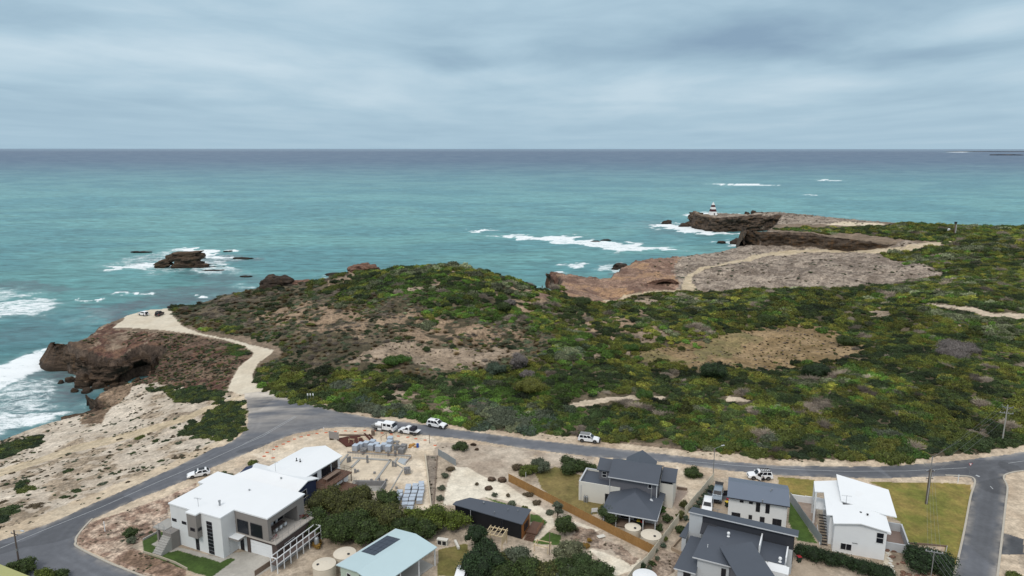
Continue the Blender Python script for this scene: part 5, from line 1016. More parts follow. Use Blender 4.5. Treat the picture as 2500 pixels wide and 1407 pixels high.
# ---------------------------------------------------------------- black cabin
h = empty('house', 1.6, 106.1, 14, -21, 'small black clad cabin with an orange timber end wall', 'house')
MB().prism([(-13.6, 2.35), (-.15, .6), (.0, 4.2), (-11.5, 4.1), (-13.4, 2.9)], 0, 3.0, [2.95, 2.95, 3.5, 3.5, 3.1]).build('wall', MBLK, h)
MB().slab([(-14, 2.15, 3.05), (.1, .3, 3.05), (.25, 4.5, 3.68), (-11.6, 4.4, 3.68), (-13.8, 3.0, 3.2)], .14).build('roof', MDARKR, h)
MB().prism([(-.14, .62), (-.08, .62), (.06, 4.18), (.0, 4.18)], 0, 3.0, [2.93, 2.93, 3.48, 3.48]).build('end_wall', MTIM, h)
w = win(h, 'x+', 1.6, 3.5, 1.0, 2.3, .02, mull=1); win(h, 'y-', -4.2, -3.75, 1.3, 2.6, 1.05)
dk = MB().box(.12, 2.2, 2.0, 5.8, .55, .7).build('deck', MDECK, h); s_b = MB()
for k in range(5): MB().box(.3, 2.0, 2.0-(k+1)*.3, 2.0-k*.3-.02, .42-k*.11, .48-k*.11).build('step', MDECK, h)
rail(h, [(2.15, 2.1, .7), (2.15, 5.7, .7)], .8, m=MTIM, r=.03); vent(h, -3.6, 3.0, 3.45, h=.3, r=.06); vent(h, -1.8, 3.2, 3.5, h=.3, r=.06); vent(h, -8.5, 3.6, 3.5, h=.3, r=.12); vent(h, -5.6, 1.6, 3.2, h=.4, r=.05)
MB().tube((-10.2, 1.6, 0), (-10.2, 1.6, 2.9), .04, 6).build('downpipe', MGUT, h)
# ---------------------------------------------------------------- H5: grey roofed two-storey with white box
h = empty('house', 12.8, 120.2, 14, -20, 'large house with several dark grey roofs and a low white box wing', 'house')
MB().box(0, 7.9, 0, .2, 0, 3.9).box(0, .2, .2, 5.9, 0, 3.9).box(.2, 6.0, 5.7, 5.9, 0, 3.9).build('box_wall', MCREAM, h); MB().box(.2, 7.9, .2, 5.7, 3.4, 3.55).build('box_roof', MDARKR, h); MB().box(-.03, .23, -.03, 5.93, 3.9, 3.95).box(.23, 6.0, 5.67, 5.93, 3.9, 3.95).build('parapet_cap', MGUT, h)
b = MB(); gwall(b, 6.1, 14.7, .2, 7.0, 5.95, 7.5); b.build('main_wall', MPLUM, h); b = MB(); gable(b, 5.7, 14.95, -.5, 7.6, 6.1, 7.85); b.build('main_roof', MDARKR, h)
MB().box(5.7, 14.95, -.58, -.5, 5.92, 6.08).box(5.62, 5.7, -.58, 3.5, 5.9, 6.0).build('gutter', MGUT, h)
b = MB(); gwall(b, 3.2, 6.05, 2.9, 6.9, 5.5, 6.9); b.build('side_wall', MPLUM, h); b = MB(); gable(b, 2.85, 5.68, 2.55, 7.3, 5.65, 7.05); b.build('side_roof', MDARKR, h)
b = MB(); gwall(b, 7.8, 12.9, 7.0, 9.0, 5.6, 7.4, 'y'); b.build('rear_wall', MPLUM, h); b = MB(); gable(b, 7.4, 13.3, 3.6, 9.6, 5.8, 7.75, 'y'); b.build('rear_roof', MDARKR, h)
MB().box(14.75, 17.3, 2.9, 8.0, 0, 5.35).build('right_wall', MCREAM, h); MB().slab([(14.97, 2.5, 5.5), (17.7, 2.5, 5.5), (17.7, 5.6, 6.8), (14.97, 5.6, 6.8)], .14).build('right_roof', MDARKR, h); win(h, 'y-', 14.95, 17.1, 4.85, 5.3, 2.9, mull=2)
b = MB(); z0_, zr = 2.8, 4.45
b.slab([(6, -7.2, z0_), (15.8, -7.2, z0_), (11, -1.7, zr)], .14); b.slab([(15.8, -7.2, z0_), (15.9, .18, z0_), (11, .18, zr), (11, -1.7, zr)], .14); b.slab([(6, .18, z0_), (6, -7.2, z0_), (11, -1.7, zr), (11, .18, zr)], .14); b.slab([(14.9, .2, 2.98), (15.95, .2, 2.8), (15.95, 2.85, 2.8), (14.9, 2.85, 2.98)], .12); b.build('lower_roof', MDARKR, h)
MB().box(6.0, 15.8, -7.3, -7.2, 2.62, 2.78).box(15.82, 15.9, -7.2, .1, 2.62, 2.78).build('lower_gutter', MGUT, h); MB().box(6.3, 15.4, -4.3, 0, 0, 2.7).build('lower_wall', MLG, h); MB().box(6.2, 15.6, -7.0, -4.35, .25, .4).build('verandah_floor', MWOOD, h)
for x_ in (6.4, 8.6, 11.0, 13.4, 15.5): MB().box(x_-.08, x_+.08, -7.0, -6.84, 0, 2.66).build('post', MGUT, h)
win(h, 'y-', 3.8, 4.7, 4.05, 5.3, 2.9, trans=1, fm=MFRW); win(h, 'y-', 13.0, 13.7, 4.7, 5.7, .2, fm=MFRW); win(h, 'y-', 5.1, 5.9, .1, 2.3, 0, name='door'); win(h, 'y-', 9, 10.4, .5, 2.3, -4.3, name='door'); win(h, 'y-', 11.4, 12.8, .5, 2.3, -4.3, name='door')
MB().lathe(13.9, -1.6, [(.1, 3.2), (.1, 5.6), (.14, 5.6), (.14, 5.75)], 10).build('flue', MSTEEL, h); MB().lathe(13.9, -1.6, [(.4, 3.35), (.11, 3.7)], 10).build('flashing', MGUT, h)
MB().tube((5.95, -.1, 0), (5.95, -.1, 5.9), .05, 6).build('downpipe', MGUT, h); MB().tube((14.65, -.1, 2.9), (14.65, -.1, 5.9), .07, 6).build('downpipe', MWB, h); MB().tube((.45, -.08, .2), (.45, -.08, 3.3), .06, 6).build('downpipe', MGUT, h)
for k in range(2):
    x, y, z = wpt(h, 1.25+k*.45, -.35, 0); hwt(x, y, z, .19, 1.35, ('left' if k == 0 else 'right')+' of two grey gas bottles against the white box wing')
# ---------------------------------------------------------------- H6: blue-grey roofed white house
h = empty('house', 39, 111, 14, -19, 'two-storey white house under one broad blue-grey roof', 'house')
b = MB(); gwall(b, -.55, 9.25, 1.5, 8.6, 4.95, 5.9); b.build('wall', MW, h); b = MB(); gable(b, -.85, 9.6, .95, 9.0, 5.0, 6.1, at=.52); b.build('roof', MDARKR2, h); MB().box(-.85, 9.6, .87, .95, 4.82, 4.98).build('gutter', MDARK3, h)
for a in ((1.35, 2.0, 4.1, 4.65), (2.9, 3.55, 4.1, 4.65), (4.1, 4.8, 2.8, 4.65), (5.7, 6.4, 2.8, 4.65), (.1, 1.6, 1.1, 1.95), (3.0, 3.6, 1.15, 1.95), (4.9, 5.7, .95, 1.95), (7.0, 8.5, .75, 2.0)): win(h, 'y-', *a, 1.5, mull=1 if a[1]-a[0] > 1.2 else 0)
for a in ((3.6, .9), (5.2, 4.5), (5.0, 4.0)): vent(h, a[0]+1.5, a[1], 5.25 if a[1] < 2 else 5.8, h=.3, r=.08)
MB().tube((9.2, 1.42, .1), (9.2, 1.42, 4.8), .05, 6).build('downpipe', MWB, h)
# ---------------------------------------------------------------- H7: near charcoal-roofed house
h = empty('house', 29.6, 103.8, 14, -26, 'angular pale grey house with steep charcoal roofs in the foreground', 'house')
MB().slab([(-.15, -.35, 7.1), (16.7, -.35, 7.1), (16.7, 3.1, 6.2), (-.15, 3.1, 6.2)], .16).build('skillion_roof', MDARKR, h); MB().box(-.15, 16.7, -.43, -.352, 6.9, 7.06).build('fascia', MGUT, h)
MB().prism([(0, 0), (2.1, 0), (2.1, 2.9), (0, 2.9)], 0, 6.9, [6.88, 6.88, 6.08, 6.08]).build('left_wall', MLG, h); MB().prism([(2.1, .05), (16.1, .05), (16.1, 2.9), (2.1, 2.9)], 4.3, 6.9, [6.88, 6.88, 6.08, 6.08]).build('dark_wall', MDARK3, h); MB().box(2.1, 16.1, .08, 2.9, 0, 4.3).build('rear_wall', MLG, h)
MB().slab([(2.4, -9.1, 4.6), (11.35, -9.1, 4.6), (11.35, 0, 5.45), (3.1, 0, 5.45)], .16).build('middle_roof', MDARKR, h); MB().box(2.4, 11.35, -9.18, -9.1, 4.4, 4.58).build('middle_fascia', MGUT, h)
MB().box(3.1, 10.9, -8.6, 0, 0, 4.4).build('middle_wall', MLG, h); MB().box(11.38, 11.58, -3.8, 0, 4.2, 6.0).build('blade_wall', MWB, h)
MB().slab([(2.12, -1.9, 4.6), (3.6, -1.9, 4.6), (4.5, -.02, 5.6), (2.12, -.02, 5.6)], .12).build('small_roof', MDARK3, h)
MB().box(11.4, 15.4, -4.9, -.0, 0, 4.45).build('right_wall', MLG, h); MB().slab([(11.6, -5.0, 4.52), (15.3, -5.0, 4.52), (15.3, -.02, 4.75), (11.6, -.02, 4.75)], .06).build('right_roof', MDARKR, h); MB().box(15.3, 15.5, -4.2, -.9, 4.45, 5.3).build('parapet', MWB, h)
MB().box(12.6, 13.0, -7.4, -5.0, 0, 4.3).box(15.6, 16.0, -7.4, -5.0, 0, 4.3).box(12.6, 16.0, -7.4, -7.1, 3.0, 4.5).box(13.0, 15.6, -7.1, -5.0, 4.2, 4.4).build('porch', MWB, h); MB().box(13.0, 15.6, -5.2, -5.02, 0, 4.2).build('porch_recess', MDARK3, h)
rot28 = lambda a, c: (5.9+a*math.cos(R(28))+c*math.sin(R(28)), -6.1+a*math.sin(R(28))-c*math.cos(R(28)))
MB().slab([(*rot28(0, 9.5), 5.5), (*rot28(5.0, 9.5), 6.3), (*rot28(5.0, 0), 6.3), (*rot28(0, 0), 5.5)], .16).build('front_roof', MDARKR, h)
MB().prism([rot28(.5, 9.0), rot28(4.6, 9.0), rot28(4.6, .5), rot28(.5, .5)], 0, 5.3, [5.35, 6.05, 6.05, 5.35]).build('front_wall', MPLUM, h)
MB().slab([(-.15, -10.2, 2.6), (3.2, -10.2, 2.6), (3.06, -1.2, 3.35), (.55, -1.2, 3.35)], .14).build('left_roof', MDARKR, h); MB().prism([(.4, -9.8), (3.09, -9.8), (3.09, -1.5), (.9, -1.5)], 0, 2.5).build('left_lower_wall', MLG, h); MB().box(-.15, 3.2, -10.28, -10.2, 2.42, 2.58).build('left_fascia', MGUT, h)
MB().slab([(-1.1, -2.2, 3.3), (-.02, -2.2, 3.3), (-.02, 2.4, 3.6), (-.6, 2.4, 3.6)], .12).build('side_roof', MDARKR, h); MB().box(-.7, -.01, -2.0, 2.3, 0, 3.15).build('side_wall', MLG, h)
win(h, 'y-', 6.7, 7.4, .3, 3.6, -8.6); win(h, 'y-', 1.3, 2.4, .9, 2.1, -9.8); win(h, 'x+', .6, 1.8, 1.5, 5.6, 16.1, trans=2)
def whirly(root, x, y, z): MB().lathe(x, y, [(.3, z-.1), (.14, z+.08), (.14, z+.3), (.24, z+.36), (.27, z+.5), (.2, z+.66), (.05, z+.72)], 12).build('roof_vent', MWB, root, smooth=True)
whirly(h, 6.6, -2.0, 5.3); whirly(h, 14.6, -4.5, 4.6); MB().tube((4.1, -6.0, 4.8), (4.1, -6.0, 5.4), .05, 6).build('vent_pipe', MWB, h); antenna(h, 4.2, 1.6, 6.6, 1.0)
# ---------------------------------------------------------------- H8: white house with slanted white roofs
h = empty('house', 53.5, 104.5, 14, -20, 'white house with a slanted white roof on the yellow lawn', 'house')
MB().prism([(.55, -1.1), (8.3, -1.1), (8.3, 11.0), (.55, 12.0)], 0, 5.2).build('wall', MWB, h); b = MB(); gwall(b, .6, 8.25, -1.15, 3.2, 5.15, 5.95, 'y'); b.build('gable_wall', MWB, h)
b = MB(); b.slab([(.3, -1.6, 5.3), (4.3, -1.75, 6.15), (4.1, 3.6, 6.7), (.3, 3.6, 5.95)], .15); b.slab([(4.3, -1.75, 6.15), (8.8, -1.5, 5.3), (8.6, 3.3, 5.95), (4.1, 3.6, 6.7)], .15); b.slab([(-2.1, 7.1, 6.2), (-.6, 7.5, 6.2), (.3, 3.6, 5.95), (2.1, 3.6, 6.3), (2.0, 12.9, 6.3), (-2.0, 11.3, 6.2)], .15); b.slab([(-.6, .5, 5.55), (.3, .6, 5.6), (.3, 3.6, 5.93), (-.6, 7.5, 6.18)], .15); b.build('roof', MROOFW, h)
MB().slab([(1.9, 4.4, 6.55), (8.4, 2.7, 6.2), (10.1, 2.3, 6.25), (9.9, 10.0, 7.3), (1.8, 13.1, 7.4)], .16).build('skillion_roof', MROOFW, h); MB().prism([(2.1, 4.9), (8.2, 3.3), (8.2, 10.2), (2.1, 12.2)], 5.2, 6.3, [6.5, 6.15, 7.1, 7.15]).build('clerestory_wall', MWB, h)
MB().box(-1.9, -.0, 7.3, 11.4, 2.8, 3.0).build('balcony', MWB, h); MB().box(-2.0, -1.7, 7.2, 7.5, 0, 6.05).build('post', MWB, h); MB().box(-2.0, -1.7, 10.9, 11.2, 0, 6.05).build('post', MWB, h); rail(h, [(-1.9, 7.3, 3.0), (-1.9, 11.2, 3.0)], 1.0, m=MGUT, r=.025); MB().box(.0, .55, 1.0, 11.5, 0, 5.0).build('stair_side_wall', MWB, h)
for k in range(11): MB().box(-1.2, -.05, .2+k*.55, .45+k*.55, .12+k*.24, .2+k*.24).build('step', MIRON, h)
MB().box(-1.3, -1.22, .0, 6.5, .0, .3).build('stair_string', MWB, h)
win(h, 'y-', 1.7, 3.4, .65, 1.85, -1.15, mull=1, fm=MFRW); win(h, 'y-', 6.8, 7.9, 2.9, 4.8, -1.15, trans=1, fm=MFRW); win(h, 'x+', 4.5, 8.5, 2.9, 4.9, 8.3, mull=3, fm=MFRW)
b = MB(); [b.tube((8.35, y0, 3.0), (8.35, y0+1.6, 5.1), .06, 5).tube((8.35, y0+1.6, 3.0), (8.35, y0, 5.1), .06, 5) for y0 in (3.4, 5.0)]; b.build('brace', MWB, h); MB().box(8.32, 9.6, 2.6, 8.5, 2.75, 2.95).build('side_balcony', MWB, h)
for xy in ((4.6, 1.6), (5.6, 1.3)): vent(h, xy[0], xy[1], 6.3, MIRON, .2, .12)
antenna(h, 2.6, 3.9, 6.35, 1.6); MB().tube((3.4, -1.25, 2.2), (4.2, -1.25, 2.2), .04, 5).build('wall_light', MIRON, h)
w = empty('courtyard_wall', *wpt(h, 0, 0, 0), -20, 'low white courtyard wall right of the slanted roof house', 'wall')
MB().box(8.35, 12.5, 2.2, 2.45, 0, 1.5).box(12.3, 12.55, 2.45, 9.5, 0, 1.5).box(9.9, 12.3, 9.3, 9.5, 0, 1.5).build('wall', MLG, w); MB().box(8.35, 12.28, 2.5, 9.25, .02, .06).build('courtyard_paving', MD('courtyard_pavers', (.23, .17, .145), .8, var=.08), w)
# roof corner of a neighbour at the bottom left
h = empty('house', *up(0, 1407, 17), 14, -24, 'corner of a yellowish flat metal roof at the bottom left edge', 'house')
x0, y0 = up(0, 1378, 17); x1, y1 = up(72, 1407, 17); h.location = (x0, y0, 14); h.rotation_euler = (0, 0, math.atan2(y1-y0, x1-x0))
MB().box(-8, 9, -9, 0, 2.8, 3.0).build('roof', MD('yellow_green_roof', (.36, .36, .15), .6, var=.05), h); MB().box(-7.6, 8.6, -8.6, -.4, 0, 2.8).build('wall', MCREAM, h)
# ---------------------------------------------------------------- water tanks
def tank(x, y, d, hgt, label, m=None):
    c = empty('water_tank', x, y, 14, random.uniform(0, 360), label, 'water tank'); r = d/2; m = m or MTANK
    pr = [(r, 0)]
    for k in range(int(hgt/.3)): pr += [(r+.02, k*.3+.1), (r, k*.3+.28)]
    MB().lathe(0, 0, pr+[(r, hgt)], 40).build('barrel', m, c, smooth=True); MB().lathe(0, 0, [(r+.05, hgt), (r+.05, hgt+.06), (r*.5, hgt+.30), (.3, hgt+.38), (.02, hgt+.38)], 40).build('lid', m, c)
    b = MB(); [b.slab([(math.cos(a)*.3-math.sin(a)*-.03, math.sin(a)*.3+math.cos(a)*-.03, hgt+.40), (math.cos(a)*r-math.sin(a)*-.03, math.sin(a)*r+math.cos(a)*-.03, hgt+.09), (math.cos(a)*r-math.sin(a)*.03, math.sin(a)*r+math.cos(a)*.03, hgt+.09), (math.cos(a)*.3-math.sin(a)*.03, math.sin(a)*.3+math.cos(a)*.03, hgt+.40)], .02) for a in [k*math.pi/6 for k in range(12)]]; b.build('lid_rib', m, c)
    MB().lathe(r*.55, 0, [(.22, hgt+.2), (.22, hgt+.34), (.02, hgt+.36)], 12).build('hatch', MIRON, c)
tank(*up(1545.5, 1287.5, 15.7), 2.7, 1.7, 'smaller cream water tank behind the orange paling fence'); tank(*up(1590, 1306, 15.9), 3.4, 1.9, 'larger cream water tank behind the orange paling fence')
tank(*up(792, 1378, 16.6), 3.5, 2.6, 'nearer round cream water tank beside the pale blue roof'); tank(*up(842, 1350, 16.6), 3.5, 2.5, 'farther round cream water tank beside the pale blue roof'); tank(*up(1575, 1407, 16.6), 3.6, 2.6, 'white topped water tank cut off by the bottom edge', MWB)
# ---------------------------------------------------------------- fences and walls
f = empty('fence', -.7, 127.6, 14, 0, 'long orange timber paling fence running down between the lots', 'fence')
pts = [(0, 0), (8.4, -9.0), (18.5, -19.7), (24.3, -25.6)]; b = MB(); rb = MB()
for (a, c) in zip(pts[:-1], pts[1:]):
    d = math.dist(a, c); ux, uy = (c[0]-a[0])/d, (c[1]-a[1])/d; k = int(d/.15)
    for j in range(k):
        s0 = j*.15; s1 = s0+.138; hh = 1.75+random.uniform(-.03, .03); o_ = .012 if j % 2 else 0
        p0 = (a[0]+ux*s0-uy*o_, a[1]+uy*s0+ux*o_); p1 = (a[0]+ux*s1-uy*o_, a[1]+uy*s1+ux*o_); b.prism([p0, p1, (p1[0]-uy*.02, p1[1]+ux*.02), (p0[0]-uy*.02, p0[1]+ux*.02)], 0.02, hh)
    for hh in (.4, 1.4): rb.prism([(a[0]-uy*.04, a[1]+ux*.04), (c[0]-uy*.04, c[1]+ux*.04), (c[0]-uy*.09, c[1]+ux*.09), (a[0]-uy*.09, a[1]+ux*.09)], hh, hh+.08)
o = b.build('palings', MPAL, f); o['kind'] = 'stuff'; rb.build('rail', MPINE, f)
def sheetfence(pts, hgt, m, label, pw=2.4, step=True, th=.05):
    x0, y0 = pts[0]; f = empty('fence', x0, y0, 14, 0, label, 'fence')
    for (a, c) in zip(pts[:-1], pts[1:]):
        d = math.dist(a, c); ux, uy = (c[0]-a[0])/d, (c[1]-a[1])/d; k = max(int(round(d/pw)), 1)
        for j in range(k):
            s0 = d*j/k; s1 = d*(j+1)/k; p0 = (a[0]-x0+ux*(s0+.06), a[1]-y0+uy*(s0+.06)); p1 = (a[0]-x0+ux*(s1-.0), a[1]-y0+uy*(s1-.0)); q = (-uy*th, ux*th)
            hh = hgt+(.07*math.sin(j*1.7) if step else 0); MB().prism([p0, p1, (p1[0]+q[0], p1[1]+q[1]), (p0[0]+q[0], p0[1]+q[1])], 0, hh).build('panel', m, f)
            MB().prism([(p0[0]-.07*ux-q[0]*.4, p0[1]-.07*uy-q[1]*.4), (p0[0]-.005*ux-q[0]*.4, p0[1]-.005*uy-q[1]*.4), (p0[0]-.005*ux+q[0]*1.4, p0[1]-.005*uy+q[1]*1.4), (p0[0]-.07*ux+q[0]*1.4, p0[1]-.07*uy+q[1]*1.4)], 0, hgt+.1).build('post', m, f)
    return f
sheetfence([(40.8, 127.6), (31.6, 114.2)], 1.9, MCFEN, 'cream steel fence between the driveway and the sandy yard')
sheetfence([(30.0, 112.0), (21.9, 99.3), (19.0, 95.9), (16, 91)], 1.8, MCFEN, 'cream steel fence continuing downhill past the water tanks')
sheetfence([(53.1, 119.7), (52.7, 112), (52.5, 104.9)], 1.8, MGFEN, 'grey steel fence left of the slanted roof house'); sheetfence([(53.4, 119.9), (58.2, 118.4)], 1.3, MWB, 'short white rendered wall behind the slanted roof house', th=.2)
x0, y0 = up(1070, 1112, 14); x1, y1 = up(1113, 1138, 14); sheetfence([(x0, y0), (x1, y1)], 1.5, MGFEN, 'short grey panelled fence by the dark embankment')
def linewall(pix, hgt, w, m, name, label, cat='wall', z=14):
    P = [up(a, b_, z) for a, b_ in pix]; x0, y0 = P[0]; b = MB()
    for a, c in zip(P[:-1], P[1:]): d = math.dist(a, c); n_ = (-(c[1]-a[1])/d*w/2, (c[0]-a[0])/d*w/2); b.prism([(a[0]-x0+n_[0], a[1]-y0+n_[1]), (a[0]-x0-n_[0], a[1]-y0-n_[1]), (c[0]-x0-n_[0], c[1]-y0-n_[1]), (c[0]-x0+n_[0], c[1]-y0+n_[1])], -.1, hgt)
    o = b.build(name, m); o.location = (x0, y0, z); tag(o, label, cat); return o
linewall(C2([(575, 140), (600, 330), (640, 700)]), .55, .25, MD('pale_sleeper', (.50, .43, .33), .8, var=.1), 'retaining_wall', 'long pale retaining wall on the right of the building site')
linewall(C2([(700, 145), (680, 420), (665, 640)]), .25, .12, MWOOD, 'edging', 'thin timber edging between the dark strip and the weeds', 'edging')
linewall(C1([(0, 1040), (150, 1085), (300, 1140), (415, 1200)]), .35, .15, MD('garden_edge', (.40, .35, .27), .8, var=.1), 'garden_edging', 'low pale edging round the dark green lawn', 'edging'); linewall(C1([(0, 925), (160, 840)]), .35, .2, MCONC, 'garden_wall', 'low concrete wall beside the dark green lawn left side', 'wall')
linewall(C3([(1330, 955), (1210, 1095), (1310, 1145)]), .6, .25, MD('tan_block', (.33, .25, .18), .8, var=.1), 'retaining_wall', 'low tan block wall beside the angular grey house')
linewall(C1([(1210, 1150), (1050, 1258)]), .9, .1, MWOOD, 'screen_wall', 'low weathered screen along the right of the driveway')
linewall(C3([(1262, 475), (1368, 490)]), .5, .3, MWOOD, 'planter', 'low timber planter box in the sandy yard', 'planter')
linewall(C4([(1305, 1030), (1520, 1045), (1720, 1065)]), .3, .1, MWOOD, 'edging', 'thin dark edging across the bottom of the yellow lawn', 'edging'); linewall(C4([(1720, 1065), (1655, 1345)]), .3, .1, MCONC, 'edging', 'pale edging right of the round dark bush', 'edging')
# kerbs
def kerb(pix, label, w=.32, hgt=.13, z=14.0):
    P = [up(a, b_, z) for a, b_ in pix]; P = [(x, y) for x, y in P]; b = MB()
    # smooth the line
    Q = []
    for k in range(len(P)-1):
        p0 = P[max(k-1, 0)]; p1 = P[k]; p2 = P[k+1]; p3 = P[min(k+2, len(P)-1)]
        for j in range(6): t = j/6; Q.append(tuple(.5*((2*p1[i])+(-p0[i]+p2[i])*t+(2*p0[i]-5*p1[i]+4*p2[i]-p3[i])*t*t+(-p0[i]+3*p1[i]-3*p2[i]+p3[i])*t**3) for i in (0, 1)))
    Q.append(P[-1]); n = len(Q); Lf, Rt = [], []
    for k in range(n):
        a = Q[max(k-1, 0)]; c = Q[min(k+1, n-1)]; d = math.dist(a, c)+1e-9; nx_, ny_ = -(c[1]-a[1])/d*w/2, (c[0]-a[0])/d*w/2; Lf.append((Q[k][0]+nx_, Q[k][1]+ny_)); Rt.append((Q[k][0]-nx_, Q[k][1]-ny_))
    for k in range(n): zz = zat(*Q[k]); b.V += [(*Lf[k], zz-.1), (*Lf[k], zz+hgt), (*Rt[k], zz+hgt), (*Rt[k], zz-.1)]
    for k in range(n-1): i = k*4; b.F += [(i, i+1, i+5, i+4), (i+1, i+2, i+6, i+5), (i+2, i+3, i+7, i+6)]
    o = b.build('kerb', MD('kerb_concrete', (.42, .38, .32), .85, var=.1)); tag(o, label, kind='structure')
kerb([(226,1267),(208,1286),(188,1312),(186,1324),(190,1337),(262,1373),(306,1391),(360,1412),(430,1440)], 'concrete kerb round the left corner'); kerb([(2308,1161),(2340,1162),(2368,1164),(2379,1170),(2380,1182),(2370,1214),(2356,1289),(2343,1350),(2328,1412),(2318,1450)], 'concrete kerb along the side street left'); kerb([(2500,1150),(2476,1153),(2456,1159),(2451,1168),(2460,1190),(2456,1230),(2450,1285),(2436,1407),(2430,1450)], 'concrete kerb along the side street right')
# painted lines
MLINE = MD('road_paint', (.42, .43, .44), .7, var=.2, vs=1.5)
def paint(pix, w=.12, dash=None):
    P = onland(pix); b = MB()
    for a, c in zip(P[:-1], P[1:]):
        d = math.dist(a, c); k = max(int(d/1.5), 1)
        for j in range(k):
            if dash and (j % dash[1]) >= dash[0]: continue
            p = [a[i]+(c[i]-a[i])*j/k for i in (0, 1)]; q_ = [a[i]+(c[i]-a[i])*(j+1)/k for i in (0, 1)]; n_ = (-(c[1]-a[1])/d*w/2, (c[0]-a[0])/d*w/2); i = len(b.V)
            za = zat(*p)+.03; zb_ = zat(*q_)+.03; b.V += [(p[0]+n_[0], p[1]+n_[1], za), (p[0]-n_[0], p[1]-n_[1], za), (q_[0]-n_[0], q_[1]-n_[1], zb_), (q_[0]+n_[0], q_[1]+n_[1], zb_)]; b.F.append((i, i+1, i+2, i+3))
    o = b.build('road_marking', MLINE); tag(o, 'painted centre line on the asphalt', kind='structure')
paint([(0,1340),(116,1292),(246,1240),(376,1182),(492,1133),(586,1090),(642,1066),(724,1018)]); paint([(596,1084),(646,1060),(720,1017)]); paint([(1674,1126),(1800,1137),(1950,1147),(2068,1151),(2212,1150),(2360,1142)]); paint([(2462,1131),(2510,1124),(2600,1108)]); paint([(2383,1160),(2392,1164)], .5); paint([(2418,1187),(2425,1194)], .15)
# ---------------------------------------------------------------- vehicles
MCW = MD('white_car_paint', (.80, .80, .81), .25, spec=.6); MCG = MD('silver_grey_car_paint', (.26, .30, .34), .25, .5, spec=.6); MCB = MD('dark_brown_car_paint', (.05, .03, .03), .3, spec=.5); MTY = MD('tyre', (.018, .018, .018), .85); MRIM = MD('rim', (.16, .16, .17), .4, .7)
MLAMP = MD('headlight_glass', (.6, .62, .63), .15, spec=.6); MTAIL = MD('tail_light', (.35, .01, .01), .3); MPLA = MD('black_plastic', (.022, .022, .024), .6)
def wheel(root, x, y, r, w=.24):
    sg = 1 if y > 0 else -1
    def disc(rr, a, c, n=18):
        b = MB(); i = 0
        for yy in (a, c):
            for k in range(n): t = 2*math.pi*k/n; b.V.append((x+rr*math.cos(t), y+yy*sg, r+rr*math.sin(t)))
        for k in range(n): b.F.append((k, (k+1) % n, n+(k+1) % n, n+k))
        b.F += [tuple(range(n)), tuple(range(n, 2*n))[::-1]]; return b
    o = disc(r, -w, 0).build('wheel', MTY, root); disc(r*.6, -.02, .015).build('rim', MRIM, o); disc(r*.18, .015, .03, 8).build('hub', MPLA, o)
def arcpts(cx, r, zc, z0):
    a0 = math.asin(max(min((z0-zc)/r, 1), -1)); return [(cx+r*math.cos(t), zc+r*math.sin(t)) for t in np.linspace(a0, math.pi-a0, 9)]
def bodyprof(b, prof, hw, taper=.0):
    n = len(prof); i = len(b.V)
    for s in (-1, 1):
        for (x, z) in prof: b.V.append((x, s*(hw-(taper if z > .9 else 0)), z))
    for k in range(n): b.F.append((i+k, i+(k+1) % n, i+n+(k+1) % n, i+n+k))
    b.F += [tuple(i+k for k in range(n)), tuple(i+n+k for k in range(n))[::-1]]
def frus(b, xb0, xb1, xt0, xt1, z0, z1, wb, wt):
    i = len(b.V)
    b.V += [(xb0, -wb, z0), (xb1, -wb, z0), (xb1, wb, z0), (xb0, wb, z0), (xt0, -wt, z1), (xt1, -wt, z1), (xt1, wt, z1), (xt0, wt, z1)]
    b.F += [(i+3, i+2, i+1, i), (i+4, i+5, i+6, i+7)]+[(i+k, i+(k+1) % 4, i+4+(k+1) % 4, i+4+k) for k in range(4)]
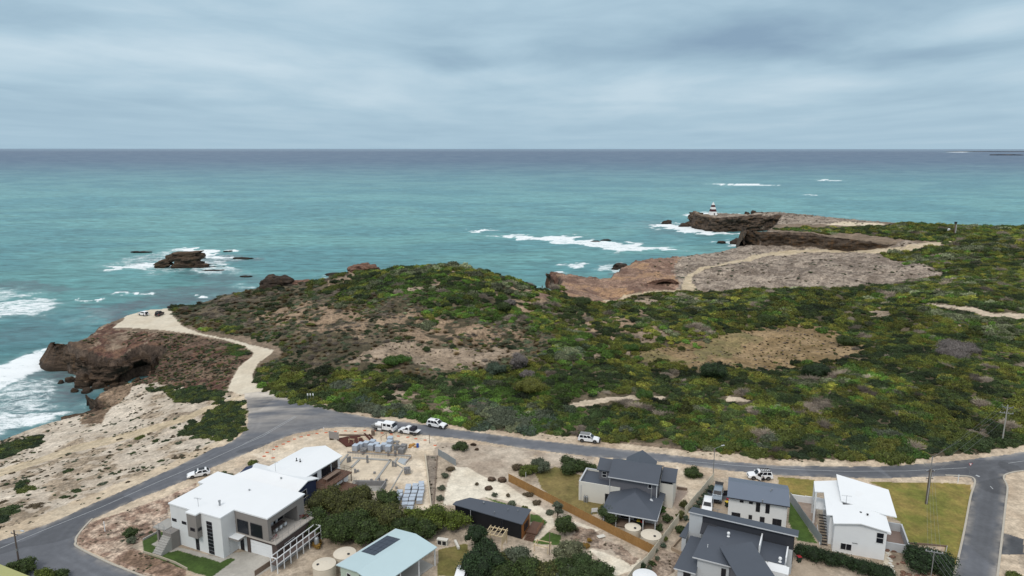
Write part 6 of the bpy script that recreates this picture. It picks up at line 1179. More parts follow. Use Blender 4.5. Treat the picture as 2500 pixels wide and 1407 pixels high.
def car(x, y, z, rz, label, kind='suv', paint=None, extras=(), name='parked_car', cat='car', tilt=0):
    paint = paint or MCW; c = empty(name, x, y, z, rz, label, cat); c.rotation_euler = (0, R(tilt), R(rz))
    P = dict(suv=(4.85, 1.9, 1.82, .39, 1.08), hatch=(4.3, 1.78, 1.50, .32, .95), wagon=(4.75, 1.85, 1.72, .36, 1.02), ute=(5.3, 1.88, 1.82, .40, 1.10))[kind]
    Lc, Wc, Hc, wr, belt = P; hl = Lc/2; hw = Wc/2; xr = -hl+.95; xf = hl-.95; gz = .38
    hood = belt-.02 if kind != 'hatch' else belt-.10
    prof = [(-hl, gz+.12), (-hl-.02, belt-.35), (-hl+.06, belt)]
    cabr = -hl+.12 if kind != 'ute' else -.35
    if kind == 'ute': prof = [(-.5, gz), (-.5, belt)]
    prof += [(hl-1.45, belt+.02), (hl-.5, hood-.06), (hl-.08, hood-.20), (hl, hood-.42), (hl-.02, gz)]
    prof += arcpts(xf, wr+.09, wr, gz)
    if kind != 'ute': prof += arcpts(xr, wr+.09, wr, gz)
    b = MB(); bodyprof(b, prof, hw); bd = b.build('body', paint, c, bevel=.045, smooth=True)
    xb0, xb1 = cabr, hl-1.35; xt0, xt1 = (cabr+.22 if kind != 'ute' else cabr+.08), xb1-.72
    if kind == 'hatch': xt0 = cabr+.55
    wt = hw-.20; b = MB(); frus(b, xb0, xb1, xt0, xt1, belt-.01, Hc, hw-.05, wt); b.build('cabin', paint, c, bevel=.05, smooth=True)
    # glass on the slanting cabin sides
    hz_ = Hc-belt; f = lambda t: (xb0+(xt0-xb0)*t, xb1+(xt1-xb1)*t, belt+hz_*t, hw-.05+(wt-hw+.05)*t)
    lo = f(.10); hi = f(.86); nw = 3 if kind in ('suv', 'wagon') else 2
    if kind == 'ute': nw = 1
    for s in (-1, 1):
        for k in range(nw):
            u0, u1 = (k+.06)/nw, (k+.94)/nw; g = MB(); q_ = []
            for (lv_, us_) in ((lo, (u0, u1)), (hi, (u1, u0))):
                for u_ in us_: aa = lv_[0]+.14; bb_ = lv_[1]-.22; q_.append((aa+(bb_-aa)*u_, s*(lv_[3]+.012), lv_[2]))
            i = 0; g.V = q_+[(v[0], v[1]-s*.05, v[2]) for v in q_]; g.F = [(0, 1, 2, 3), (7, 6, 5, 4)]+[(a, (a+1) % 4, 4+(a+1) % 4, 4+a) for a in range(4)]; g.build('side_window', MGLASS, c)
    for (nm, xi, dx) in (('windscreen', 1, .02), ('rear_window', 0, -.02)):
        if kind == 'ute' and xi == 0: continue
        g = MB(); q_ = [(lo[xi]+dx, -lo[3]+.14, lo[2]), (lo[xi]+dx, lo[3]-.14, lo[2]), (hi[xi]+dx, hi[3]-.12, hi[2]), (hi[xi]+dx, -hi[3]+.12, hi[2])]
        g.V = q_+[(v[0]-dx*3, v[1], v[2]-.01) for v in q_]; g.F = [(0, 1, 2, 3), (7, 6, 5, 4)]+[(a, (a+1) % 4, 4+(a+1) % 4, 4+a) for a in range(4)]; g.build(nm, MGLASS, c)
    for xx in (xr, xf):
        for s in (-1, 1): wheel(c, xx, s*(hw-.01), wr)
    MB().box(xr, xf, -hw+.25, hw-.25, .3, .6).build('chassis', MPLA, c)
    for s in (-1, 1):
        MB().box(hl-.16, hl-.01, s*(hw-.32)-.16, s*(hw-.32)+.16, hood-.38, hood-.22).build('headlight', MLAMP, c); MB().box(xb1-.35, xb1-.15, s*(hw+.10)-.08, s*(hw+.10)+.08, belt+.05, belt+.22).build('mirror', MPLA if 'blackmirror' in extras else paint, c)
        if kind != 'ute': MB().box(-hl-.035, -hl+.05, s*(hw-.14)-.1, s*(hw-.14)+.1, belt-.4, belt-.1).build('tail_light', MTAIL, c)
    MB().box(hl-.04, hl+.02, -hw+.42, hw-.42, hood-.44, hood-.22).build('grille', MPLA, c)
    MB().box(hl-.08, hl+.06, -hw+.06, hw-.06, gz+.02, gz+.24).build('bumper', MPLA if 'bar' in extras else paint, c, bevel=.03); 
    if kind != 'ute': MB().box(-hl-.08, -hl+.06, -hw+.06, hw-.06, gz+.08, gz+.28).build('rear_bumper', paint, c, bevel=.03)
    if 'bar' in extras:
        b = MB().tube((hl+.12, -hw+.2, gz+.1), (hl+.16, -hw+.2, hood-.1), .045, 6).tube((hl+.12, hw-.2, gz+.1), (hl+.16, hw-.2, hood-.1), .045, 6).tube((hl+.15, -hw+.2, hood-.12), (hl+.15, hw-.2, hood-.12), .045, 6).box(hl+.02, hl+.2, -hw+.02, hw-.02, gz, gz+.28); b.build('bull_bar', MPLA, c)
    if 'rack' in extras:
        b = MB(); [b.box(xt0+.15+k*.36, xt0+.27+k*.36, -wt+.05, wt-.05, Hc+.10, Hc+.13) for k in range(6)]; [b.box(xt0+.1, xt1-.2, s*(wt-.06)-.03, s*(wt-.06)+.03, Hc+.0, Hc+.16) for s in (-1, 1)]; b.build('roof_rack', MPLA, c)
    if 'platform' in extras: MB().box(xt0+.05, xt1-.1, -wt+.02, wt-.02, Hc+.07, Hc+.15).box(xt0+.3, xt0+.4, -wt+.05, wt-.05, Hc-.01, Hc+.07).box(xt1-.5, xt1-.4, -wt+.05, wt-.05, Hc-.01, Hc+.07).build('roof_platform', MGAL, c)
    if 'spare' in extras:
        b = MB(); n = 18
        for xx in (-hl-.28, -hl-.06):
            for k in range(n): t = 2*math.pi*k/n; b.V.append((xx, .25+.36*math.cos(t), .98+.36*math.sin(t)))
        for k in range(n): b.F.append((k, (k+1) % n, n+(k+1) % n, n+k))
        b.F += [tuple(range(n)), tuple(range(n, 2*n))[::-1]]; b.build('spare_wheel', MTY, c)
    if 'snorkel' in extras: MB().tube((xb1-.1, -hw+.02, belt), (xt1+.0, -wt-.02, Hc+.05), .035, 6).build('snorkel', MPLA, c)
    if 'sunroof' in extras: MB().box(xt1-.75, xt1-.15, -.4, .4, Hc-.005, Hc+.012).build('sunroof', MGLASS, c)
    if 'blackroof' in extras: MB().box(xt0+.3, xt1-.1, -wt+.08, wt-.08, Hc-.005, Hc+.012).build('glass_roof', MGLASS, c)
    def door(xh, s, ang, ln=1.05, m_=None):
        d = MB(); a = R(ang); dx, dy = -math.cos(a), s*math.sin(a); p0 = (xh, s*(hw-.02)); p1 = (xh+dx*ln, s*(hw-.02)+dy*ln); nx_, ny_ = dy*.05, -dx*.05
        d.prism([p0, p1, (p1[0]+nx_, p1[1]+ny_), (p0[0]+nx_, p0[1]+ny_)], gz+.05, belt); o = d.build('door', m_ or paint, c)
        e = MB(); fr = lambda t: (p0[0]+(p1[0]-p0[0])*t, p0[1]+(p1[1]-p0[1])*t); q0, q1 = fr(.1), fr(.95); e.prism([q0, q1, (q1[0]+nx_*.6, q1[1]+ny_*.6), (q0[0]+nx_*.6, q0[1]+ny_*.6)], belt+.01, Hc-.15); e.build('door_window', MGLASS, o)
    for (xh, s, ang) in [e for e in extras if isinstance(e, tuple)]: door(xh, s, ang)
    if 'tailgate' in extras: MB().slab([(xt0-.75, -hw+.15, Hc+.22), (xt0-.75, hw-.15, Hc+.22), (xt0+.02, wt, Hc+.03), (xt0+.02, -wt, Hc+.03)], .06).build('tailgate', MPLA, c)
    if kind == 'ute':
        MB().box(-hl, -.55, -hw-.02, hw+.02, .92, 1.02).build('tray', paint, c); MB().box(-hl, -.5, -.45, .45, .5, .9).build('chassis_rail', MPLA, c)
        if 'canopy' in extras: b = MB(); frus(b, -1.75, -.6, -1.7, -.65, 1.05, 1.88, hw-.05, hw-.16); b.build('canopy', MD('black_canvas', (.02, .02, .03), .8, var=.2), c, bevel=.05)
        MB().box(-hl+.02, -1.85, -hw, -hw+.05, 1.02, 1.1).box(-hl+.02, -1.85, hw-.05, hw, 1.02, 1.1).build('tray_side', MSTEEL, c)
    return c
W_ = lambda px, py, z=14: up(px, py, z)
x, y = W_(486, 1163); car(x, y, 14, 25+180, 'white hatchback parked on the verge behind the cube house', 'hatch', extras=('blackroof', 'blackmirror'))
x, y = W_(1067, 1043); car(x, y, zat(x, y)+.02, -23, 'white off-road wagon driving on the road past the building site', 'suv', extras=('bar', 'sunroof', 'blackmirror'))
x, y = W_(1000, 1059); car(x, y, zat(x, y)+.02, 158, 'white utility truck with a black canvas canopy beside the building site', 'ute', extras=('canopy', 'bar', 'blackmirror'), cat='pickup')
x, y = W_(1438, 1079); car(x, y, zat(x, y)+.02, -15, 'white boxy off-roader with black roof platform parked on the heath verge', 'suv', extras=('platform', 'spare', 'bar', 'snorkel', 'blackmirror'))
x, y = W_(1855, 1168); car(x, y, 14.02, 176, 'white wagon with roof rack and an open door on the dry lawn', 'suv', extras=('rack', (.85, 1, 55)))
x, y = W_(1752, 1216); car(x, y, 14.02, -112, 'silver grey off-roader with all doors open in the driveway', 'suv', paint=MCG, extras=('bar', (.9, 1, 62), (.9, -1, 62), (-.15, 1, 62), 'tailgate', 'blackmirror'))
x, y = W_(1727, 1243); car(x, y, 14.02, -110, 'white car parked in the driveway in front of the silver off-roader', 'wagon', extras=('blackmirror',))
x, y = W_(1127, 1413); car(x, y, 14.02, 84, 'white car at the bottom edge on the olive lawn', 'wagon', extras=('blackmirror',))
for px, py, rz, lb, pt, ex in ((351, 771, 150, 'white off-roader with spare wheel in the clifftop car park', MCW, ('spare', 'bar')), (390, 771, 92, 'dark brown loaded off-roader in the clifftop car park', MCB, ('rack', 'spare'))):
    x, y = onland([(px, py)])[0]; car(x, y, zat(x, y)+.05, rz, lb, 'suv', paint=pt, extras=ex)
# twin-cab truck with tanks
x, y = W_(937, 1052); c = empty('truck', x, y, zat(x, y)+.02, -20, 'white twin-cab truck with two white tanks beside the building site', 'truck')
b = MB(); bodyprof(b, [(.1, .7), (.1, 1.5), (2.95, 1.5), (3.15, 1.3), (3.2, .55), (2.9, .55)]+arcpts(2.35, .5, .42, .62)+[(1.8, .7)], 1.02); b.build('cab', MCW, c, bevel=.04); b = MB(); frus(b, .1, 3.05, .15, 2.65, 1.48, 2.35, 1.0, .92); b.build('cab_roof', MCW, c, bevel=.05)
for s in (-1, 1):
    for u0, u1 in ((.45, 1.2), (1.5, 2.45)): MB().prism([(u0, s*.99), (u1, s*.99), (u1, s*.93), (u0, s*.93)], 1.52, 2.15).build('side_window', MGLASS, c)
    MB().box(3.13, 3.22, s*.75-.15, s*.75+.15, .75, .95).build('headlight', MLAMP, c); MB().box(2.9, 3.05, s*1.2-.08, s*1.2+.08, 1.5, 1.85).build('mirror', MPLA, c); wheel(c, 2.35, s*1.0, .42); wheel(c, -1.5, s*1.0, .42)
MB().slab([(3.09, -.9, 1.55), (3.09, .9, 1.55), (2.78, .84, 2.22), (2.78, -.84, 2.22)], .05).build('windscreen', MGLASS, c); MB().box(-2.9, .05, -1.05, 1.05, .95, 1.08).build('tray', MGAL, c); MB().box(-2.8, 2.6, -.4, .4, .5, .9).build('chassis', MPLA, c); MB().box(.02, .09, -1.0, 1.0, 1.08, 2.2).build('headboard', MIRON, c)
for yy in (-.5, .5):
    b = MB(); n = 16
    for xx, rr in ((-1.9, .3), (-1.75, .42), (-.25, .42), (-.1, .3)):
        for k in range(n): t = 2*math.pi*k/n; b.V.append((xx, yy+rr*math.cos(t), 1.52+rr*math.sin(t)))
    for j in range(3):
        for k in range(n): b.F.append((j*n+k, j*n+(k+1) % n, (j+1)*n+(k+1) % n, (j+1)*n+k))
    b.F += [tuple(range(n)), tuple(range(3*n, 4*n))[::-1]]; b.build('tank', MCW, c, smooth=True)
for s in (-1, 1): MB().box(-1.0, .0, s*.98-.12, s*.98+.12, .45, .95).build('toolbox', MCW, c)
MB().box(-2.85, -2.0, -1.0, 1.0, 1.08, 1.4).build('equipment', MGAL, c)
x, y = W_(1854, 1174.5); person(x, y, 14, 90, 'person in a pale blue top standing at the open car door', (.25, .50, .55), (.02, .04, .09)); x, y = W_(1865, 1175); person(x, y, 14, 60, 'person in dark clothes crouching beside the white wagon', (.02, .02, .025), (.015, .015, .018), 'crouch')
for px, py, lb in ((411, 757, 'left of two people in dark clothes at the edge of the clifftop car park'), (414, 757.5, 'right of two people in dark clothes at the edge of the clifftop car park')):
    x, y = onland([(px, py)])[0]; person(x, y, zat(x, y), 200, lb, (.02, .02, .03), (.02, .02, .025))
# ---------------------------------------------------------------- beacon on the far headland
x, y = up(1740, 524.5, 14); zb = zat(x, y); c = empty('beacon', x, y, zb-.4, 10, 'white obelisk beacon with two dark red bands on the far clifftop', 'beacon')
lv = [(0, 3.75), (3.6, 2.75), (6.0, 2.25), (8.2, 1.75), (10.3, 1.3), (13.2, .12)]
for (z0, w0), (z1, w1), m_, nm in zip(lv[:-1], lv[1:], (MWH, MRED, MWH, MRED, MWH), ('base', 'band', 'band', 'band', 'cap')):
    b = MB(); frus(b, -w0, w0, -w1, w1, z0, z1-.02, w0, w1); b.build(nm, m_, c)
MB().box(-3.9, 3.9, -3.9, 3.9, -.6, .25).build('plinth', MWH, c); MB().box(-.5, .5, -3.72, -3.4, .3, 2.2).build('doorway', MIRON, c)
# marker post on the far right rise, white drum beside
x, y = onland([(2330, 572)])[0]; z = zat(x, y); c = empty('marker_post', x, y, z, 0, 'dark marker post with pale side on the far right rise', 'post'); MB().box(-.35, .35, -.35, .35, 0, 9).build('post', MWOOD, c); MB().box(-.9, .9, -.4, .4, 8.2, 9.6).build('head', MIRON, c); MB().box(.4, .9, -.3, .3, 0, 7.5).build('brace', MLG, c)
x, y = onland([(2316, 566)])[0]; o = MB().lathe(0, 0, [(.9, 0), (.9, 2.6), (.1, 2.9)], 12).build('white_drum', MWB); o.location = (x, y, zat(x, y)); tag(o, 'small white cylinder left of the far marker post', 'drum')
# ---------------------------------------------------------------- poles and lines
def polebase(px, py, z=None): x, y = (up(px, py, z) if z else onland([(px, py)])[0]); return x, y, zat(x, y)
MPOLE = MD('pole_timber', (.11, .085, .075), .85, var=.15); MPOLEG = MD('pole_concrete', (.33, .32, .29), .8, var=.1)
WIRES = []
def pole(name, x, y, z, hgt, label, arms, m, r0=.16, r1=.1, rz=0, cat='power pole', lamp=False, sq=False):
    c = empty(name, x, y, z, rz, label, cat)
    if sq: MB().prism([(-.22, -.1), (.22, -.1), (.22, .1), (-.22, .1)], 0, hgt*.74).build('pole', m, c); MB().box(-.09, .09, -.14, -.101, 0, hgt*.74).build('face', MPOLEG, c); MB().tube((0, 0, hgt*.74), (0, 0, hgt), .08, 6).build('top', MSTEEL, c)
    else: MB().tube((0, 0, -.3), (0, 0, hgt), r0, 8, r1).build('pole', m, c)
    for (za, w) in arms:
        b = MB().box(-w/2, w/2, -.05, .05, za-.05, za+.06)
        a = b.build('crossarm', MSTEEL if m is not MPOLE else m, c)
        for k in range(4 if w > 1.8 else 2): u_ = -w/2+.1+(w-.2)*k/(3 if w > 1.8 else 1); MB().lathe(u_, 0, [(.04, za+.06), (.06, za+.12), (.06, za+.25), (.03, za+.3)], 8).build('insulator', MLG, a)
    if lamp: MB().tube((0, 0, hgt-.15), (-1.7, .0, hgt+.25), .035, 6).build('lamp_arm', MSTEEL, c); MB().box(-2.3, -1.6, -.12, .12, hgt+.2, hgt+.32).build('lamp_head', MLG, c)
    return c
x, y, z = polebase(50, 1393, 14); p1 = pole('power_pole', x, y, z, 7.0, 'brown timber power pole at the bottom left by the road', [(6.3, 1.6)], MPOLE, lamp=True, rz=160, cat='power pole')
MB().box(-.15, .15, -.15, .15, 3.4, 3.8).build('meter_box', MGAL, p1)
x, y, z = polebase(1741, 1165, 14); pole('street_lamp', x, y, z, 6.4, 'slim steel street lamp pole above the cream fence', [], MSTEEL, .09, .06, cat='street lamp', lamp=True, rz=200)
x, y, z = polebase(2262, 1230, 14); p3 = pole('power_pole', x, y, z, 9.6, 'tall steel and concrete power pole on the yellow lawn', [(6.6, 1.6), (5.2, 1.3)], MPOLE, sq=True); MB().tube((0, 0, 7.3), (-1.5, 0, 8.4), .05, 6).build('arm', MSTEEL, p3); P3_ = (x, y, z)
x, y, z = polebase(2271, 1425, 14); p4 = pole('power_pole', x, y, z, 5.6, 'thin white power pole with crossarm in front of the round dark bush', [(5.4, 2.4)], MSTEEL, .07, .06, rz=-20); P4_ = (x, y, z)
x, y = up(2446, 1086, 14); z = zat(x, y); p5 = pole('power_pole', x, y, z, 9.0, 'pale power pole with V-shaped arms in the heath on the right', [(7.0, 2.6)], MPOLEG, .16, .11, rz=-20); MB().tube((0, 0, 7.8), (-1.1, .3, 8.9), .05, 6).tube((0, 0, 7.8), (1.1, -.3, 8.9), .05, 6).box(-1.1, 1.1, -.04, .04, 8.35, 8.42).build('arm', MSTEEL, p5); P5_ = (x, y, z)
def wire(a, c, sag, label):
    b = MB(); n = 14; pt = lambda t: (a[0]+(c[0]-a[0])*t, a[1]+(c[1]-a[1])*t, a[2]+(c[2]-a[2])*t-sag*4*t*(1-t))
    for k in range(n): b.tube(pt(k/n), pt((k+1)/n), .010, 4)
    o = b.build('power_line', MSTEEL); tag(o, label, 'power line')
for k, (u, za, zc) in enumerate(((-1.5, 8.4, 8.9), (0, 9.6, 8.9), (1.1, 6.7, 7.1), (-.8, 6.7, 7.1))): wire((P3_[0]+u, P3_[1], P3_[2]+za), (P5_[0]+u, P5_[1], P5_[2]+zc), .7, '%s cable from the lawn pole to the pole in the heath' % ('leftmost upper', 'topmost', 'right lower', 'left lower')[k])
for k, u in enumerate((-.75, -.25, .25, .75)): wire((P3_[0]+u*.9, P3_[1], P3_[2]+6.7), (P4_[0]+u*1.3, P4_[1], P4_[2]+5.7), .6, '%s of four cables down to the thin white pole' % ('first', 'second', 'third', 'fourth')[k])
for k, u in enumerate((-.75, -.25, .25, .75)): wire((P4_[0]+u*1.3, P4_[1], P4_[2]+5.7), (P4_[0]-3+u*1.5, P4_[1]-25, P4_[2]+5), .6, '%s of four cables from the thin white pole toward the viewer' % ('first', 'second', 'third', 'fourth')[k])
for k, u in enumerate((-1.2, 0, 1.2)): wire((P5_[0]+u, P5_[1], P5_[2]+7.2), (P5_[0]+60+u, P5_[1]+30, P5_[2]+8), 1.0, '%s cable leaving the heath pole to the right' % ('left', 'middle', 'right')[k])
# signs and posts
def post(px, py, hgt, label, m=MWB, w=.12, z=14): x, y = up(px, py, z); o = MB().box(-w/2, w/2, -w/2, w/2, 0, hgt).build('marker_post', m); o.location = (x, y, z); tag(o, label, 'post')
post(257, 1298, 1.9, 'white marker post on the stony corner beside the left junction'); post(2339, 1178, 1.7, 'white marker post at the corner of the yellow lawn'); post(791, 1053, .9, 'short white post by the road above the building site')
post(1284, 1166, 1.2, 'thin pale post in front of the grey green bush', w=.07); 
x, y = up(2366, 1160, 14); c = empty('give_way_sign', x, y, 14, 0, 'small triangular give way sign at the side street corner', 'sign'); MB().tube((0, 0, 0), (0, 0, 2.6), .03, 6).build('post', MSTEEL, c)
b = MB(); i = 0; b.V = [(-.42, -.03, 2.7), (.42, -.03, 2.7), (0, -.03, 1.98), (-.42, -.01, 2.7), (.42, -.01, 2.7), (0, -.01, 1.98)]; b.F = [(0, 1, 2), (5, 4, 3), (0, 1, 4, 3), (1, 2, 5, 4), (2, 0, 3, 5)]; b.build('sign_border', MREDL, c); b = MB(); b.V = [(-.27, -.045, 2.62), (.27, -.045, 2.62), (0, -.045, 2.15), (-.27, -.032, 2.62), (.27, -.032, 2.62), (0, -.032, 2.15)]; b.F = [(0, 1, 2), (5, 4, 3), (0, 1, 4, 3), (1, 2, 5, 4), (2, 0, 3, 5)]; b.build('sign_face', MWB, c)
for k, px in enumerate((752.5, 759, 765.5)):
    x, y = onland([(px, 979)])[0]; z = zat(x, y); c = empty('sign', x, y, z, 0, ('left', 'middle', 'right')[k]+' of three small white signs on posts where the gravel begins', 'sign', 'three small signs at the gravel track'); MB().box(-.04, .04, -.04, .04, 0, 1.9).build('post', MSTEEL, c); MB().box(-.16, .16, -.07, -.045, 1.5, 2.1).build('board', MWB, c)
# ---------------------------------------------------------------- building site
C9 = lambda l: xf(l, 820, 1040, 6.7)
def pallet(pt, w, d, hgt, rz, label, wrap, top=None, group=None):
    x, y = pt; c = empty('block_pallet', x, y, 14, rz, label, 'block pallet', group); b = MB()
    for k in (-.42, 0, .42): b.box(k*w-.05, k*w+.05, -d/2, d/2, 0, .10)
    b.box(-w/2, w/2, -d/2, d/2, .10, .14).build('pallet', MPINE, c)
    if wrap: b = MB(); r_ = random.Random(int(x*100)); frus(b, -w/2, w/2, -w/2+.05, w/2-.06, .141, hgt-.08, d/2, d/2-.05); b.build('wrapped_blocks', MWRAP, c, bevel=.05); MB().slab([(-w/2+.03, -d/2+.03, hgt-.04), (w/2-.05, -d/2+.04, hgt), (w/2-.04, d/2-.04, hgt-.02), (-w/2+.05, d/2-.03, hgt+.02)], .05).build('cover_sheet', top or MWRAP2, c, bevel=.01)
    else:
        nx_, ny_, nz_ = 3, 3, max(int(hgt/.24), 1); b = MB(); rr = random.Random(int(y*77))
        for i in range(nx_):
            for j in range(ny_):
                for k in range(nz_-(1 if rr.random() < .25 else 0)): b.box(-w/2+i*w/3+.015, -w/2+(i+1)*w/3-.015, -d/2+j*d/3+.015, -d/2+(j+1)*d/3-.015, .141+k*.22, .141+k*.22+.205)
        b.build('blocks', MBLOCK, c)
    return c
i0 = 0
for k, (a, b_) in enumerate([(325, 330), (410, 300), (500, 280), (605, 255), (580, 320), (665, 300), (700, 340), (790, 310), (862, 340), (880, 262), (890, 205)]):
    q_ = C9([(a, b_)])[0]; x, y = up(*q_, 15.2); nm = ['leftmost', 'second from left', 'third from left', 'fourth from left in the back row', 'front row first', 'back row right of the fourth', 'front row second', 'front row third', 'front row last', 'inner right', 'top right'][k]
    pallet((x, y), 1.3, 1.3, 1.5, -12+random.uniform(-8, 8), 'grey wrapped block pallet in the upper cluster, %s' % nm, True, group='upper cluster of wrapped block pallets')
for k, (a, b_, hh) in enumerate([(460, 385, .9), (1000, 355, 1.3), (1110, 350, 1.3), (1080, 410, 1.3), (1170, 735, 1.4), (985, 240, .4)]):
    q_ = C9([(a, b_)])[0]; x, y = up(*q_, 14.6); pallet((x, y), 1.3, 1.3, hh, random.uniform(-30, 30), ['unwrapped block pallet in front of the upper cluster', 'left of three unwrapped block pallets right of the cluster', 'rear of three unwrapped block pallets right of the cluster', 'front of three unwrapped block pallets right of the cluster', 'single unwrapped block pallet alone by the slab edge', 'low pile of blocks behind the wrapped cluster'][k], False)
rows = [(1400, 925), (1190, 975), (1300, 970), (1400, 970), (1180, 1020), (1300, 1020), (1405, 1020), (1175, 1080), (1285, 1080), (1395, 1080), (1050, 1070), (1045, 1130), (1155, 1140), (1265, 1140), (1380, 1140), (1010, 1190), (1135, 1205), (1245, 1200), (1370, 1200), (1130, 1270), (1230, 1275), (1210, 1340), (890, 1160)]
for k, (a, b_) in enumerate(rows):
    q_ = C9([(a, b_)])[0]; x, y = up(*q_, 14.9); rr = [0, 1, 1, 1, 2, 2, 2, 3, 3, 3, 3, 4, 4, 4, 4, 5, 5, 5, 5, 6, 6, 7, 5][k]; cc = [3, 1, 2, 3, 1, 2, 3, 2, 3, 4, 1, 1, 2, 3, 4, 1, 2, 3, 4, 1, 2, 1, 0][k]
    pallet((x, y), 1.18, 1.12, .95+.05*(k % 3), 2+random.uniform(-3, 3), 'pale blue wrapped pallet, %s row from the top, %s in its row' % (['first','second','third','fourth','fifth','sixth','seventh','last'][rr], ['outermost','leftmost','middle','right','rightmost'][cc]) if k != 22 else 'pale wrapped pallet apart on the left near the trees', True, group='block of pale blue wrapped pallets')
for k, (a, b_, hh) in enumerate([(445, 470, 1.2), (862, 490, 1.3), (975, 495, 1.3), (200, 600, 1.3), (235, 590, 1.4), (520, 605, 1.6), (935, 665, 1.3), (980, 670, 1.2), (320, 770, .9), (362, 755, .5), (635, 785, .5), (715, 905, .9), (828, 905, .6), (995, 1030, .5), (585, 905, .5)]):
    q_ = C9([(a, b_)])[0]; x, y = up(*q_, 14); b = MB(); [b.box(-.2, .2, -.2, .2, j*.2, j*.2+.185) for j in range(max(int(hh/.2), 1))]; o = b.build('block_stack', MBLOCK); o.location = (x, y, 14.05); o.rotation_euler = (0, 0, random.uniform(0, 1.5)); tag(o, 'small grey stack of blocks standing on the sandy slab', 'block stack', 'small block stacks on the slab')
# footing strips, starter bars, formwork
b = MB(); P = lambda a, c_, z=14: up(*C9([(a, c_)])[0], z)
def bar(b, a, c_, w, z0, z1, zz=14):
    p, q_ = P(*a), P(*c_); d = math.dist(p, q_); n_ = (-(q_[1]-p[1])/d*w/2, (q_[0]-p[0])/d*w/2); b.prism([(p[0]+n_[0], p[1]+n_[1]), (p[0]-n_[0], p[1]-n_[1]), (q_[0]-n_[0], q_[1]-n_[1]), (q_[0]+n_[0], q_[1]+n_[1])], z0+zz, z1+zz)
for a, c_, w in [((200, 440), (1230, 500), .5), ((60, 640), (200, 470), .4), ((255, 690), (385, 560), .5), ((280, 530), (900, 570), .6), ((640, 920), (900, 560), .45), ((950, 620), (1010, 530), .4), ((870, 1110), (1100, 720), .2), ((940, 600), (1100, 700), .15), ((1120, 640), (1230, 510), .3), ((290, 900), (620, 905), .2)]: bar(b, a, c_, w, .02, .16)
o = b.build('footings', MD('footing_concrete', (.32, .315, .30), .85, var=.1)); tag(o, 'pale concrete footing strips of the building site', kind='structure')
b = MB(); P0 = P(1010, 590); b.prism([P(1010, 590), P(1130, 650), P(1200, 560), P(1060, 530)], 14.02, 14.12); o = b.build('plastic_sheet', MD('grey_blue_sheet', (.38, .41, .43), .4), None); tag(o, 'pale grey sheet lying over the slab corner', 'sheet')
def bars(name, a, c_, hgt, stepm, label, top=True):
    p, q_ = P(*a), P(*c_); d = math.dist(p, q_); n = int(d/stepm); b = MB()
    for k in range(n+1): x = p[0]+(q_[0]-p[0])*k/n; y = p[1]+(q_[1]-p[1])*k/n; b.box(x-.015, x+.015, y-.015, y+.015, 14, 14+hgt*random.uniform(.85, 1.05))
    if top: b.tube((*p, 14+hgt*.8), (*q_, 14+hgt*.8), .05, 5)
    o = b.build(name, MD('rebar', (.16, .10, .075), .8), None); tag(o, label, 'reinforcement')
bars('starter_bars', (195, 500), (1235, 545), 1.3, .35, 'row of rusty starter bars along the back of the slab'); bars('starter_bars', (1150, 660), (1240, 560), 1.0, .5, 'short row of starter bars on the right slab edge'); bars('starter_bars', (320, 925), (830, 925), .9, .3, 'row of starter bars along the pool wall', False)
c = empty('block_wall', *P(330, 1000), 14, 0, 'long grey block wall with starter bars at the near edge of the slab', 'wall'); p, q_ = P(320, 980), P(820, 975); d = math.dist(p, q_); c.location = (*p, 14); c.rotation_euler = (0, 0, math.atan2(q_[1]-p[1], q_[0]-p[0]))
bm_ = None
for r_i in range(5):
    for k in range(int(d/.4)):
        o_ = .2 if r_i % 2 else 0
        if bm_ is None: bo = MB().box(0, .385, -.1, .1, 0, .19).build('block', MBLOCK, c); bm_ = bo.data
        else: bo = bpy.data.objects.new('block', bm_); COL.objects.link(bo); bo.parent = c
        bo.location = (k*.4+o_, 0, r_i*.2)
linewall(C9([(820, 975), (740, 1090)]), 1.0, .2, MBLOCK, 'block_wall', 'short return of the grey block wall running toward the trees')
# rusty formwork pit and mesh
c = empty('steel_mesh_stack', *W_(845, 1078), 14, 0, 'stack of rust-brown steel mesh sheets beside the wrapped pallets', 'steel mesh'); x0, y0, _ = c.location
qs_ = [up(*q_, 14) for q_ in C9([(20, 230), (170, 350), (270, 340), (470, 260), (390, 175), (200, 190)])]; MB().prism([(a-x0, b_-y0) for a, b_ in qs_], .05, .3).build('mesh_sheet', MRUST, c)
p, q_ = [up(*a, 14) for a in C9([(200, 200), (330, 310)])]; MB().tube((p[0]-x0, p[1]-y0, .4), (q_[0]-x0, q_[1]-y0, .4), .08, 5).build('beam', MWOOD, c)
for k, (a, c_) in enumerate((((60, 160), (560, 165)), ((470, 140), (570, 240)), ((550, 155), (600, 215)))):
    p, q_ = [up(*a_, 14) for a_ in C9([a, c_])]; d = math.dist(p, q_); n_ = (-(q_[1]-p[1])/d*.18, (q_[0]-p[0])/d*.18); o = MB().prism([(0+n_[0], n_[1]), (-n_[0], -n_[1]), (q_[0]-p[0]-n_[0], q_[1]-p[1]-n_[1]), (q_[0]-p[0]+n_[0], q_[1]-p[1]+n_[1])], .05, .3).build('steel_beam', MRUST if k else MWOOD); o.location = (*p, 14); tag(o, ('long brown beam behind the steel mesh', 'wide rusty beam pointing at the pallets', 'shorter rusty beam next to the wide one')[k], 'beam')
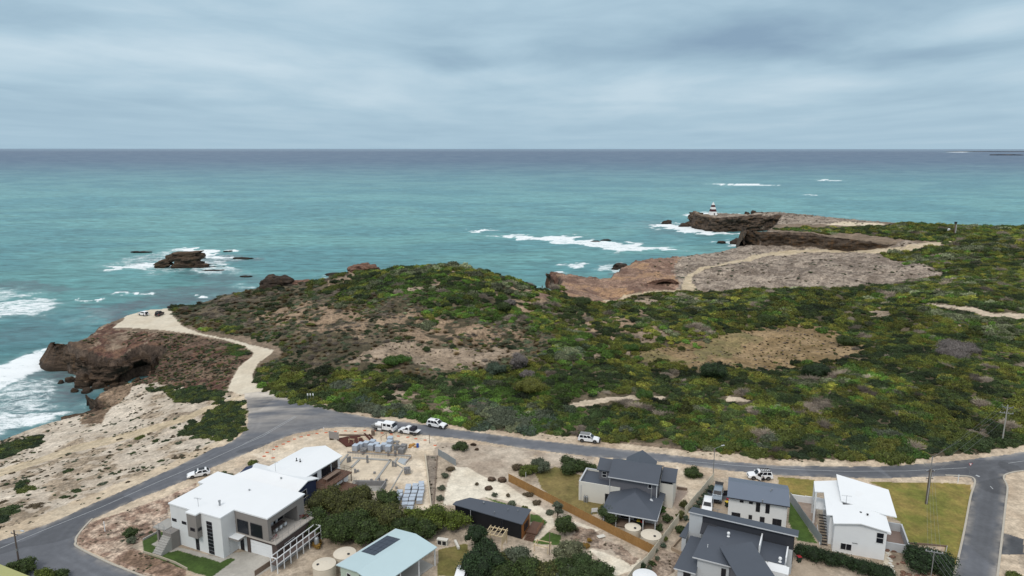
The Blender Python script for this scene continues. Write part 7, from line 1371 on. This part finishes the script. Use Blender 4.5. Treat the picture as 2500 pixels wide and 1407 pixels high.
for k, (a, lb) in enumerate((((260, 290), 'left wooden trestle on the steel mesh'), ((410, 262), 'right wooden trestle on the steel mesh'))):
    x, y = P(*a); c = empty('trestle', x, y, 14.3, 20*k, lb, 'trestle'); MB().box(-.7, .7, -.06, .06, .7, .8).build('beam', MPINE, c)
    for sx in (-.55, .55):
        for sy in (-1, 1): MB().tube((sx, sy*.35, 0), (sx, 0, .72), .035, 4).build('leg', MPINE, c)
x, y = P(790, 235); c = empty('bent_steel_bars', x, y, 14, 30, 'rusty bent steel frame left of the top pallets', 'frame'); MB().tube((-.7, 0, 0), (-.7, 0, 1.0), .05, 5).tube((-.7, 0, 1.0), (.7, .3, 1.4), .05, 5).tube((.7, .3, 0), (.7, .3, 1.4), .05, 5).build('frame', MRUST, c)
x, y = P(1340, 352); c = empty('drum', x, y, 14, 0, 'blue plastic drum on the building site', 'drum'); MB().lathe(0, 0, [(.29, 0), (.3, .3), (.28, .32), (.3, .6), (.29, .88), (.05, .9)], 16).build('drum', MBLUE, c, smooth=True)
x, y = P(612, 155); o = MB().box(-.35, .35, -.35, .35, 0, 1.1).box(-.4, .4, -.4, .4, 1.1, 1.2).build('site_bin', MWOOD); o.location = (x, y, 14); tag(o, 'dark brown bin by the steel beams', 'bin')
for k, (a, s_) in enumerate((((1230, 330), .8), ((1270, 310), .6), ((1300, 350), .5), ((1210, 360), .5))): x, y = P(*a); boulder('rubble', (x, y, 14.1), (1.6*s_, 1.2*s_, .7*s_), MD('orange_clay', (.42, .22, .07), .9, var=.2), 'heap of orange rubble left of the blue drum, piece %s' % ('largest', 'top', 'right', 'lower')[k], cat='rubble', sub=3, seed=k+5)
x0, y0 = up(804, 1075, 14); x1, y1 = up(829, 1060, 14); c = empty('site_hoarding', x0, y0, 14, math.degrees(math.atan2(up(815, 1078, 14)[1]-y0, up(826, 1075, 14)[0]-x0)), 'plain grey hoarding board on posts at the building site', 'board'); MB().box(0, 2.6, -.04, .04, .5, 2.2).build('board', MD('hoarding_grey', (.27, .25, .24), .8, var=.1), c); [MB().box(a, a+.1, .05, .15, 0, 2.25).build('post', MWOOD, c) for a in (.1, 2.4)]
x, y = up(811, 1050+25, 14)
# temporary fence: orange feet and thin frames
feet = CS([(395, 725), (485, 742), (425, 687), (490, 657), (520, 628), (588, 603), (640, 578), (700, 553), (768, 530), (843, 512), (928, 496), (1020, 487), (1115, 477), (1215, 470), (1315, 475), (1410, 465), (1508, 470), (1585, 490), (1680, 502), (1750, 522), (1845, 533), (1927, 548), (2020, 562), (2120, 615)])
ft = [up(*q_, 14) for q_ in feet]
for k, (x, y) in enumerate(ft):
    c = empty('barrier_base', x, y, 14.03, random.uniform(-20, 20), 'orange plastic base of the temporary fence on pale sand', 'barrier base', 'orange bases of the temporary fence'); MB().box(-.35, .35, -.12, .12, 0, .15).build('block', MORG, c, bevel=.03); MB().tube((.0, 0, .1), (0, 0, 1.9 if k > 4 else 2.1), .02, 4).build('upright', MSTEEL, c)
b = MB(); ff = ft[2:]
for a, c_ in zip(ff[:-1], ff[1:]):
    for hh in (.35, 1.85): b.tube((*a, 14+hh), (*c_, 14+hh), .013, 3)
    d = math.dist(a, c_); n = int(d/.35)
    for k in range(n): t = k/n; b.box(a[0]+(c_[0]-a[0])*t-.004, a[0]+(c_[0]-a[0])*t+.004, a[1]+(c_[1]-a[1])*t-.004, a[1]+(c_[1]-a[1])*t+.004, 14.35, 15.85)
o = b.build('temporary_fence', MSTEEL); tag(o, 'thin wire panels of the temporary fence round the building site', 'fence')
x, y = up(1049, 1083, 14); o = MB().box(-.06, .06, -.06, .06, 0, 2.2).build('post', MWOOD); o.name = 'gate_post'; o.location = (x, y, 14); tag(o, 'brown gate post at the site entrance', 'post')
# ---------------------------------------------------------------- yard things
def bin_(px, py, lid, label, z=14): x, y = up(px, py, z); c = empty('wheelie_bin', x, y, z, random.uniform(-20, 20), label, 'bin'); b = MB(); frus(b, -.24, .24, -.29, .29, .06, .98, .26, .33); b.build('body', MBIN, c, bevel=.02); MB().box(-.33, .31, -.35, .35, .985, 1.06).build('lid', lid, c, bevel=.02); [MB().tube((-.24, s*.2, .1), (-.24, s*.3, .1), .1, 10).build('wheel', MTY, c) for s in (-1, 1)]
bin_(1775, 1237, MYEL, 'yellow lidded bin beside the blue-grey roofed house'); bin_(1778, 1230, MREDL, 'red lidded bin behind the yellow one by the white house')
bin_(1559, 1284, MYEL, 'yellow lidded bin on the verandah of the grey roofed house', 14.4); bin_(1568, 1286, MREDL, 'dark red lidded bin on the verandah of the grey roofed house', 14.4); bin_(1951, 1372, MREDL, 'red lidded bin beside the angular pale grey house')
x, y = up(1212, 1330, 14); c = empty('timber_frame_hut', x, y, 14, -21, 'open raw pine frame hut beside the black cabin', 'frame hut')
for sx in (-1.5, 1.5):
    for sy in (-1.1, 1.1): MB().box(sx-.06, sx+.06, sy-.06, sy+.06, 0, 2.3).build('post', MPINE, c)
for sy in (-1.1, 1.1): MB().box(-1.7, 1.7, sy-.06, sy+.06, 2.3, 2.45).build('beam', MPINE, c)
for k in range(5): MB().box(-1.5+k*.75-.05, -1.5+k*.75+.05, -1.4, 1.4, 2.46, 2.6).build('rafter', MPINE, c)
MB().box(1.44, 1.5, -1.04, 1.04, .8, 2.2).build('side_panel', MPINE, c); MB().tube((-1.4, -1, 2.4), (.6, 1, 2.4), .03, 4).build('brace', MPINE, c)
x, y = up(1325, 1343, 14); c = empty('pergola_frame', x, y, 14, -21, 'small half-built pine frame on the green grass edge', 'frame'); [MB().box(sx-.05, sx+.05, sy-.05, sy+.05, 0, 1.1).build('post', MPINE, c) for sx in (-1.2, 1.2) for sy in (-.8, .8)]; [MB().box(-1.35, 1.35, sy-.05, sy+.05, 1.1, 1.2).build('beam', MPINE, c) for sy in (-.8, .8)]; [MB().box(sx-.05, sx+.05, -.9, .9, 1.205, 1.3).build('beam', MPINE, c) for sx in (-1.2, 1.2)]
x, y = up(1342, 1355, 14); o = MB().tube((0, 0, 0), (0, 0, 4.2), .06, 6).build('pole', MWOOD); o.name = 'thin_pole'; o.location = (x, y, 14); tag(o, 'thin dark pole standing at the pine frame', 'pole')
x, y = up(1081, 1330, 14); c = empty('crate', x, y, 14, -15, 'pale empty timber cupboard frame beside the pale blue roof', 'cupboard'); MB().box(-.9, .9, -.35, -.25, 0, 1.0).box(-.9, .9, .25, .35, 0, 1.0).box(-.9, -.8, -.25, .25, 0, 1.0).box(.8, .9, -.25, .25, 0, 1.0).box(-.05, .05, -.25, .25, 0, 1.0).box(-.95, .95, -.4, .4, 1.0, 1.08).build('frame', MCREAM, c); MB().box(-.75, -.1, -.38, -.355, .15, .85).box(.1, .75, -.38, -.355, .15, .85).build('opening', MIRON, c)
x, y = up(1116, 1333, 14); o = MB().box(-.2, .2, -1.2, 1.2, 0, .4).build('white_trough', MCREAM); o.location = (x, y, 14.05); o.rotation_euler = (0, 0, .35); tag(o, 'long white trough lying on the brown lawn', 'trough')
x, y = up(1153, 1387, 14); o = MB().lathe(0, 0, [(.5, 0), (.6, .3), (.6, .34), (.45, .34), (.4, .1)], 20).build('stone_bowl', MGAL); o.location = (x, y, 14); tag(o, 'grey round bowl under the dark tree', 'bowl')
for px, py, d, lb in ((1199, 1174, 1.6, 'left of two brown boulders on the pale gravel'), (1225, 1177, 1.4, 'right of two brown boulders on the pale gravel'), (1193, 1195, 1.1, 'grey boulder beside the spiky plants'), (1157, 1087, 1.2, 'pale boulder right of the round green bush'), (1165, 1099, .9, 'small pale rock below the green bush')):
    x, y = up(px, py, 14); boulder('boulder', (x, y, 14.2), (d*1.2, d*.8, d*.8), MR4, lb, 'boulder', sub=3, seed=px)
x, y = up(1452, 1254, 14); c = empty('clothes_airer', x, y, 14, 10, 'white sheet folded on a stand on the lawn by the tree', 'board'); MB().box(-.6, .6, -.02, .02, .3, 1.1).build('sheet', MWB, c); MB().box(-.62, -.56, -.3, .3, 0, .3).box(.56, .62, -.3, .3, 0, .3).build('stand', MGAL, c)
x, y = up(1468, 1312, 14); o = MB().slab([(-.7, -.4, .15), (.7, -.4, .15), (.7, .4, .15), (-.7, .4, .15)], .1).build('white_slab', MCREAM); o.location = (x, y, 14.1); o.rotation_euler = (0, 0, .4); tag(o, 'white slab lying on the stony ground before the paling fence', 'slab')
for k in range(9): x, y = up(*C4([(1115+k*6+(k % 2)*14, 1130+k*26)])[0], 14); o = MB().lathe(0, 0, [(.3, 0), (.3, .07), (.01, .08)], 12).build('stepping_stone', MCREAM); o.location = (x, y, 14.03); tag(o, 'round pale stepping stone beside the slanted roof house', 'stepping stone', 'stepping stones beside the slanted roof house')
rr = random.Random(4)
for k in range(26):
    a, b_ = rr.choice([(1150, 1100), (1200, 1180), (1240, 1240), (1300, 1340), (1640, 1345), (1450, 1360), (1690, 1085), (1350, 1355), (1560, 1360)]); x, y = up(*C4([(a+rr.uniform(-45, 45), b_+rr.uniform(-25, 18))])[0], 14); s = rr.uniform(.25, .7); boulder('garden_rock', (x, y, 14.05), (s*1.4, s, s*.8), MR3, 'pale rock edging the round dark bush', 'rock', sub=2, seed=k, group='pale rocks round the dark bush')
# ---------------------------------------------------------------- trees and garden shrubs
MBARK = MD('bark', (.12, .095, .075), .9, var=.25, vs=4)
TL = {}
def tree(px, py, w, hgt, col_, label, seed=0, trunk=.9, name='tree', cat='tree', z=14, dens=1.0, dep=None, pt=None):
    """px, py: pixel of the crown's middle"""
    w *= 1.22 if cat == 'tree' else (.92 if hgt > 1.05 else .74); dep = dep*1.22 if dep else None; x, y = pt or up(px, py, z+hgt*.55); r_ = random.Random(seed); c = empty(name, x, y, z-.05, 0, label, cat); k = int(12*dens)+3; hw = w/2; lob = []; tips = []
    hc = hgt-trunk; d_ = (dep or w)/2
    for i in range(k):
        a = r_.uniform(0, 6.28); q = r_.random()**.55*.70; zz = trunk+hc*(.42+r_.uniform(-.24, .30)*(1.15-q)); lr = hw*r_.uniform(.24, .46)
        lob.append((math.cos(a)*q*hw, math.sin(a)*q*d_, zz, lr, min(lr*r_.uniform(.7, .9), hc*.42))); tips.append(lob[-1])
    lob.append((0, 0, trunk+hc*.45, hw*.55, hc*.42))
    sz = .09 if w < 3 else (.12 if w < 5 else .15)
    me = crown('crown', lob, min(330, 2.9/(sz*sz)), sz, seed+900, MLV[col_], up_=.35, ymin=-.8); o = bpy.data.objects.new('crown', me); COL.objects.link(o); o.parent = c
    b = MB(); b.tube((0, 0, -.2), (0, 0, trunk+hc*.25), .05*hw+.05, 8, .03*hw+.03)
    for t_ in tips[:6]: b.tube((0, 0, trunk*.7), (t_[0]*.8, t_[1]*.8, t_[2]), .025*hw+.03, 6, .02)
    b.build('trunk', MBARK, c); return c
def bush(px, py, w, hgt, col_, label, seed=0, z=14, name='bush', dep=None): return tree(px, py, w, hgt, col_, label, seed, trunk=.05, name=name, cat='bush', z=z, dep=dep)
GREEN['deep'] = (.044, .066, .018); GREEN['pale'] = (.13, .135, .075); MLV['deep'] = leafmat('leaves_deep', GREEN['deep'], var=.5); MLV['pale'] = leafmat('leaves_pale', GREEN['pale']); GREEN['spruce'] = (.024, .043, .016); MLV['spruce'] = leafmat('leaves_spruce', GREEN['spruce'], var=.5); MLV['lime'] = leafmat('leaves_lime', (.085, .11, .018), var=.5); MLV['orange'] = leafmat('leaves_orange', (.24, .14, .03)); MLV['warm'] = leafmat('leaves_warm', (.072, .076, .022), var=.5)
T_ = [(790,1215,5.5,4.6,'warm','dark tree right beside the taupe cube house'),(765,1265,5,4.2,'deep','shady tree in front of the dark one beside the cube house'),(835,1225,5.5,4.8,'warm','olive green tree below the brown deck'),(850,1275,6,4.6,'deep','broad dark tree in the middle of the clump beside the cube house'),(810,1285,5,4,'deep','low dark tree nearest the white walkway'),
 (895,1245,5.5,4.8,'warm','olive tree in the centre of the clump below the slab'),(900,1290,5.5,4.2,'deep','dark tree above the pale blue roof corner'),(945,1255,5.5,4.6,'warm','olive tree at the right of the clump, left of the pallets'),(880,1205,4.5,4.2,'warm','small tree top against the block wall'),(940,1218,4.2,4.0,'deep','dark tree left of the pale blue wrapped pallets'),
 (1018,1258,4.2,4.0,'lime','bright lime tree in front of the wrapped pallets'),(1070,1262,5.2,3.8,'lime','yellow green spreading tree left of the black cabin'),(1118,1268,3.8,3.4,'lime','small lime green tree touching the black cabin roof'),(1040,1285,4,3.6,'deep','dark tree under the lime ones'),(985,1285,4.4,3.8,'deep','dark tree between the clump and the lime tree'),
 (1165,1305,3.4,4.4,'spruce','tall dark green tree in front of the black cabin wall'),(1190,1335,3.8,3.8,'spruce','dark green tree beside the raw pine hut'),(1180,1372,5.4,3.6,'spruce','wide very dark bushy tree at the end of the olive lawn'),(1215,1362,3,3.2,'warm','yellowish shrub tree among the dark ones'),
 (1262,1352,3.6,2.6,'grey','grey twiggy bush below the pine hut'),(1230,1392,3.6,2.8,'deep','dark green bush at the bottom edge right of the lawn'),(1285,1385,4.2,3,'deep','olive dark bush in the bottom middle'),(1330,1390,3.8,2.6,'warm','warm green bush at the bottom middle'),
 (1392,1345,4.6,3.8,'pale','pale flowering bush tree by the sandy patch'),(1372,1385,4,3,'deep','dark bush below the pale flowering one'),(1428,1385,5.2,3.4,'mid','rich green spreading bush at the bottom edge'),(1470,1395,3.6,2.6,'mid','smaller green bush at the bottom right of the sandy patch'),(1390,1403,4,2.2,'grey','grey leafless bush at the bottom edge'),
 (1380,1278,3.2,3.8,'deep','rounded dark tree beside the paling fence'),(1362,1236,1.9,4.0,'grey','slim grey brown tree behind the rounded dark one'),(1485,1250,3.4,3.6,'mid','fresh green round tree at the corner of the grey verandah')]
for i, t_ in enumerate(T_): tree(t_[0], t_[1], t_[2]*1.14, t_[3]*1.08, *t_[4:6], seed=i*7+3, trunk=.4, dens=1.3)
B_ = [(1322,1132,5.0,3.0,'grey','grey green round bush left of the road bush'),(1290,1146,5.0,2.0,'olive','low olive bush before the grey green one'),(1262,1138,3,1.4,'brown','dry brown bush left of the olive one'),(1398,1132,7.4,2.8,'mid','wide green bush left of the grey roofed house'),(1438,1136,4.2,2.2,'deep','dark end of the wide green bush at the grey roof'),
 (1695,1151,5.2,2.0,'deep','dark green oval bush beside the street lamp'),(1124,1086,4.8,2.1,'mid','round green bush on the bare mound'),(548,1160,3.8,1.7,'deep','dark bush between the white hatchback and the beach house'),(520,1172,3.6,1.4,'mid','low bush beside the white hatchback'),(620,1128,4,.9,'olive','low flat bush behind the beach house roof'),
 (318,1298,3,2.2,'mid','round green bush on the stones left of the dark lawn'),(322,1318,2.2,1.2,'grey','small bluish shrub under the round bush'),(2262,1362,9.2,3.2,'spruce','huge round very dark bush on the right behind the thin pole'),(60,1378,4.6,2.6,'deep','dark bush behind the bottom left timber pole'),(25,1385,3.4,2.2,'deep','dark bush at the bottom left corner'),
 (108,1398,4.2,1.8,'lime','yellow green low bush at the bottom left'),(150,1400,3.4,1.8,'deep','dark green bush right of the yellow green one'),(1630,1262,2.4,2.2,'mid','green bush between the hip roof and the fence'),(1615,1240,2.2,2.0,'bright','bright green bush against the cream wall'),(1612,1285,2.0,1.8,'mid','small green bush behind the larger tank'),(1620,1312,2.0,1.4,'olive','olive bush right of the larger tank'),
 (1672,1228,2.3,2.6,'warm','dark cone-shaped plant beside the cream fence'),(1663,1255,2.2,2.6,'warm','second dark cone-shaped plant below the first'),(1660,1290,2.4,1.6,'deep','dark shrub left of the angular house'),(1675,1262,1.6,1.2,'teal','low teal shrub at the fence corner'),
 (1207,1207,1.9,.9,'grey','spiky grey plants on the pale gravel'),(1250,1228,3,.7,'grey','low grey plants along the gravel edge'),(1282,1240,2.4,.7,'olive','low olive plants behind the black cabin'),(1165,1180,1.5,.7,'brown','small brown tussock by the boulders'),(1240,1208,1.6,.8,'brown','small brown bush above the grey plants'),
 (1310,1225,3,.6,'brown','low brown plants along the sandy path'),(1345,1250,3,.6,'grey','low grey plants in the stony strip'),(1290,1205,3,.6,'brown','rusty low plants at the foot of the paling fence'),(1400,1290,3,.6,'brown','reddish low plants below the paling fence'),(1430,1330,2.2,.8,'orange','orange dry bush above the sandy patch'),(1440,1318,1.6,.8,'orange','smaller orange dry bush above the sandy patch'),
 (1600,1340,1.6,1.2,'grey','grey potted-looking shrub by the cream fence'),(1620,1330,1.8,1.0,'teal','bluish shrub beside the tan block wall'),(1606,1361,1.4,1.0,'grey','grey shrub lower along the cream fence'),(1592,1372,1.3,1.2,'deep','dark shrub lower along the cream fence'),(1586,1384,1.4,1.0,'grey','lowest grey shrub along the cream fence'),(1570,1378,1.6,2.0,'spruce','dark upright hedge plant outside the cream fence'),
 (1085,1160,2.2,1.2,'grey','grey green weeds in the dark strip, upper'),(1078,1190,2.0,1.2,'grey','grey green weeds in the dark strip, middle'),(1074,1215,2.0,1.2,'grey','grey green weeds in the dark strip, lower'),(1100,1142,3.0,1.0,'brown','brown brush below the grey panelled fence'),(775,1327,2.4,1.2,'orange','dry straw bush beside the cream tanks'),(810,1070,2,.5,'brown','dry weeds below the hoarding')]
for i, t_ in enumerate(B_): bush(*t_[:6], seed=i*5+400)
for k, (px, py) in enumerate([(1738, 1188), (1731, 1198), (1723, 1207), (1716, 1217), (1708, 1226), (1700, 1236), (1692, 1244)]): bush(px, py, 1.8, 1.1, 'teal', 'bluish spiky shrub number %s from the road along the cream fence' % ('one', 'two', 'three', 'four', 'five', 'six', 'seven')[k], seed=700+k)
# clipped hedge, one long mass
x0, y0 = up(1955, 1345, 15); x1, y1 = up(2165, 1400, 15); c = empty('hedge', x0, y0, 14, math.degrees(math.atan2(y1-y0, x1-x0)), 'long dark hedge running along the front of the slanted roof house', 'hedge'); Lh = math.dist((x0, y0), (x1, y1)); rr = random.Random(9)
lob = [(Lh*k/16+rr.uniform(-.3, .3), rr.uniform(-.6, .6), 1.1+rr.uniform(-.2, .3), rr.uniform(1.1, 1.5), rr.uniform(1.0, 1.4)) for k in range(17)]+[(Lh*k/12, rr.uniform(-.3, .3), 1.7, .9, .7) for k in range(13)]
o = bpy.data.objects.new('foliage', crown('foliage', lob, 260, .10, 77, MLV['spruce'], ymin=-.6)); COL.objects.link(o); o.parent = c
b = MB(); [b.tube((Lh*k/10, 0, 0), (Lh*k/10, 0, 1.2), .06, 5) for k in range(11)]; b.build('trunk', MBARK, c)
x0, y0 = up(2400, 1390, 14.5); bush(2475, 1402, 3.4, 1.0, 'olive', 'low olive bush at the bottom right corner', seed=801)
# big distinct bushes in the heath
for i, (px, py, w, hh, k, lb) in enumerate([(1265,890,9,7,'dead','large grey leafless bush standing in the heath'),(1210,905,8,4.5,'teal','bluish green bush left of the large grey leafless one'),(1285,918,6,3,'dead','smaller grey leafless bush below the large one'),(1292,948,10,4,'yellow','yellow green dome bush below the grey leafless ones'),
    (2330,855,20,4,'dead','wide grey leafless thicket on the right of the heath'),(1745,912,10,5,'spruce','dark dome tree at the near edge of the dry hollow'),(1990,910,11,5,'spruce','dark spreading tree at the right edge of the dry hollow'),(2070,835,9,4,'deep','dark bush against the right rim of the dry hollow'),(1040,853,3.5,2,'mid','round green bush alone on the bare sand'),(970,880,10,2,'bright','bright green mat below the bare sand'),
    (1245,740,6,3.2,'dead','grey domed rock-like dead bush on the dune side'),(1870,780,12,3,'deep','dark rounded bush above the dry hollow'),(1230,750,8,4,'deep','dark green bush below the dune crest on the right'),(1420,735,9,3,'mid','green mound where the dune meets the red rock'),(1570,965,6,2.2,'bright','bright bush by the sandy strip in the heath'),(1540,850,7,2.4,'bright','bright green clump left of the dry hollow')]):
    x, y = onland([(px, py+hh*2)])[0]; bush(0, 0, w, hh, k, lb, seed=820+i, z=zat(x, y)); o = COL.objects[-1]
    for q_ in reversed(list(COL.objects)):
        if q_.type == 'EMPTY': q_.location = (x, y, zat(x, y)-.2); break
